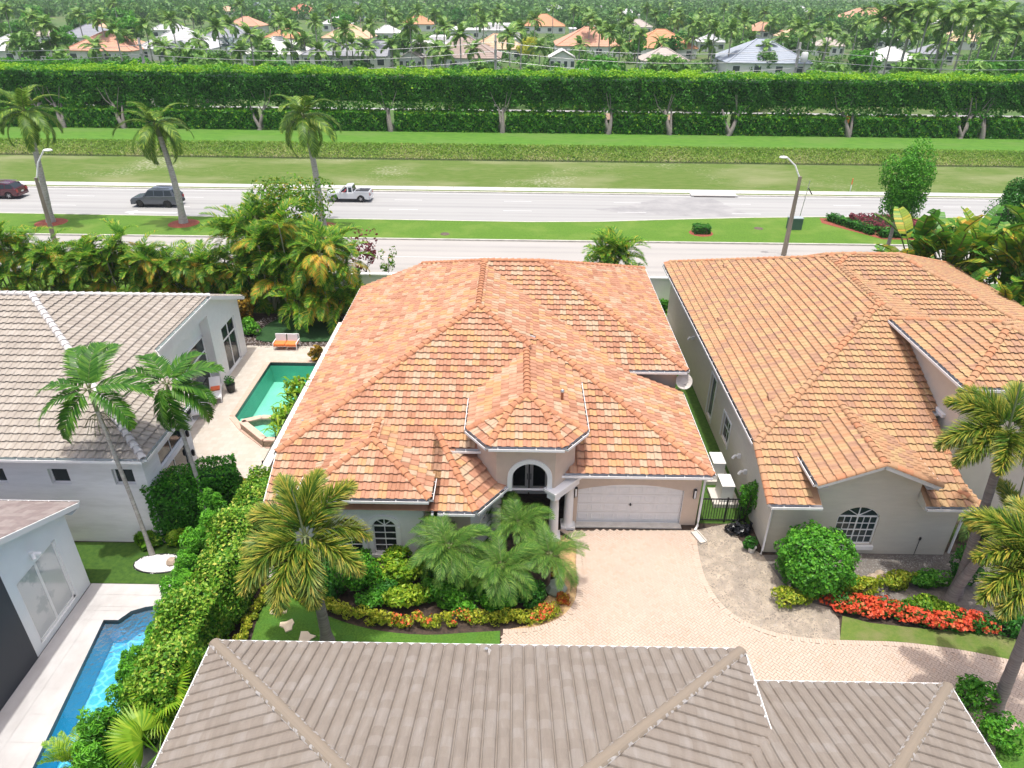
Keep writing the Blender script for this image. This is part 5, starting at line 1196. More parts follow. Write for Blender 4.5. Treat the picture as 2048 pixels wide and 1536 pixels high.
t = thing('deck_planter', 'black planter with a small plant beside the lounger', 'planter', (-16.5, 35.6, 0)); k = MB(); k.lathe((0, 0, 0), [(.2, 0), (.27, .5), (.29, .52), (.22, .5)], 14); k.obj('pot', M['black_metal'], t); obj('foliage', crown_mesh('foliage', 120, (.35, .35, .3), .16, 'dark', c=(0, 0, .75)), t)
t = thing('deck_table', 'black outdoor table on the near corner of the pool deck', 'table', (-12.9, 23.9, 0)); k = MB(); k.box((0, 0, .7), (1.1, .8, .05)); k.obj('table_top', M['black_metal'], t)
for x, y in ((-.5, -.35), (.5, -.35), (-.5, .35), (.5, .35)): k = MB(); k.box((x, y, .34), (.05, .05, .68)); k.obj('leg', M['black_metal'], t)
# white pebble bed with edging and a rock
c = at(320, 1127); ov = [(c.x+1.05*math.cos(a)*1.0, c.y+.55*math.sin(a)) for a in np.linspace(0, 2*math.pi, 25)[:-1]]
sheet('pebble_bed', ov, -.004, 'white_paint'); wp = mat('stone_white', (.78, .77, .76), .8, (.6, .59, .58), 3); scatter_stones('white_pebbles', ov, 900, .05, wp)
k = MB(); k.tube([(x, y, .0) for x, y in ov]+[(*ov[0], 0)], .035, 6, cap=False); tag(k.obj('bed_edging', M['black_metal']), 'black edging ring around the white pebble bed', 'edging')
k = MB(); k.lathe((0, 0, 0), [(.22, 0), (.24, .1), (.14, .22), (.02, .26)], 8, sm=False); tag(k.obj('rock', bpy.data.materials['rock'], loc=at(345, 1126)), 'brown rock on the white pebble bed', 'rock', 'rocks in the flower bed')
k = MB(); k.box((0, 0, .25), (.3, .2, .5)); k.tube([(0, 0, .5), (.1, 0, .6), (.2, 0, .45)], .02, 6); tag(k.obj('pool_pump', mat('pump_blue', (.04, .3, .5), .4), loc=at(306, 1082)), 'small blue pump beside the slim palm trunk', 'pump')
# broken timber frame and pale slab by the lower hedge
k = MB(); 
for a, b_ in (((-.2, 0, .0), (.1, 1.0, 1.3)), ((.3, -.1, .0), (.55, .9, 1.3)), ((.1, 1.0, 1.3), (.55, .9, 1.3)), ((-.05, .5, .65), (.42, .4, .65))): k.bar(a, b_, .07, .07)
tag(k.obj('timber_frame', M['wood_gray'], loc=at(262, 1500)), 'weathered timber frame leaning in the gap beside the taupe roof', 'timber frame')
tag(sheet('side_path', gp((200, 1536), (240, 1470), (290, 1415), (335, 1400), (330, 1536)), -.01, 'patio_white', None), kind='structure')
# ------------------------------------------------------------------ palms close by
frond('plume', 2.5, 1.5, 640, .66, .036, 'plume', 'plume', .42, .2, sag=.12, variants=4, start=.08, tt=.18)
frond('slim', 2.2, 1.45, 34, .62, .08, 'flat', 'palm', .5, .18, vee=.25, sag=.35, variants=3, start=.08)
frond('royal', 3.9, 1.8, 70, .72, .075, 'flat', 'royal', .42, .2, vee=.35, sag=.55, variants=4, start=.1)
frond('date', 1.9, 1.7, 50, .42, .019, 'flat', 'date', .55, .22, vee=.5, sag=.55, variants=3, start=.08)
frond('areca', 2.3, 1.5, 30, .55, .065, 'flat', 'areca', .42, .22, vee=.6, sag=.3, variants=4, start=.14)
frond('areca_gold', 1.9, 1.8, 28, .5, .05, 'flat', 'areca', .8, .16, vee=.2, sag=.5, variants=2, start=.14)
frond('cycad', 1.0, .9, 40, .22, .02, 'flat', 'lime', .5, .2, vee=.4, sag=.1, variants=2, start=.1)
def foxtail(base, top, label, dirs, s=1.0):
    t = thing('foxtail_palm', label, 'palm tree', base, 0, 'foxtail palms around the driveway'); top = Vector(top)-Vector(base)
    palm_trunk(t, top, .2, .13, shaft=1.1)
    put_fronds(t, 'plume', top, dirs, s)
    k = MB(); k.tube([top-Vector((0, 0, .1)), top+Vector((-.1, .05, 1.0)), top+Vector((-.2, .1, 1.9))], [.045, .03, .008], 6); k.obj('spear_leaf', M['crownshaft'], t)
fb = Vector((-6.66, 17.7, 0)); foxtail(fb, (-6.85, 17.8, 5.0), 'foxtail palm with plume fronds on the front lawn beside the stepping stones',
        [(150, 24), (185, 4), (222, 12), (92, 60), (48, 50), (12, 24), (332, 6), (285, -22), (250, -10), (125, 55)], 1.0)
foxtail((17.42, 20.46, 0), (17.0, 20.7, 7.7), 'foxtail palm with leaning grey trunk behind the red flower hedge', [(160, 42), (185, 10), (205, -5), (120, 50), (60, 50), (20, 20), (330, 10), (280, 0), (240, 10)], .95)
foxtail((15.9, 15.2, 0), (15.9, 15.8, 6.1), 'foxtail palm with thick bare trunk at the corner of the paved street', [(172, 32), (192, 12), (212, 5), (150, 45), (100, 50), (50, 40), (0, 20), (310, 10), (238, -12)], 1.0)
foxtail((17.0, 20.1, 0), (17.9, 20.0, 4.4), 'shorter foxtail palm with a slender trunk among the yellow shrubs', [(30, 30), (80, 50), (200, 20), (330, 10), (270, 0)], .7)
def slim(base, top, label, dirs):
    t = thing('slim_palm', label, 'palm tree', base, 0, 'slim palms beside the white house'); tp = Vector(top)-Vector(base)
    palm_trunk(t, tp, .085, .075, 'bark_pale', shaft=1.0); put_fronds(t, 'slim', tp, dirs)
    k = MB()
    for i in range(16):
        a = i*2.4; k.tube([tp-Vector((0, 0, 1.05)), tp+Vector((math.cos(a)*.3, math.sin(a)*.3, -1.2)), tp+Vector((math.cos(a)*.55, math.sin(a)*.55, -1.55-.1*(i % 3)))], .012, 4)
    k.obj('flower_stalk', M['rachis'], t)
slim((-15.02, 22.1, 0), (-15.7, 22.5, 7.7), 'slim palm growing from the white pebble bed', [(178, 22), (205, 0), (95, 65), (130, 55), (70, 60), (10, 20), (340, -10), (235, -30)])
slim((-13.0, 23.5, 0), (-13.45, 23.7, 7.3), 'slim palm with one drooping brown frond behind the dark clipped hedge', [(170, 30), (195, 10), (130, 45), (15, 35), (0, 5), (350, -15), (250, -45), (285, -60), (60, 50)])
def date_palm(base, h, label, n, s=1.0):
    t = thing('date_palm', label, 'palm tree', base, 0, 'feathery date palms by the entry'); palm_trunk(t, (.05, 0, h), .1, .09, 'bark_brown')
    put_fronds(t, 'date', (.05, 0, h), ring_dirs(n, [60, 42, 25, 10, -8, 30, 50]), s)
p = aty(905, 1085, 20.6); date_palm((p.x-.2, 20.6, 0), 2.0, 'feathery date palm leftmost of the entry group, in front of the bay wall', 40, .95)
p = aty(1000, 1130, 19.9); date_palm((p.x, 19.9, 0), 1.75, 'feathery date palm nearest the curved front hedge', 32, .85)
p = aty(1040, 1030, 22.4); date_palm((p.x-.1, 22.3, 0), 1.75, 'feathery date palm directly before the arched entry', 30, .8)
p = aty(1098, 1105, 20.5); date_palm((p.x, 20.5, 0), 1.75, 'feathery date palm beside the driveway edge', 26, .85)
def royal(base, top, label, n, a0):
    t = thing('royal_palm', label, 'palm tree', base, 0, 'royal palms on the road median'); tp = Vector(top)-Vector(base)
    palm_trunk(t, tp, .33, .2, 'bark_pale', shaft=1.4, bend=.2, flare=1.4); put_fronds(t, 'royal', tp, ring_dirs(int(n*1.35), [55, 22, -2, -25, 75, 8, -40], a0=a0))
    c = MB(); c.lathe((0, 0, .0), [(1.5, -.02), (1.35, .05), (.4, .09)], 18); o = c.obj('mulch_ring', M['mulch_red'], loc=(base[0], base[1], .1)); tag(o, 'red mulch ring around the base of the '+label.split(' ', 2)[2][:60], 'mulch', 'mulch rings on the median')
b1 = at(97, 447); royal((b1.x+.3, b1.y, .1), (-44.6, b1.y, 10.3), 'royal palm behind the left street lamp', 15, 10)
b1 = at(368, 449); royal((b1.x, b1.y, .1), (b1.x-.6, b1.y, 9.3), 'royal palm in front of the dark grey car', 14, 60)
royal((-18.9, 67.2, .1), (-19.4, 67.2, 10.2), 'royal palm near the white pickup', 14, 110)
def areca(base, h, label, stems, fr, gold=.2, group='yellow-green areca palms along the back of the lots', spread=1.1, s=1.0, cat='palm clump'):
    t = thing('areca_palm', label, cat, base, random.random()*6, group); k = MB()
    for i in range(stems):
        a = i*2*math.pi/stems+random.uniform(-.4, .4); r = spread*random.uniform(.2, 1); hh = h*(random.uniform(.6, 1) if i % 3 else random.uniform(.2, .5)); tp = Vector((math.cos(a)*r, math.sin(a)*r, hh))
        k.tube([(tp.x*.3, tp.y*.3, -.05), (tp.x*.65, tp.y*.65, hh*.5), tp], [.06, .05, .045], 6)
        for j in range(int(fr*1.7)):
            az, el = random.uniform(0, 360), random.choice([70, 55, 40, 25, 10, -10]); key = 'areca_gold' if random.random() < gold else 'areca'; V = FR[key]
            if key == 'areca_gold': el = random.choice([20, 0, -20])
            obj('frond', random.choice(V), t, mat=fmat(tp, math.radians(az), math.radians(el), random.uniform(-.4, .4), s*random.uniform(.75, 1.15)))
    k.obj('stem', mat('bark_cane', (.46, .44, .32), .7, (.34, .32, .2), 4) if 'bark_cane' not in bpy.data.materials else bpy.data.materials['bark_cane'], t)
areca((-18.2, 48.8, 0), 6.8, 'tall areca clump rising over the near road kerb left of the loose tree', 10, 9, .12, spread=2.0, s=1.15)
areca((-15.6, 46.8, 0), 7.0, 'tall areca clump with orange fruit at the left of the pool garden', 11, 9, .18, spread=2.1, s=1.1)
areca((-12.9, 45.2, 0), 6.2, 'areca clump with bare pale canes beside the terracotta roof', 11, 9, .3, spread=1.6, s=1.05)
areca((-17.9, 47.6, 0), 5.4, 'dark dense areca clump behind the white house corner', 8, 9, .1, spread=1.6)
areca((-11.4, 46.0, 0), 2.2, 'low areca clump at the back corner of the terracotta house', 6, 7, .3, spread=.9, s=.8)
LB = ['left end of the row, with a red dead leaf', 'second from the left end', 'behind the left street lamp base', 'third behind the putty roof, the tallest there', 'with pale arching tops', 'in the middle of the row', 'right of the middle, low and yellowish', 'second from the tall pool clump', 'last before the tall pool clump']
for i, (x, y, h) in enumerate(((12, 535, 4.9), (70, 545, 4.3), (128, 560, 3.7), (178, 525, 4.9), (225, 530, 4.6), (275, 555, 3.5), (325, 560, 3.4), (375, 560, 3.3), (425, 565, 3.3))):
    p = aty(x, y, 48.3); areca((p.x, 48.3+.5*(i % 2), 0), h, 'areca clump behind the putty roof, '+LB[i], 6, 8, .3 if i > 4 else .12, spread=1.3)
areca((6.9, 56.0-7, 0), 4.3, 'green palm clump rising behind the terracotta roof', 8, 9, .03, spread=1.3, s=1.1, group='palm clumps behind the roofs')
areca((9.6, 51.6, 0), 1.2, 'small palm sprout behind the perimeter wall', 3, 5, 0, spread=.4, s=.6, group='palm clumps behind the roofs')
areca((-24.3, 57.2-6, 0), 5.6, 'small palm top standing alone before the median', 1, 7, .4, spread=.2, s=.7)
# traveller's palms on the right
def trav_leaf(L, W):
    Vs, Fs, ti = [], [], []; n = 0
    yl = random.choice([0, 0, .08, .3])
    segs = 14; st = .45
    for s in (-1, 1):
        for i in range(segs):
            if random.random() < .06: continue
            t0, t1 = i/segs, (i+.93)/segs
            for_ = []
            for t in (t0, t1):
                x = L*(st+(1-st)*t); z = -.28*L*(t**2); w_ = W*math.sin(math.pi*min(1, .12+.8*t))**.7
                for_.append((x, z, w_))
            (x0, z0, w0), (x1, z1, w1) = for_; dz = .22+random.uniform(-.1, .08)
            Vs += [(x0, 0, z0), (x1, 0, z1), (x1+w1*.3, s*w1, z1+dz*w1-.15*w1), (x0+w0*.3, s*w0, z0+dz*w0-.15*w0)]; Fs.append((n, n+1, n+2, n+3) if s > 0 else (n+3, n+2, n+1, n)); n += 4; ti.append(float(np.clip(random.gauss(.4, .12)+yl, 0, 1)))
    mi = [0]*len(Fs)
    for i in range(8):
        x0, x1 = L*i/8*.98, L*(i+1)/8*.98; f = lambda x: -.28*L*(max(0, x/L-st)/(1-st))**2
        for ax in ((0, .035, 0), (0, 0, .035)):
            Vs += [(x0, ax[1], f(x0)+ax[2]), (x0, -ax[1], f(x0)-ax[2]), (x1, -ax[1], f(x1)-ax[2]), (x1, ax[1], f(x1)+ax[2])]; Fs.append((n, n+1, n+2, n+3)); n += 4; mi.append(1); ti.append(.6)
    return fast('paddle_leaf', Vs, Fs, [G_['banana'], M['rachis']], mi, ti)
random.seed(5); TL = [trav_leaf(3.6, .46) for _ in range(8)]
def trav(base, h, label, n, s=1.0, plane_az=0):
    t = thing('traveller_palm', label, 'palm', base, 0, 'traveller palms by the right roof'); palm_trunk(t, (0, 0, h), .2, .16, 'bark_brown')
    for i in range(n):
        el = 90+58*(2*(i+.5)/n-1)*random.uniform(.5, 1); a = math.radians(random.uniform(0, 360)); obj('paddle_leaf', TL[random.randrange(8)], t, mat=fmat((0, 0, h*random.uniform(.25, 1)), a if el < 90 else a+math.pi, math.radians(el if el < 90 else 180-el), random.uniform(-.8, .8), s*random.uniform(.85, 1.15)))
for i, (x, y, Y, h, n, s, az, lab) in enumerate(((1815, 560, 49, 2.6, 11, 1.15, 10, 'traveller palm leftmost by the roof, with one brown leaf'), (1880, 575, 47.5, 2.2, 11, 1.15, -20, 'traveller palm second from the left with yellow edged leaves'), (1935, 560, 48.5, 2.6, 12, 1.2, 15, 'traveller palm in the middle of the group'), (2000, 570, 46.5, 2.4, 11, 1.2, -10, 'traveller palm right of the middle of the group'), (2050, 590, 44.5, 2.2, 11, 1.2, 30, 'traveller palm at the right edge above the roof'), (1905, 640, 44.6, 1.0, 8, .8, 40, 'low traveller palm against the roof eave'), (1990, 660, 42.5, .8, 8, .8, 5, 'low yellowing traveller palm nearest the right roof edge'), (2060, 500, 50, 3.4, 10, 1.1, 0, 'tall traveller palm behind the right group'))):
    p = aty(x, y, Y); trav((p.x, Y, 0), h+1.3, lab, n+13, s, az)
# ------------------------------------------------------------------ broadleaf trees and shrubs close by
def tree(name, label, loc, th, r, n, size, g, cz, lumps=14, lr=.42, group=None, tm=.45, tsd=.18, tr=.16, cat='tree', mesh=None, matn='bark_gray'):
    t = thing(name, label, cat, loc, random.random()*6, group); obj('trunk', trunk_mesh(th, tr, 5, r[0]*.6, matn), t)
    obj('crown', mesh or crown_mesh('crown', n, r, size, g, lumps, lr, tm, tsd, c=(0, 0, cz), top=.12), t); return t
tree('broadleaf_tree', 'loose green tree with orange leaves rising above the tall areca clump', (-16.3, 51.2, 0), 3.8, (4.0, 2.6, 3.0), 4200, .26, 'autumn', 6.2, 22, .36, tm=.4)
tree('maroon_shrub', 'maroon-leaved shrub at the right edge of the areca group', (-11.6, 51.8, 0), 1.8, (1.5, 1.3, 2.2), 420, .26, 'maroon', 3.0, 14, .34, tr=.06, cat='shrub')
tree('young_tree', 'thin young tree standing alone before the near road', (-9.9, 51.9, 0), 1.6, (.8, .8, 1.3), 170, .24, 'autumn', 2.4, 10, .3, tr=.04)
p = aty(1815, 350, 60); tree('bushy_tree', 'upright bushy green tree above the traveller palms', (p.x, 60, 0), 4.6, (2.6, 2.4, 3.6), 13000, .2, 'green', 6.9, 24, .36, tm=.55, tsd=.2)
p = aty(2052, 372, 58); tree('bushy_tree', 'dark round tree cut by the right edge of the view', (p.x, 58, 0), 3.6, (2.4, 2.2, 2.9), 9000, .19, 'dark', 5.4, 20, .4)
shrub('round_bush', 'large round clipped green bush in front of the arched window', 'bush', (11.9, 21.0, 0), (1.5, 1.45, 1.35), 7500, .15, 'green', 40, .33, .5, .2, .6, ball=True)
def yshrub(x, y, r, n, lab, g='yellow', size=.13, tm=.5, z=None, grp='yellow-green shrubs in the flower beds'):
    p = at(x, y); return shrub('shrub', lab, 'shrub', (p.x, p.y, 0), r, n, size, g, 14, .42, tm, .2, .6, grp, random.random()*.6-.3)
yshrub(1578, 1206, (1.0, .5, .38), 1500, 'yellow-green low shrub under the large round bush')
yshrub(1702, 1192, (1.15, .65, .5), 2200, 'yellow shrub between the round bush and the rocks')
yshrub(1790, 1172, (.95, .45, .38), 1500, 'yellow shrub right of the flat tan rock')
yshrub(1855, 1172, (.95, .5, .42), 1500, 'green shrub against the gravel below the beige wall', 'green')
yshrub(1850, 1222, (1.3, .5, .4), 2200, 'yellow-green shrub directly behind the red flowers', 'lime')
yshrub(1925, 1160, (.9, .7, .9), 1400, 'tall dark shrub at the corner of the beige wall', 'dark')
yshrub(2015, 1262, (.7, .6, .55), 900, 'dark low bush with few red flowers by the right edge', 'dark')
yshrub(1975, 1075, (.8, .6, .8), 900, 'leafy green shrub beside the beige house corner', 'green')
yshrub(1488, 1040, (.5, .5, 1.25), 1500, 'slender green shrub between the gate and the beige wall', 'green')
yshrub(1497, 1098, (.4, .35, .35), 500, 'small green bush at the foot of the beige corner', 'dark')
p = aty(1960, 1050, 23.5); date_palm((19.6, 23.6, 0), 1.2, 'small feathery palm at the right corner of the beige house', 20, .8)
# red flowering hedge
fl = smooth(gp((1680, 1214), (1740, 1224), (1820, 1236), (1890, 1250), (1955, 1258)), 3, False); FLT = thing('flower_hedge', 'long low hedge covered in bright red flowers', 'hedge', (fl[6][0], fl[6][1], 0)); Ps, Ns, Pf, Nf = [], [], [], []
for x, y in fl:
    for arr, nn_, n, rr in ((Ps, Ns, 420, (.75, .46, .38)), (Pf, Nf, 520, (.8, .5, .43))):
        q, m_ = blobpts(n, (x-FLT.location.x, y-FLT.location.y, .3), rr, 8, .45, .9); arr.append(q); nn_.append(m_)
Ps, Ns = np.concatenate(Ps), np.concatenate(Ns); Ps[:, 2] = np.maximum(Ps[:, 2], .03); V, F = leafcloud(Ps, Ns, .12, .6); obj('foliage', fast('foliage', V, F, G_['dark'], tint=tints(len(Ps), .55, .2)), FLT)
Pf, Nf = np.concatenate(Pf), np.concatenate(Nf); kp = (np.sin(Pf[:, 0]*4.1)+np.cos(Pf[:, 1]*5+Pf[:, 0]*2.3)+rng.normal(0, .8, len(Pf)) > -1.5) & (Pf[:, 2] > .18); V, F = leafcloud(Pf[kp], Nf[kp]*.5+[0, 0, .6], .13, .9, .4); obj('flowers', fast('flowers', V, F, G_['flower'], tint=tints(kp.sum(), .5, .25)), FLT)
# front bed of the terracotta house
bed = smooth(gp((585, 1170), (600, 1190), (640, 1212), (700, 1230), (760, 1245), (840, 1250), (930, 1245), (1010, 1242), (1075, 1238), (1100, 1228)), 3, False)
bp = [(b_[0], b_[1]) for b_ in bed]
def line_hedge(name, label, pts, r, n, size, g, tm, cat='hedge', spots=None):
    c = pts[len(pts)//2]; t = thing(name, label, cat, (c[0], c[1], 0)); A, Nn = [], []
    for x, y in pts:
        q, m_ = blobpts(n, (x-c[0], y-c[1], r[2]*.85), r, 7, .45); A.append(q); Nn.append(m_)
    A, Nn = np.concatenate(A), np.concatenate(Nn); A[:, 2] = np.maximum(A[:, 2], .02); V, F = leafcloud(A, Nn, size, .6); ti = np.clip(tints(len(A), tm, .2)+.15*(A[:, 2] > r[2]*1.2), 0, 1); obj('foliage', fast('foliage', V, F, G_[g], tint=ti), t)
    k = MB()
    for x, y in pts: k.tube([(x-c[0], y-c[1], 0), (x-c[0]+.05, y-c[1], r[2])], .015, 4)
    ptag(k.obj('stem', M['bark_brown'], t)); 
    if spots:
        kp = (A[:, 2] > r[2]*.7) & np.array([any(abs(a-s) < w_ for s, w_ in spots) for a in A[:, 0]+c[0]]) & (rng.random(len(A)) < .28)
        V, F = leafcloud(A[kp]+[0, 0, .05], Nn[kp], .09, .9, .4); obj('flowers', fast('flowers', V, F, G_['flower'], tint=tints(kp.sum(), .75, .2)), t)
    return t
line_hedge('border_hedge', 'low curved yellow-green border hedge with orange flowers around the front bed', bp, (.42, .36, .3), 380, .1, 'yellow', .6, spots=[(at(925, 1240).x, .35), (at(840, 1250).x, .5), (at(1085, 1235).x, .45), (at(800, 1248).x, .3)])
sg = smooth(gp((530, 1195), (505, 1240), (480, 1290)), 3, False); line_hedge('border_hedge', 'short straight yellow border hedge between the tall hedge and the stones', sg, (.24, .36, .28), 380, .1, 'yellow', .62)
for x, y, r_, g_, lab in ((672, 1192, (.7, .55, .45), 'dark', 'low dark shrub behind the foxtail trunk'), (745, 1212, (.7, .5, .4), 'green', 'low green shrub in front of the rounded dark shrub'), (868, 1192, (.7, .55, .45), 'green', 'low green shrub under the leftmost date palm'), (775, 1195, (.6, .5, .45), 'dark', 'low dark shrub between the two yellow shrubs'), (612, 1140, (.7, .6, .6), 'dark', 'low dark shrub by the house corner next to the birdbath'), (965, 1195, (.8, .5, .45), 'green', 'low green shrub under the middle date palm'), (700, 1130, (.9, .6, .42), 'green', 'green shrub below the arched window pair')):
    yshrub(x, y, r_, 1300, lab, g_, .12, .5)
yshrub(720, 1180, (1.05, .9, .95), 3000, 'rounded dark green shrub behind the foxtail trunk', 'green', .12)
yshrub(640, 1170, (.95, .7, .8), 2200, 'dark green shrub left of the foxtail trunk', 'dark', .12)
yshrub(790, 1160, (1.1, .85, .8), 2800, 'yellow leafy shrub right of the rounded dark shrub', 'lime', .16, .6)
yshrub(815, 1215, (1.05, .6, .52), 2200, 'yellow leafy shrub low behind the border hedge', 'lime', .15, .65)
yshrub(800, 1125, (.7, .45, .42), 1000, 'light green shrub below the arched windows', 'lime', .15, .5)
yshrub(905, 1215, (1.05, .6, .5), 2400, 'green shrub left of centre behind the border hedge', 'green', .13, .6)
yshrub(990, 1215, (1.1, .6, .5), 2400, 'green shrub right of centre behind the border hedge', 'green', .13, .5)
yshrub(1055, 1205, (.8, .65, .5), 1800, 'dark green shrub at the right end of the border hedge', 'dark', .12, .6)
yshrub(930, 1170, (1.7, 1.0, .6), 3200, 'dark green undergrowth shrub beneath the date palms', 'dark', .13, .4)
yshrub(1020, 1165, (.9, .8, .55), 1800, 'green shrub under the date palms next to the gold gravel', 'green', .13, .5)
yshrub(860, 1150, (.8, .7, .6), 1500, 'lime shrub under the leftmost date palm', 'lime', .15, .5)
yshrub(1100, 1150, (.3, .3, .25), 200, 'small red-leaved bromeliad on the gold gravel', 'croton', .2, .8); yshrub(1125, 1205, (.3, .25, .22), 180, 'second small bromeliad near the driveway kerb', 'croton', .2, .8)
# tall hedges between the left lots
hedge('tall_hedge', 'tall leafy light green hedge between the blue pool and the front lawn', 'hedge', (-10.85, 13.6), (-10.6, 24.6), 1.35, 2.75, 420, .135, 'mixed', .43, .22, .2, .62, top=.12, freq=1.3)
ORD = ['nearest', 'second', 'third', 'fourth', 'fifth', 'sixth', 'seventh', 'eighth', 'ninth', 'tenth', 'eleventh', 'twelfth', 'thirteenth', 'fourteenth', 'farthest']
for i, y in enumerate(np.linspace(11.3, 22.9, 15)):
    tt_ = shrub('podocarpus', ORD[i]+' feathery conifer shrub from the lower end of the blue pool row', 'shrub', (-11.95+.1*math.sin(i*2.1)+(-.35 if y > 19.5 else 0), y, 0), (.5+.08*(i % 3), .62, 1.25+.12*((i*7) % 3)), 4200, .15, 'green', 18, .34, .52+.06*(i % 2), .2, .34, 'row of feathery shrubs beside the blue pool', top=.3)
hedge('box_hedge', 'tall dark green clipped hedge block against the white house corner', 'hedge', (-15.2, 23.2), (-11.9, 24.6), 1.3, 3.0, 300, .13, 'hedge', .45, .16, .08, .6, top=.1)
yshrub(300, 1090, (.5, .35, .35), 300, 'strappy green plants behind the white pebbles', 'lime', .4, .4); yshrub(360, 1085, (.5, .35, .35), 300, 'second strappy plant behind the white pebbles', 'lime', .4, .5)
def strappy(name, label, loc, n, L, h, g='lime', w_=.14, tm=.55, spread=.8, cat='plant', group=None):
    t = thing(name, label, cat, loc, random.random(), group); Vs, Fs, ti = [], [], []; q = 0
    for i in range(n):
        a = random.uniform(0, 6.28); r = random.uniform(0, spread); b0 = np.array([math.cos(i*2.4)*r, math.sin(i*2.4)*r, random.uniform(0, h)]); el = random.uniform(.3, 1.35); l = L*random.uniform(.7, 1.2)
        d = np.array([math.cos(a)*math.cos(el), math.sin(a)*math.cos(el), math.sin(el)]); sd = np.array([-math.sin(a), math.cos(a), 0]); p0, p1 = b0, b0+d*l*.55; p2 = p1+(d+np.array([0, 0, -.9]))*l*.42
        Vs += [p0-sd*w_*.2, p0+sd*w_*.2, p1+sd*w_*.5, p1-sd*w_*.5, p2+sd*.01, p2-sd*.01]; Fs += [(q, q+1, q+2, q+3), (q+3, q+2, q+4, q+5)]; q += 6; c = float(np.clip(random.gauss(tm, .2), 0, 1)); ti += [c, c]
    obj('leaves', fast('leaves', Vs, Fs, G_[g], tint=ti), t); k = MB(); k.tube([(0, 0, 0), (0, 0, h+.2)], .05, 6); k.obj('stem', M['bark_brown'], t); return t
strappy('ginger_plant', 'large strappy yellow-green plant leaning over the spa', (-11.75, 31.0, 0), 330, .85, 1.3, 'lime', .11, .6, .9, group='pool side plants by the garden wall')
strappy('ginger_plant', 'broad leafy plant leaning over the green pool', (-11.75, 33.6, 0), 330, .7, 1.8, 'lime', .17, .55, .9, group='pool side plants by the garden wall')
strappy('ginger_plant', 'spiky green plant between the two broad pool plants', (-11.8, 32.4, 0), 160, 1.1, 1.0, 'lime', .1, .35, .7, group='pool side plants by the garden wall')
strappy('ginger_plant', 'small spiky plant at the near end of the pool fence', (-11.75, 25.6, 0), 60, .9, .3, 'green', .09, .5, .3, group='pool side plants by the garden wall')
yshrub(635, 722, (.6, .5, .55), 260, 'small croton bush at the far end of the green pool', 'croton', .28, .3)
yshrub(492, 640, (.8, .8, 1.2), 900, 'golden croton bush at the white house corner', 'croton', .25, .35); yshrub(500, 668, (.9, .7, .6), 900, 'fresh green bush below the golden croton', 'green', .2, .7)
yshrub(480, 985, (.5, .5, .4), 400, 'reddish croton bush near the garden wall end', 'croton', .16, .6)
yshrub(1322, 622, (.7, .5, .6), 420, 'dark leafy shrub before the perimeter wall between the two roofs', 'green', .24, .4)
yshrub(690, 700, (.6, .5, .5), 200, 'green clump beside the garden wall by the pool', 'green', .25, .5); 
# fan palms and cycads at the lower left
def fan_palm(base, h, label, n, s):
    t = thing('fan_palm', label, 'palm', base, 0, 'fan palms beside the taupe roof')
    if 'fan' not in FR:
        Vs, Fs, ti = [], [], []; q = 0
        for i in range(30):
            a = math.radians(-120+240*i/29); p = np.array([.55, 0, 0]); d = np.array([math.cos(a), math.sin(a), -.25-.1*abs(a)]); m_ = p+d*.3; e = p+d*.62; e[2] -= .12; sd = np.array([-math.sin(a), math.cos(a), 0])*.032
            Vs += [p, p+sd*.2, m_+sd, m_-sd, e+sd*.1, e-sd*.1]; Fs += [(q, q+1, q+2, q+3), (q+3, q+2, q+4, q+5)]; q += 6; c = random.uniform(.4, .85); ti += [c, c]
        Vs += [(0, .012, 0), (0, -.012, 0), (.56, -.01, 0), (.56, .01, 0)]; Fs.append((q, q+1, q+2, q+3)); ti.append(.3); FR['fan'] = [fast('frond_fan', Vs, Fs, G_['lime'], tint=ti)]
    k = MB(); k.tube([(0, 0, 0), (0, 0, h)], .07, 6); k.obj('trunk', M['bark_brown'], t); put_fronds(t, 'fan', (0, 0, h), ring_dirs(n, [70, 45, 20, 0]), s)
fan_palm((-10.7, 14.2, 0), 1.5, 'bright yellow-green fan palm between the tall hedge and the taupe roof', 14, 1.2)
fan_palm((-10.2, 12.6, 0), 1.3, 'bright fan palm below the other one at the taupe roof edge', 14, 1.3)
t = thing('cycad', 'feathery yellow-green cycad at the lower end of the blue pool', 'plant', at(170, 1560)); put_fronds(t, 'cycad', (0, 0, .9), ring_dirs(22, [70, 50, 30, 10]), 1.1); k = MB(); k.tube([(0, 0, 0), (0, 0, .9)], .12, 8); k.obj('trunk', M['bark_brown'], t)
# planting below the taupe roofs
for i, (x, n, lab) in enumerate(((1545, 130, 'leafy sprigs showing past the lower taupe eave, left group'), (1640, 90, 'small leafy sprigs past the lower taupe eave'), (1705, 150, 'leafy sprigs past the middle of the lower taupe eave'), (1790, 150, 'leafy sprigs past the lower taupe eave, right group'))):
    p = at(x, 1366); c = thing('shrub', lab, 'shrub', (p.x, 14.5, 0), 0, 'sprigs along the lower taupe eave'); obj('foliage', crown_mesh('foliage', 300, (.6, .32, .6), .14, 'lime', 8, .45, c=(0, 0, .62)), c)
yshrub(1935, 1420, (.8, .7, .8), 1500, 'green rambling bush at the taupe roof corner', 'green', .13); yshrub(1985, 1490, (.8, .7, .7), 1300, 'green bush with purple flowers at the lower right', 'green', .13)
sheet('corner_lawn', gp((1990, 1470), (2120, 1440), (2150, 1560), (1990, 1560)), .05, 'lawn_front')
hedge('rear_hedge', 'low clipped hedge along the road behind the perimeter wall', 'hedge', (-12, 51.6), (12.5, 51.6), 1.5, .95, 60, .2, 'hedge', .6, .18, .06, top=.2)
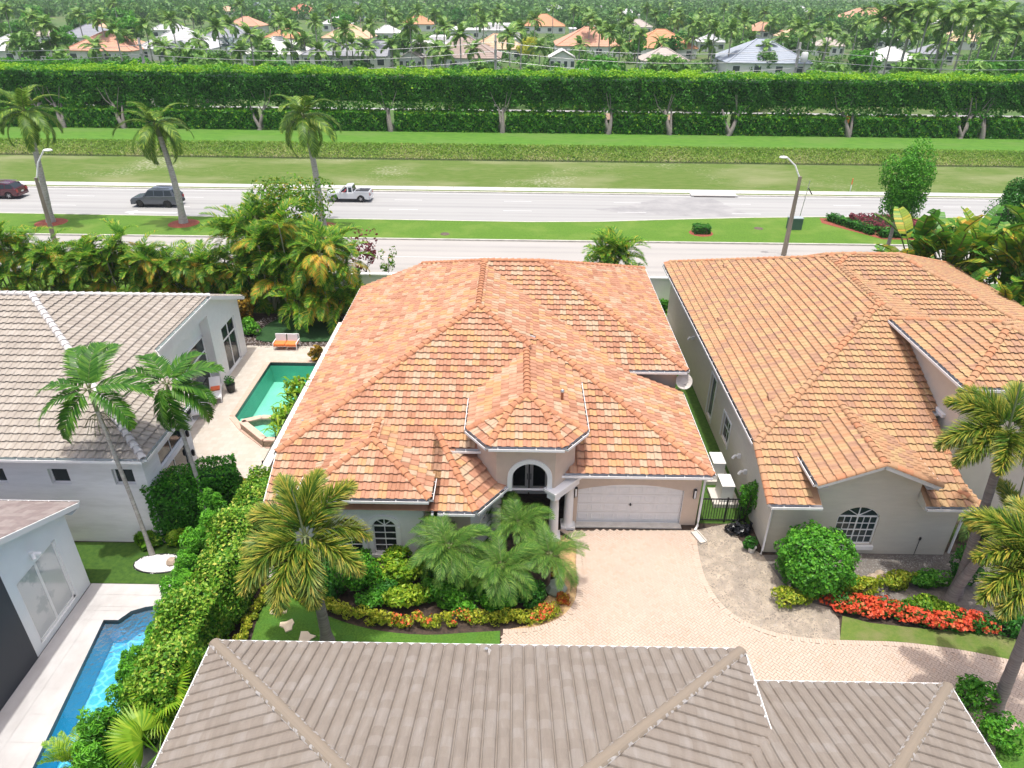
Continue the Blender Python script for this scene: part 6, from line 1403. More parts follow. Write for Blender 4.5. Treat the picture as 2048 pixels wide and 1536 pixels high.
# ------------------------------------------------------------------ vehicles
sm('tyre', (.02, .02, .02), .8); sm('rim', (.5, .5, .52), .3, metal=.8); sm('rim_black', (.03, .03, .03), .4); sm('red_lamp', (.4, .02, .02), .3); sm('lamp_clear', (.7, .7, .68), .2); sm('plastic_black', (.025, .025, .027), .6); sm('plate', (.6, .6, .55), .5)
def car(name, label, loc, rz, paint, L=4.8, Wd=1.9, Hh=1.75, belt=1.02, kind='suv', rimm='rim', rails=True):
    """travels towards +x"""
    t = thing(name, label, 'pickup' if kind == 'pickup' else 'car', loc, rz); h = L/2; pm_ = mat('paint_'+name+kind, paint, .25, coat=.6, spec=.5)
    fw_, rw_ = h*.62, -h*.58; wr = .37
    def arch(cx): return [(cx+math.cos(a)*(wr+.07), .36+math.sin(a)*(wr+.07)) for a in np.linspace(0, math.pi, 9)]
    bot = [(-h+.08, .32)]+arch(rw_)[::-1]+arch(fw_)[::-1]+[(h-.08, .32)]
    hood = belt-.06
    if kind == 'pickup': top = [(h, .55), (h-.03, .8), (h-.22, hood-.1), (h*.38, hood+.02), (-h+.02, belt-.02), (-h, .6)]
    else: top = [(h, .5), (h-.02, .78), (h-.2, hood-.12), (h*.42, hood+.02), (-h+.06, belt+.05), (-h, .62)]
    prof_ = bot+top; b = MB(); n = len(prof_); V = []
    for y, s, dz in ((-Wd/2+.04, .985, 0), (-Wd/2, 1, 0), (Wd/2, 1, 0), (Wd/2-.04, .985, 0)):
        pass
    secs = [(-Wd/2+.07, .975), (-Wd/2, 1.0), (Wd/2, 1.0), (Wd/2-.07, .975)]
    half = [(x, z) for x, z in prof_]
    ys = [(-Wd/2, 1.0, .0), (-Wd/2+.1, .99, .035), (Wd/2-.1, .99, .035), (Wd/2, 1.0, .0)]
    for y, sx, up in ys:
        V += [(x*sx, y, z+(up if z > .75 else 0)) for x, z in half]
    F = [(k*n+i, k*n+(i+1) % n, (k+1)*n+(i+1) % n, (k+1)*n+i) for k in range(3) for i in range(n)]
    b.add(V, F); b.add(V, [tuple(range(n-1, -1, -1)), tuple(range(3*n, 4*n))]); b.obj('body', pm_, t)
    if kind == 'pickup': gx = [(h*.42, belt), (h*.1, Hh-.06), (-h*.14, Hh), (-h*.2, Hh-.03), (-h*.26, belt)]
    elif kind == 'coupe': gx = [(h*.42, belt), (h*.04, Hh-.05), (-h*.3, Hh), (-h*.62, Hh-.1), (-h*.93, belt+.06)]
    else: gx = [(h*.44, belt), (h*.17, Hh-.07), (-h*.2, Hh), (-h*.8, Hh-.05), (-h*.95, belt+.06)]
    wb, wt = Wd/2-.07, Wd/2-.24
    def yw(z): return wb+(wt-wb)*(z-belt)/(Hh-belt)
    b = MB(); V = [(x, -yw(z), z) for x, z in gx]+[(x, yw(z), z) for x, z in gx]; n = len(gx)
    b.add(V, [(i, i+1, n+i+1, n+i)[::-1] for i in range(n-1)]+[tuple(range(n))[::-1], tuple(range(n, 2*n))]); b.obj('cabin', pm_, t)
    def side(pts, name='side_window', m_='glass'):
        for s in (-1, 1):
            k = MB(); q = [(x, s*(yw(z)+.012), z) for x, z in pts]; k.ext(q if s < 0 else q[::-1], (0, -s*.015, 0)); k.obj(name, M[m_], t)
    x0, x1 = gx[0][0], gx[-1][0]; zb, ztp = belt+.06, Hh-.16
    def fx(z): return gx[0][0]+(gx[1][0]-gx[0][0])*(z-gx[0][1])/(gx[1][1]-gx[0][1])-.1
    if kind == 'pickup': cuts = [(fx(zb), fx(ztp), h*.02, h*.02), (-h*.04, -h*.04, -h*.2, -h*.18)]
    else: cuts = [(fx(zb), fx(ztp), -h*.04, -h*.04), (-h*.07, -h*.07, -h*.46, -h*.46), (-h*.5, -h*.5, -h*.84, -h*.76)]
    for a, b2, c, d2 in cuts: side([(c, zb), (a, zb), (b2, ztp), (d2, ztp)])
    def glass(p, q, nm, fr=.12):
        (xa, za), (xb, zb_) = p, q; k = MB(); P = []
        for f, sgn in ((fr, -1), (fr, 1), (1-fr, 1), (1-fr, -1)):
            x, z = xa+(xb-xa)*f, za+(zb_-za)*f; P.append((x, sgn*(yw(z)-.08), z))
        nrm_ = Vector((-(zb_-za), 0, xb-xa)).normalized()
        if nrm_.z < 0: nrm_ = -nrm_
        k.ext([Vector(p_)+nrm_*.01 for p_ in P], nrm_*.012); k.obj(nm, M['glass'], t)
    glass(gx[0], gx[1], 'windscreen'); glass(gx[-1], gx[-2], 'rear_window')
    for cx in (fw_, rw_):
        for s in (-1, 1):
            k = MB(); k.lathe((0, 0, 0), [(.22, -.1), (.33, -.11), (wr, -.06), (wr, .06), (.33, .11), (.22, .1)], 20); o = k.obj('wheel', M['tyre'], t); o.matrix_local = Matrix.Translation((cx, s*(Wd/2-.1), wr)) @ Matrix.Rotation(math.pi/2, 4, 'X')
            k = MB(); k.lathe((0, 0, 0), [(.05, -.09), (.25, -.085), (.25, .085), (.05, .09)], 16)
            for i in range(5):
                a = i*1.2566; k.bar((0, 0, -s*.095), (.21*math.cos(a), .21*math.sin(a), -s*.1), .06, .03)
            k.obj('rim', M[rimm], o)
    for s in (-1, 1):
        k = MB(); k.box((h-.1, s*(Wd/2-.25), .74), (.2, .4, .16)); k.obj('headlight', M['lamp_clear'], t)
        k = MB(); k.box((-h+.06, s*(Wd/2-.13), .86), (.16, .24, .28)); k.obj('tail_light', M['red_lamp'], t)
        k = MB(); k.box((gx[0][0]-.25, s*(Wd/2+.06), belt+.1), (.14, .2, .16)); k.obj('mirror', pm_, t)
        for x in (h*.02, -h*.42) if kind != 'pickup' else (h*.05,):
            k = MB(); k.box((x, s*(Wd/2+.012), belt-.12), (.16, .025, .035)); k.obj('door_handle', M['plastic_black'] if rimm == 'rim_black' else pm_, t)
        if rails and kind != 'pickup': k = MB(); k.bar((h*.05, s*.6, Hh+.05), (-h*.72, s*.6, Hh+.04), .04, .05); k.obj('roof_rail', M['plastic_black'] if rimm == 'rim_black' else M['rim'], t)
        k = MB(); k.box((0, s*(Wd/2-.02), .34), (L*.4, .08, .1)); k.obj('sill', M['plastic_black'], t)
    k = MB(); k.box((h-.02, 0, .42), (.14, Wd*.9, .22)); k.obj('bumper', M['plastic_black'] if rimm == 'rim_black' else pm_, t); k = MB(); k.box((-h+.0, 0, .46), (.14, Wd*.92, .24)); k.obj('bumper', M['plastic_black'] if rimm == 'rim_black' else pm_, t)
    k = MB(); k.box((-h-.01, 0, .72), (.03, .34, .16)); k.obj('number_plate', M['plate'], t)
    k = MB(); k.box((h-.01, 0, .66), (.05, .9, .2)); k.obj('grille', M['plastic_black'], t)
    if kind == 'pickup':
        k = MB(); zt_ = belt+.0; xb0, xb1 = -h*.3, -h+.1
        k.add([(xb0, -Wd/2+.12, zt_+.03), (xb1, -Wd/2+.12, zt_+.03), (xb1, Wd/2-.12, zt_+.03), (xb0, Wd/2-.12, zt_+.03), (xb0, -Wd/2+.12, .6), (xb1, -Wd/2+.12, .6), (xb1, Wd/2-.12, .6), (xb0, Wd/2-.12, .6)], [(0, 1, 2, 3)]); k.obj('bed_liner', M['plastic_black'], t)
        for s in (-1, 1): k = MB(); k.box(((xb0+xb1)/2, s*(Wd/2-.06), zt_+.06), (xb0-xb1+.1, .12, .14)); k.obj('bed_side', pm_, t)
        k = MB(); k.box((-h+.05, 0, zt_+.0), (.1, Wd-.1, .3)); k.obj('tailgate', pm_, t)
        k = MB(); k.box((xb0-.25, -.45, zt_+.13), (.3, .5, .2)); tag(k.obj('storage_box', M['white_paint'], loc=t.location, rz=rz), 'small white box in the bed of the pickup', 'box'); bpy.data.objects['storage_box'].location = Vector(loc)
    return t
p = at(318, 410); car('sport_utility', 'dark grey sport utility car with black wheels on the far road', (p.x, p.y, -.02), math.pi+.0, (.085, .095, .11), 4.85, 1.95, 1.88, 1.14, rimm='rim_black')
p = at(14, 392); car('sport_utility', 'dark red crossover car cut by the left edge of the view', (p.x-.3, p.y-.3, -.02), math.pi, (.09, .012, .022), 4.8, 1.9, 1.68, 1.02, kind='coupe')
p = at(700, 400); car('pickup_truck', 'white pickup truck on the far road with its bed empty', (p.x, p.y, -.02), math.pi, (.62, .63, .64), 4.75, 1.8, 1.72, 1.03, kind='pickup', rails=False)
# the driver at the open window
me = bpy.data.meshes.new('person'); J = [((0, 0, .0), .15), ((.05, 0, .28), .16), ((.05, 0, .5), .09), ((.06, 0, .58), .06), ((.08, 0, .72), .105), ((.06, .2, .47), .07), ((.2, .3, .25), .055), ((.42, .28, .3), .045), ((.06, -.2, .47), .07), ((.15, -.3, .24), .055), ((.42, -.24, .32), .045), ((.4, .12, .05), .09), ((.75, .12, -.35), .06), ((.4, -.12, .05), .09), ((.75, -.12, -.35), .06)]
E_ = [(0, 1), (1, 2), (2, 3), (3, 4), (2, 5), (5, 6), (6, 7), (2, 8), (8, 9), (9, 10), (0, 11), (11, 12), (0, 13), (13, 14)]
me.from_pydata([j[0] for j in J], E_, []); po = obj('person', me); po.location = (p.x-.1, p.y-.63, .84); po.rotation_euler = (0, 0, math.pi)
sk = po.modifiers.new('skin', 'SKIN'); 
for v_, j in zip(me.skin_vertices[0].data, J): v_.radius = (j[1], j[1])
me.skin_vertices[0].data[0].use_root = True; po.modifiers.new('sub', 'SUBSURF').levels = 1; me.materials.append(mat('shirt_red', (.3, .03, .04), .9)); tag(po, 'driver in a red shirt with an elbow at the open pickup window', 'person')
k = MB(); k.lathe((.07, 0, .78), [(.115, -.02), (.12, .03), (.08, .09), (.01, .11)], 12); k.obj('hair', M['white_paint'], po); k = MB(); k.lathe((.1, 0, .62), [(.05, 0), (.09, .05), (.1, .12), (.095, .17)], 12); k.obj('face', mat('skin', (.5, .3, .22), .6), po)
# ------------------------------------------------------------------ street lamps, poles and median pieces
def lamp(base, top, arm, label):
    t = thing('street_lamp', label, 'street lamp', base, 0, 'street lamps beside the near road'); b0, tp, ar_ = Vector(base), Vector(top), Vector(arm); k = MB(); k.tube([(0, 0, 0), tp-b0], [.24, .15], 4, sm=False); k.obj('pole', mat('pole_concrete', (.3, .25, .19), .9, (.22, .18, .14), 2, stretch=(1, 1, .3)) if 'pole_concrete' not in bpy.data.materials else bpy.data.materials['pole_concrete'], t)
    q = tp-b0; e = ar_-b0; k = MB(); k.tube([q-Vector((0, 0, .2)), q+(e-q)*.5+Vector((-.1*np.sign(e.x-q.x), 0, .12)), e], .06, 8); k.obj('arm', M['white_trim'], t)
    d = (e-q); d.z = 0; d.normalize(); k = MB(); k.lathe((0, 0, 0), [(.05, -.12), (.2, -.08), (.24, .0), (.16, .1), (.03, .14)], 12); o = k.obj('lamp_head', M['white_trim'], t); o.matrix_local = Matrix.Translation(e+d*.28) @ Matrix.Rotation(math.atan2(d.y, d.x), 4, 'Z') @ Matrix.Diagonal((1.6, 1, .8, 1))
lamp((-38.84, 57.4, 0), (-38.6, 57.2, 6.9), (-37.4, 57.4, 9.0), 'street lamp on a square grey pole at the left, before the palms')
lamp((23.7, 60.9+0.0, 0), (23.75, 60.9, 6.9), (22.4, 61.1, 8.4), 'street lamp on a square grey pole behind the beige roof')
def place(x, y): p = at(x, y, .1); return (p.x, p.y, .1)
t = thing('clipped_shrub', 'small square clipped shrub on a red mulch ring in the median', 'shrub', place(1402, 466)); P, Nn = boxpts(700, 1.5, 1.3, .75, .06); V, F = leafcloud(P, Nn, .2, .6); obj('foliage', fast('foliage', V, F, G_['dark'], tint=np.clip(tints(700, .45, .15)+.25*(P[:, 2] > .7), 0, 1)), t); k = MB(); k.lathe((0, 0, 0), [(1.15, 0), (1.05, .05), (.3, .07)], 16); k.obj('mulch_ring', M['mulch_red'], t); k = MB(); k.box((0, 0, .35), (1.1, .9, .6)); k.obj('branches', M['bark_brown'], t)
t = thing('utility_cabinet', 'green utility cabinet behind the street lamp pole', 'cabinet', place(1587, 458)); k = MB(); k.box((0, 0, .55), (1.3, .7, 1.1)); k.obj('casing', mat('cabinet_green', (.06, .12, .09), .6), t); k = MB(); k.box((0, 0, 1.13), (1.36, .76, .07)); k.obj('lid', mat('cabinet_lid', (.35, .4, .42), .5), t)
t = thing('solar_post', 'thin post with a small solar panel next to the utility cabinet', 'post', place(1596, 446)); k = MB(); k.tube([(0, 0, 0), (.3, 0, 4.2)], .035, 6); k.obj('post', M['steel'], t); k = MB(); k.bar((.3, 0, 3.5), (.75, 0, 2.9), .35, .05); k.obj('panel', M['plastic_black'], t)
t = thing('marker_post', 'white marker post with an orange top on the far lawn', 'post', at(1700, 383)); k = MB(); k.tube([(0, 0, 0), (0, 0, .8)], .05, 8); k.obj('post', M['white_paint'], t); k = MB(); k.tube([(0, 0, .8), (0, 0, 1.5)], .06, 8); k.obj('cap', mat('marker_orange', (.7, .15, .05), .6), t)
q = [Vector(place(x, y)) for x, y in ((1638, 441), (1760, 478), (1860, 478), (1860, 440))]
bed_ = [(v.x, v.y) for v in q]
sheet('mulch_bed', [(31.0, 72.2), (30.6, 70.5), (34.5, 65.5), (42, 65.3), (42, 72.3)], .112, 'mulch_red')
hedge('border_hedge', 'low green hedge bordering the dark red bed on the median, long side', 'hedge', (34.5, 66.3), (42, 66.2), 1.0, .75, 60, .2, 'dark', .55, z=.1); hedge('border_hedge', 'low green hedge bordering the dark red bed on the median, slanted side', 'hedge', (31.6, 71.6), (34.2, 66.8), .9, .75, 60, .2, 'dark', .55, z=.1)
hedge('red_shrub_bed', 'dense bed of dark red shrubs on the median', 'shrub', (33.6, 69.6), (39.5, 69.5), 4.2, .7, 50, .26, 'maroon', .45, z=.1, bumps=.12)
for i, (x, y, lab) in enumerate(((890, 468, 'small brown utility cover in the median grass'), (1517, 457, 'dark utility cover in the median near the cabinet'))):
    k = MB(); k.lathe((0, 0, 0), [(.45, 0), (.42, .03), (.01, .04)], 14); tag(k.obj('utility_cover', M['bark_brown'], loc=place(x, y)), lab, 'utility cover')
# ------------------------------------------------------------------ far hedge of clipped ficus trees
TRX = [-101, -86, -72, *[at(x, y, .1).x for x, y in ((85, 250), (245, 258), (523, 258), (783, 262), (1005, 264), (1215, 266), (1335, 266), (1451, 267), (1683, 268), (1905, 272))], 73, 88, 101]
rngs = [TRX[0]-8]+[(a+b_)/2 for a, b_ in zip(TRX, TRX[1:])]
labs = ['outside left', 'left of the view edge', 'cut by the left edge of the view', 'behind the leftmost royal palm', 'with a trunk leaning left', 'with a forked trunk left of the third royal palm', 'with a forked trunk right of the third royal palm', 'with the straight trunk near the middle pole', 'with the slanting trunk at the middle', 'with bare grey branches showing', 'with the tall Y-shaped trunk', 'with a double trunk near the transformer', 'at the right with a leaning trunk', 'cut by the right edge of the view', 'outside right', 'far outside right']
for i, (x0, x1) in enumerate(zip(rngs, rngs[1:]+[110])):
    x0_, L = x0, x1-x0; xc = (x0+x1)/2; t = thing('ficus_tree', 'clipped ficus of the far hedge, '+labs[i], 'tree', (xc, 121.2, .1), 0, 'clipped ficus trees forming the tall far hedge')
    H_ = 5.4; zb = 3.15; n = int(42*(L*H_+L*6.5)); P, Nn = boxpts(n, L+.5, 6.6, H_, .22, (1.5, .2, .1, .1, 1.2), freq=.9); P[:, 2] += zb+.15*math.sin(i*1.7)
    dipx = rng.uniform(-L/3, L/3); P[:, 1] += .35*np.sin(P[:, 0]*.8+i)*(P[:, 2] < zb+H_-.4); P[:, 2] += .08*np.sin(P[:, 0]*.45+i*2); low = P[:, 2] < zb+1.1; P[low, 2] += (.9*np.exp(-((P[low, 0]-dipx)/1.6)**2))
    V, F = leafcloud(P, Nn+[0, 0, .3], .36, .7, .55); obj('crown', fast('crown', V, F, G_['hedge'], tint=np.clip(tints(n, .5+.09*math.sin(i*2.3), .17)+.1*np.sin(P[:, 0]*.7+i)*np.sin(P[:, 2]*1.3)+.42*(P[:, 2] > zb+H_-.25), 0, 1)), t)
    k = MB(); k.box((0, 0, zb+H_*.5), (L-.3, 3.4, H_*.6)); k.obj('branches', G_['dark'], t)  # solid filler in darkest green, painted shade inside the crown
    dx = TRX[i]-xc; k = MB(); lean = 1.4*math.sin(i*2.7)
    k.tube([(dx, -3.9, -.1), (dx+lean*.4, -3.9, 1.4), (dx+lean, -3.0, 3.6)], [.42, .3, .22], 8); k.tube([(dx+.1, -3.9, .3), (dx-lean*.3-.3, -3.7, 1.8), (dx-lean*.6-.6, -3.0, 3.8)], [.3, .22, .14], 8)
    for j in range(4): k.tube([(dx+lean*.6, -3.1, 2.6), (dx+lean+1.2*math.sin(j*2.1+i), -3.3, 4.2), (dx+lean+2.0*math.sin(j*2.1+i), -3.55, 6)], [.1, .07, .03], 5)
    k.obj('trunk', M['bark_gray'], t)
for i in range(15):
    x0, x1 = TRX[i]+.7, TRX[i+1]-1.1; L = x1-x0+.6
    hedge('low_hedge', 'low hedge right of the ficus '+labs[i], 'hedge', (x0, 118.7), (x1+.4, 118.7), 2.6, 2.9, 48, .36, 'hedge', .62, .17, .14, .7, 'low hedge sections under the ficus trees', z=.1, top=.12)
scatter_stones('brush_heap', [(14, 128), (33, 128), (33, 133), (14, 133)], 900, .45, mat('heap_brown', (.45, .32, .24), .9, (.3, .2, .15), 1), .6, label=None)
strip('back_road', -120, 120, 139, 141, .115, 'road')
k = MB(); k.box((0, 0, .9), (14, .2, 1.6)); tag(k.obj('safety_netting', mat('netting_orange', (.85, .3, .05), .7), loc=(60, 127, .1)), 'orange safety netting seen under the far hedge at the right', 'netting')
# tall grass on the canal bank
n = 42000; X = rng.uniform(-95, 85, n); Yb = rng.uniform(103.7, 107.2, n); Zb = np.interp(Yb, [103.6, 107, 118], [-1.6, .1, .12]); P = np.stack([X, Yb, Zb+.2], 1); V, F = leafcloud(P, np.tile([0, -1., .6], (n, 1)), .45, .22, .7)
ti = np.clip(rng.normal(.4, .15, n)+.35*(1-(Yb-103.7)/3.5)+.12*np.sin(X*.5)*np.cos(X*.17), 0, 1); tag(obj('bank_grass', fast('bank_grass', V, F, G_['bank'], tint=ti)), kind='stuff')
# ------------------------------------------------------------------ the neighbourhood beyond the hedge
def far_crown(key, g, L, droop, n, els, nl=15, lw=.24, ll=.95, sag=.5, tm=.45, variants=3):
    fr = frond(key, L, droop, nl, ll, lw, 'flat', g, tm, .18, vee=.25, sag=sag, variants=2, start=.1); out = []
    dat = []
    for me in fr:
        V = np.empty(len(me.vertices)*3, np.float32); me.vertices.foreach_get('co', V); F = np.empty(len(me.loops), np.int32); me.loops.foreach_get('vertex_index', F)
        mi = np.empty(len(me.polygons), np.int32); me.polygons.foreach_get('material_index', mi); ti = np.empty(len(me.polygons), np.float32); me.attributes['tint'].data.foreach_get('value', ti); dat.append((V.reshape(-1, 3), F.reshape(-1, 4), mi, ti))
    for v in range(variants):
        Vs, Fs, mi, ti, o = [], [], [], [], 0
        for i, (az, el) in enumerate(ring_dirs(n, els, a0=v*50)):
            V, F, m_, t_ = dat[i % 2]; R = np.array(fmat((0, 0, 0), math.radians(az), math.radians(el), random.uniform(-.4, .4), random.uniform(.85, 1.1)))
            Vs.append(V@R[:3, :3].T); Fs.append(F+o); o += len(V); mi.append(m_); ti.append(t_+(-.1 if el < -15 else .05))
        out.append(fast('crown', np.concatenate(Vs), np.concatenate(Fs), [G_[g], M['rachis']], np.concatenate(mi), np.clip(np.concatenate(ti), 0, 1)))
    return out
FC = far_crown('fp', 'farpalm', 3.4, 1.5, 17, [60, 25, -5, -30, 40, 75, 10]); FC2 = far_crown('fs', 'silver', 2.0, .6, 18, [70, 40, 15, -10], nl=9, lw=.3, ll=.7)
FT = [crown_mesh('crown', 620, (3.2, 3.0, 2.6), .85, 'far', 14, .42, c=(0, 0, 0), tm=.42+.06*i, top=.18) for i in range(5)]
FTd = [crown_mesh('crown', 620, (3.4, 3.2, 2.4), .8, 'dark', 14, .42, tm=.55, top=.15) for i in range(2)]; FTg = [crown_mesh('crown', 620, (3.2, 3.0, 2.4), .8, 'green', 14, .42, tm=.5, top=.15) for i in range(2)]
ptr = {}
def far_trunk(h, r, mt):
    k = (round(h), mt)
    if k not in ptr: b = MB(); b.tube([(0, 0, -1), (r*.5, 0, -round(h)*.5), (0, 0, -round(h)-.5)][::1], [r*.7, r*.85, r*1.2], 6); ptr[k] = b.mesh('trunk', M[mt])
    return ptr[k]
def far_palm(p, label, group, s=1.0, cr=None):
    t = thing('palm_tree', label, 'palm tree', (p.x, p.y, .1), random.random()*6, group); h = p.z-.1
    o = obj('crown', random.choice(cr or FC), t, loc=(0, 0, h)); o.scale = (s, s, s); tr = far_trunk(h, .19, 'bark_pale'); obj('trunk', tr, t, loc=(0, 0, h+.8*s))
# houses: photo span of the roof (x0, x1), eave row, distance chosen from it; colour; form
RC = dict(salmon=(.62, .33, .22), peach=(.66, .46, .30), white=(.72, .71, .69), gray=(.30, .31, .34), tan=(.36, .28, .24), orange=(.6, .3, .16), blue=(.36, .40, .46), beige=(.48, .42, .37), red=(.5, .2, .13), pale=(.55, .55, .56))
for k_, c in RC.items(): sm('far_roof_'+k_, c, .85, tuple(v*.86 for v in c), 1.2, stretch=(1, 3, 1))
sm('far_wall', (.72, .71, .68), .9); sm('far_wall_cream', (.66, .58, .46), .9); sm('far_glass', (.06, .08, .09), .1)
HRECT = []; HLAB = []
USED = {}
def near_label(kind, x, y, generic):
    best = min(range(len(HRECT)), key=lambda i: abs((HRECT[i][0]+HRECT[i][1])/2-x)+2.5*abs(HRECT[i][3]-y)); h = HRECT[best]
    if abs(h[3]-y) > 30 or x < h[0]-60 or x > h[1]+60: return generic
    nm = ' '.join(HLAB[best].split()[:7]); f = (x-h[0])/(h[1]-h[0]); w_ = 'left of' if f < 0 else 'at the left end of' if f < .33 else 'at the middle of' if f < .67 else 'at the right end of' if f <= 1 else 'right of'
    l = kind+' '+w_+' the '+nm
    if l in USED: return generic
    USED[l] = 1; return l
def far_house(x0, x1, ye, col, label, form='hip', wallm='far_wall', eave=3.2, depth=.7, nwin=4, pitch=.52):
    a, b_ = at(x0, ye, eave), at(x1, ye, eave); wd = abs(b_.x-a.x); d = max(8, min(26, wd*depth*1.25)); cx, cy = (a.x+b_.x)/2, (a.y+b_.y)/2+d/2
    t = thing('far_house', label, 'house', (cx, cy, .1), 0, 'houses beyond the far hedge'); e = eave-.1; hx, hy = wd/2, d/2
    k = MB(); k.box((0, 0, e/2-.5), (wd-.8, d-.8, e+1)); k.obj('wall', M[wallm], t); k = MB(); rz_ = e+pitch*hy
    if form == 'flat':
        k.box((0, 0, e+.2), (wd, d, .4)); k.box((wd*.2, d*.1, e+1.2), (wd*.4, d*.6, 1.8)); top = e+2
    else:
        ins = min(hy, hx*.9) if form == 'hip' else 0; top = rz_; R0, R1 = (-hx+ins, 0, rz_), (hx-ins, 0, rz_); C_ = [(-hx, -hy, e), (hx, -hy, e), (hx, hy, e), (-hx, hy, e)]
        if form == 'front':
            R0, R1 = (0, -hy, e+pitch*hx), (0, hy, e+pitch*hx); V = C_+[R0, R1]; k.add(V, [(1, 2, 5, 4), (3, 0, 4, 5)]); k.add([(v[0], v[1], v[2]-.18) for v in V], [(1, 2, 5, 4)[::-1], (3, 0, 4, 5)[::-1]]); top = R0[2]
            q = MB(); q.poly([(-hx+.4, -hy+.4, e), (hx-.4, -hy+.4, e), (0, -hy+.4, e+pitch*(hx-.4))]); q.obj('gable', M[wallm], t)
        else:
            V = C_+[R0, R1]; k.add(V, [(0, 1, 5, 4), (1, 2, 5), (2, 3, 4, 5), (3, 0, 4)]); k.add([(v[0], v[1], v[2]-.2) for v in C_], [(3, 2, 1, 0)])
            for i in range(4): p, q = C_[i], C_[(i+1) % 4]; k.poly([(p[0], p[1], p[2]-.2), (q[0], q[1], q[2]-.2), q, p])
            for p, q in ((R0, R1), (C_[0], R0), (C_[1], R1)): k.bar(Vector(p)+Vector((0, 0, .06)), Vector(q)+Vector((0, 0, .06)), .35, .14)
            r = 1
            while r*.9 < math.hypot(hy, rz_-e)-1 and form != 'gable':                  # course lines stand proud
                f = r*.9/math.hypot(hy, rz_-e); y_, z_ = -hy*(1-f), e+(rz_-e)*f; xi = hx-ins*f; k.bar((-xi, y_, z_+.02), (xi, y_, z_+.02), .05, .05); r += 1
    k.obj('roof', M['far_roof_'+col], t)
    for i in range(nwin):
        x = -hx+wd*(i+.5)/nwin; w_ = min(1.8, wd/nwin*.5); k = MB(); k.box((x, -hy+.37, e*.5), (w_+.24, .1, 1.7)); o = k.obj('window', M['white_trim'], t); k = MB(); k.box((x, -hy+.31, e*.5), (w_, .04, 1.46)); k.obj('pane', M['far_glass'], o)
    yr = px((cx, cy, top))[1]; HRECT.append((x0, x1, yr, ye+10, cy-d/2)); HLAB.append(label)
for a in ((-60, 62, 101, 'white', 'white gabled house at the left edge beyond the hedge', 'hip'), (110, 215, 75, 'gray', 'grey-roofed house far left behind the salmon roof', 'hip'), (120, 268, 101, 'salmon', 'large salmon-roofed house at the left with a chimney', 'hip'), (262, 420, 98, 'pale', 'light grey hip-roofed house behind the left utility pole', 'hip'), (398, 500, 75, 'gray', 'grey hip-roofed house behind the silver palms', 'hip'), (525, 602, 76, 'orange', 'coral-roofed house partly hidden by palms', 'hip'), (478, 608, 108, 'white', 'white hip-roofed house left of the centre', 'hip'), (600, 690, 110, 'gray', 'grey-roofed house with a dark carport next to the white gable', 'hip'), (640, 742, 76, 'peach', 'peach-roofed house behind the grey gable', 'hip'), (662, 775, 112, 'gray', 'charcoal-roofed house with white gable wall', 'gable'), (795, 915, 90, 'white', 'white flat-roofed house left of the tan roof', 'flat'), (898, 1040, 62, 'white', 'modern flat white house with dark windows', 'flat'), (795, 845, 116, 'beige', 'small cream gable facing the road', 'front'), (848, 1002, 116, 'tan', 'brown-roofed house with skylights right of the cream gable', 'hip'), (938, 1048, 98, 'peach', 'pale peach-roofed house above the brown roof', 'hip'), (1044, 1132, 52, 'orange', 'two-storey house with orange roof in the distance', 'hip'), (1112, 1250, 92, 'salmon', 'salmon-roofed house right of the yellow tree', 'hip'), (1098, 1152, 116, 'white', 'small white gable right of the yellow tree', 'front'), (1262, 1395, 96, 'orange', 'orange-roofed house among palms right of the middle', 'hip'), (1285, 1378, 122, 'beige', 'grey-beige roof right of the middle in front of palms', 'hip'), (1456, 1622, 126, 'blue', 'blue-grey hip-roofed house behind the right utility pole', 'hip'), (1636, 1692, 92, 'beige', 'beige-roofed house right of the utility pole', 'hip'), (1690, 1802, 44, 'salmon', 'salmon tiled roofs far off at the right', 'hip'), (1756, 1832, 80, 'pale', 'pale grey house behind the right palms', 'hip'), (1748, 1842, 122, 'white', 'white low-pitched house at the right', 'hip'), (560, 636, 27, 'red', 'red-tiled house far off left of the middle', 'hip')):
    far_house(*a)
for a in ((170, 238, 62, 'peach', 'small peach-roofed house behind the large salmon roof', 'hip'), (296, 362, 60, 'pale', 'pale-roofed house above the light grey hip roof', 'hip'), (58, 108, 72, 'beige', 'beige-roofed house between two grey roofs at the left', 'hip'), (446, 522, 52, 'salmon', 'salmon-roofed house above the silver palms', 'hip'), (742, 800, 66, 'white', 'white-roofed house right of the peach roof by the golf lawn', 'hip'), (1000, 1046, 80, 'white', 'white wall house at the right end of the pale peach roof', 'flat'), (1398, 1452, 84, 'pale', 'pale roof between the dark tree and the blue-grey roof', 'hip'), (1500, 1566, 62, 'salmon', 'salmon roof above the blue-grey roof', 'hip'), (1846, 1912, 108, 'gray', 'grey roof right of the white low-pitched house', 'hip'), (1905, 1992, 82, 'peach', 'peach roof glimpsed between the right palms', 'hip'), (640, 700, 48, 'white', 'white-roofed house left of the left golf lawn', 'hip'), (1250, 1306, 54, 'beige', 'beige roof above the orange roof among palms', 'hip'), (1566, 1630, 74, 'peach', 'peach roof just above the transformer pole', 'hip'), (1880, 1946, 52, 'white', 'white roof far off between the tall right palms', 'hip'), (800, 868, 48, 'orange', 'orange roof above the white flat-roofed house', 'hip'), (1140, 1200, 60, 'white', 'white house behind the tall dark round tree', 'flat')):
    far_house(*a, nwin=3)
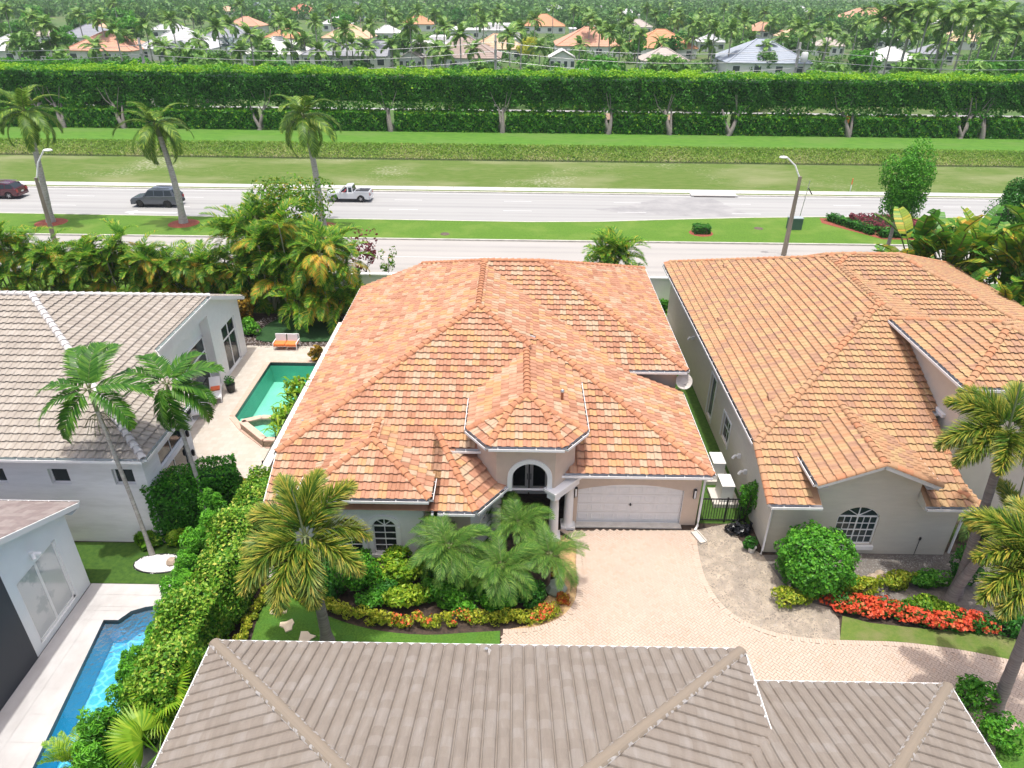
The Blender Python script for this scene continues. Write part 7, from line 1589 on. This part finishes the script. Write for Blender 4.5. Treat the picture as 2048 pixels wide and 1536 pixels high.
for i, (x0, x1, y, c, lab) in enumerate(((322, 352, 8, 'white', 'tiny white roof among far trees, third from the left'), (12, 40, 20, 'gray', 'tiny grey roof at the far left edge'), (612, 634, 14, 'white', 'tiny white roof above the red-tiled house'), (690, 720, 10, 'pale', 'tiny pale roof near the top, left of the middle'), (900, 935, 26, 'white', 'far white house above the modern flat house'), (1085, 1135, 22, 'pale', 'far pale roof above the orange two-storey house'), (1180, 1215, 18, 'white', 'far white building near the top middle'), (1235, 1280, 30, 'white', 'far white building left of the tall palms'), (1345, 1380, 22, 'white', 'far white house right of the middle palms'), (1540, 1565, 20, 'beige', 'far beige roof above the golf lawn'), (1585, 1625, 24, 'white', 'far white house just above the golf lawn'), (1612, 1640, 8, 'pale', 'tiny pale roof by the top edge at the right'), (1700, 1740, 14, 'white', 'far white house by the top edge behind palms'), (1960, 2000, 36, 'white', 'far white house between the right palms'), (430, 470, 22, 'peach', 'far peach roof left of the red-tiled house'), (120, 150, 14, 'peach', 'far peach roof near the upper left corner'), (820, 860, 12, 'beige', 'far beige roof near the top, just left of the middle'))):
    far_house(x0, x1, y, c, lab, 'hip' if i % 3 else 'flat', nwin=2)
for i, q in enumerate((((0, 62), (95, 52), (130, 58), (60, 72)), ((672, 40), (735, 36), (740, 46), (680, 50)), ((1560, 36), (1640, 30), (1665, 42), (1575, 50)))):
    sheet('golf_lawn', gp(*q), .118, 'lawn_far')
# palms read off the photograph (crown position)
PP = [(10, 20), (155, 30), (227, 8), (342, 41), (383, 27), (427, 24), (434, 55), (461, 51), (554, 27), (396, 79), (372, 103), (521, 82), (581, 99), (608, 82), (677, 89), (253, 75), (314, 89), (719, 20), (786, 31), (704, 89), (783, 92), (841, 89), (875, 99), (947, 99), (888, 55), (967, 44), (994, 34), (953, 20), (1042, 58), (1107, 14), (1148, 20), (1176, 27), (1200, 55), (1220, 65), (1261, 48), (1295, 17), (1312, 31), (1350, 41), (1358, 27), (1403, 24), (1430, 58), (1478, 20), (1492, 27), (1543, 44), (1505, 75), (1563, 79), (1587, 82), (1601, 58), (1621, 65), (1621, 27), (1717, 48), (1765, 38), (1826, 27), (1844, 58), (1861, 20), (1912, 27), (1926, 72), (1997, 68), (1963, 34), (2014, 34), (1946, 10), (2032, 96), (1820, 65), (1881, 92), (1977, 96), (2040, 60), (1890, 50), (1935, 45), (1800, 15), (1985, 15), (660, 20), (835, 24), (1070, 40), (1390, 50), (1450, 15), (60, 35), (480, 10), (500, 70), (630, 45), (770, 12), (1340, 8), (1660, 30), (1730, 20), (30, 85), (190, 92), (330, 96), (480, 100), (640, 102), (735, 96), (890, 104), (1080, 94), (1160, 90), (1240, 92), (1320, 86), (1420, 92), (1530, 96), (1650, 96), (1690, 80), (290, 50), (200, 40), (90, 50), (1000, 20), (1240, 25), (1530, 25), (1420, 40), (870, 30), (740, 50), (580, 60), (110, 88), (230, 60), (560, 45), (690, 60), (820, 55), (920, 70), (1020, 70), (1180, 40), (1280, 70), (1385, 75), (1465, 60), (1660, 62), (1590, 45), (1490, 45)]
for x, y in PP:
    near_ = y > 70; z = 6.2 if near_ else 10.5 if y > 22 else 11.5; d = ray(x, max(y, 14)); p = at(x, max(y, 8), z)
    if x > 1760 and not near_: p = aty(x, y, random.uniform(165, 200))
    far_palm(p, near_label('tall palm' if not near_ else 'short palm', x, y+20, 'distant palm with a tall pale trunk among the houses beyond the hedge' if not near_ else 'lower distant palm in front of a house beyond the hedge'), 'tall far palms' if not near_ else 'lower far palms', random.uniform(.9, 1.2)*(1.25 if x > 1760 else 1))
for x, y, lab in ((460, 92, 'silvery blue fan palm in front of the white hip roof'), (545, 30, 'silvery pale palm left of the red-tiled house'), (515, 12, 'small silvery palm near the top left of the red-tiled house'), (725, 42, 'silvery palm by the left golf lawn')): far_palm(at(x, y, 6.5), lab, 'silver palms', 1.3, FC2)
def far_tree(x, Y, s, m_, lab, grp, h=None):
    t = thing('far_tree', lab, 'tree', (x, Y, .1), random.random()*6, grp); z = (h or 2.6*s+1.2); o = obj('crown', m_, t, loc=(0, 0, z)); o.scale = (s, s*random.uniform(.9, 1.1), s*random.uniform(.8, 1.1)); obj('trunk', far_trunk(z, .22, 'bark_gray'), t, loc=(0, 0, z))
p = at(1058, 118, 1.5); GT = crown_mesh('crown', 900, (5.0, 4, 2.6), .7, 'yellow', 16, .4, tm=.75); far_tree(p.x, p.y+4, 1.0, GT, 'golden-leaved spreading tree in front of the peach roof', 'golden tree', 4.3)
p = at(262, 82, 1); far_tree(p.x, p.y, 2.3, FTg[0], 'large dome-shaped green tree behind the salmon roof', 'dome trees', 5.0)
p = at(1170, 75, 2); far_tree(p.x, p.y, 1.7, FTd[0], 'tall dark round tree left of the middle palms', 'dome trees', 6.5)
p = at(1725, 95, 2); far_tree(p.x, p.y, 1.9, FT[1], 'broad grey-green tree right of the utility pole', 'dome trees', 5.2)
p = at(1345, 105, 2); far_tree(p.x, p.y, 1.4, FTd[1], 'dark tree left of the blue-grey roof', 'dome trees', 4.2)
n = 0; tries = 0
while n < 288 and tries < 6000:
    tries += 1; Y = 146+350*rng.random()**1.15; X = rng.uniform(-.78, .80)*(Y+15); s = rng.uniform(.8, 1.8); z = 2.6*s+1.2
    x, y0 = px((X, Y, z+2.4*s)); x, y1 = px((X, Y, 0)); w_ = 3.2*s*CAM_F/Y
    bad = False
    for hx0, hx1, hy0, hy1, hY in HRECT:
        if hx0-w_*.6 < x < hx1+w_*.6 and Y < hY+14 and y0 < hy1-8 and y1 > hy0: bad = rng.random() > .22; break
    if bad: continue
    far_tree(X, Y, s, (FT+FT+FTd+FTg)[int(rng.integers(14))], near_label('leafy tree', x, (y0+y1)/2, 'distant leafy tree among the houses beyond the hedge'), 'leafy trees beyond the hedge', z); n += 1
# understorey and the wood that closes the view
def mass(name, pts, n, r, size, g, tm, z=None):
    A, Nn = [], []
    for x, y in pts:
        q, m_ = blobpts(n, (x, y, r*.55), (r, r, r*.8), 5, .55); A.append(q); Nn.append(m_)
    A, Nn = np.concatenate(A), np.concatenate(Nn); V, F = leafcloud(A, Nn, size, .75, .5); return tag(obj(name, fast(name, V, F, G_[g], tint=np.clip(tints(len(A), tm, .18)+.12*np.sin(A[:, 0]*.1)*np.cos(A[:, 1]*.08), 0, 1))), kind='stuff')
Y = 420+480*rng.random(2600)**.8; X = rng.uniform(-.8, .82, 2600)*Y; mass('far_woods', list(zip(X, Y)), 42, 6.5, 2.6, 'far', .42)
pts = []
while len(pts) < 560:
    Y = 144+200*rng.random(); X = rng.uniform(-.8, .82)*(Y+15); x, y = px((X, Y, 1.2)); 
    if any(a-10 < x < b_+10 and c+4 < y < d_-9 and Y < e for a, b_, c, d_, e in HRECT): continue
    pts.append((X, Y))
mass('undergrowth', pts, 100, 2.6, .75, 'far', .5)
for i, (x0, x1, y, lab) in enumerate(((-20, 330, 134, 'tall dark hedge behind the left end of the clipped ficus trees'),)):
    hedge('garden_hedge', lab, 'hedge', (-110, 139), (-62, 137), 3, 7.6, 12, .6, 'hedge', .4, .16, .5, .7, z=.1, freq=.5)
mass('palm_thicket', [(rng.uniform(-12, 45), rng.uniform(142, 147)) for _ in range(60)]+[(rng.uniform(-60, 110), rng.uniform(150, 153)) for _ in range(70)], 130, 2.8, .9, 'areca', .25)
# utility poles and wires
def pole(x, y0, lab, tf=False):
    tp = aty(x, y0, 131); t = thing('utility_pole', lab, 'utility pole', (tp.x, 131, .1), 0, 'utility poles beyond the far hedge'); k = MB(); k.tube([(0, 0, 0), (0, 0, tp.z)], [.3, .2], 6); k.obj('pole', M['concrete'], t)
    for z in (1.0, 2.4, 3.8): k = MB(); k.box((0, -.25, tp.z-z), (.5, .5, .12)); k.obj('bracket', M['steel'], t)
    if tf: k = MB(); k.lathe((1.1, 0, tp.z-3.0), [(.5, 0), (.55, .1), (.55, 1.4), (.4, 1.55)], 12); k.box((.5, 0, tp.z-2.4), (.5, .2, .2)); k.obj('transformer', M['white_paint'], t)
    return tp
T_ = [pole(277, 77, 'pale utility pole behind the left end of the hedge'), pole(991, 70, 'pale utility pole at the middle beyond the hedge'), pole(1601, 86, 'pale utility pole with a white transformer at the right', True)]
T_ = [Vector((T_[0].x-55, 131, T_[0].z))]+T_+[Vector((T_[2].x+55, 131, T_[2].z-.3))]
for z, lab in ((1.0, 'upper power line strung between the utility poles'), (2.4, 'middle power line strung between the utility poles'), (3.8, 'lower power line strung between the utility poles')):
    k = MB()
    for a, b_ in zip(T_, T_[1:]):
        k.tube([a+(b_-a)*f+Vector((0, -.25, -z-1.2*4*f*(1-f))) for f in np.linspace(0, 1, 13)], .035, 4, cap=False)
    tag(k.obj('power_line', M['steel']), lab, 'power line', 'power lines beyond the hedge')
# ------------------------------------------------------------------ air
hz = bpy.data.materials.new('haze'); hz.use_nodes = True; nt = hz.node_tree; nt.nodes.clear(); o_ = nt.nodes.new('ShaderNodeOutputMaterial'); v_ = nt.nodes.new('ShaderNodeVolumePrincipled')
v_.inputs['Color'].default_value = (.86, .9, .95, 1); v_.inputs['Density'].default_value = .0002; v_.inputs['Anisotropy'].default_value = .2; nt.links.new(v_.outputs[0], o_.inputs['Volume'])
k = MB(); k.box((0, 1260, 11), (3800, 2760, 27)); tag(k.obj('haze', hz), kind='stuff')
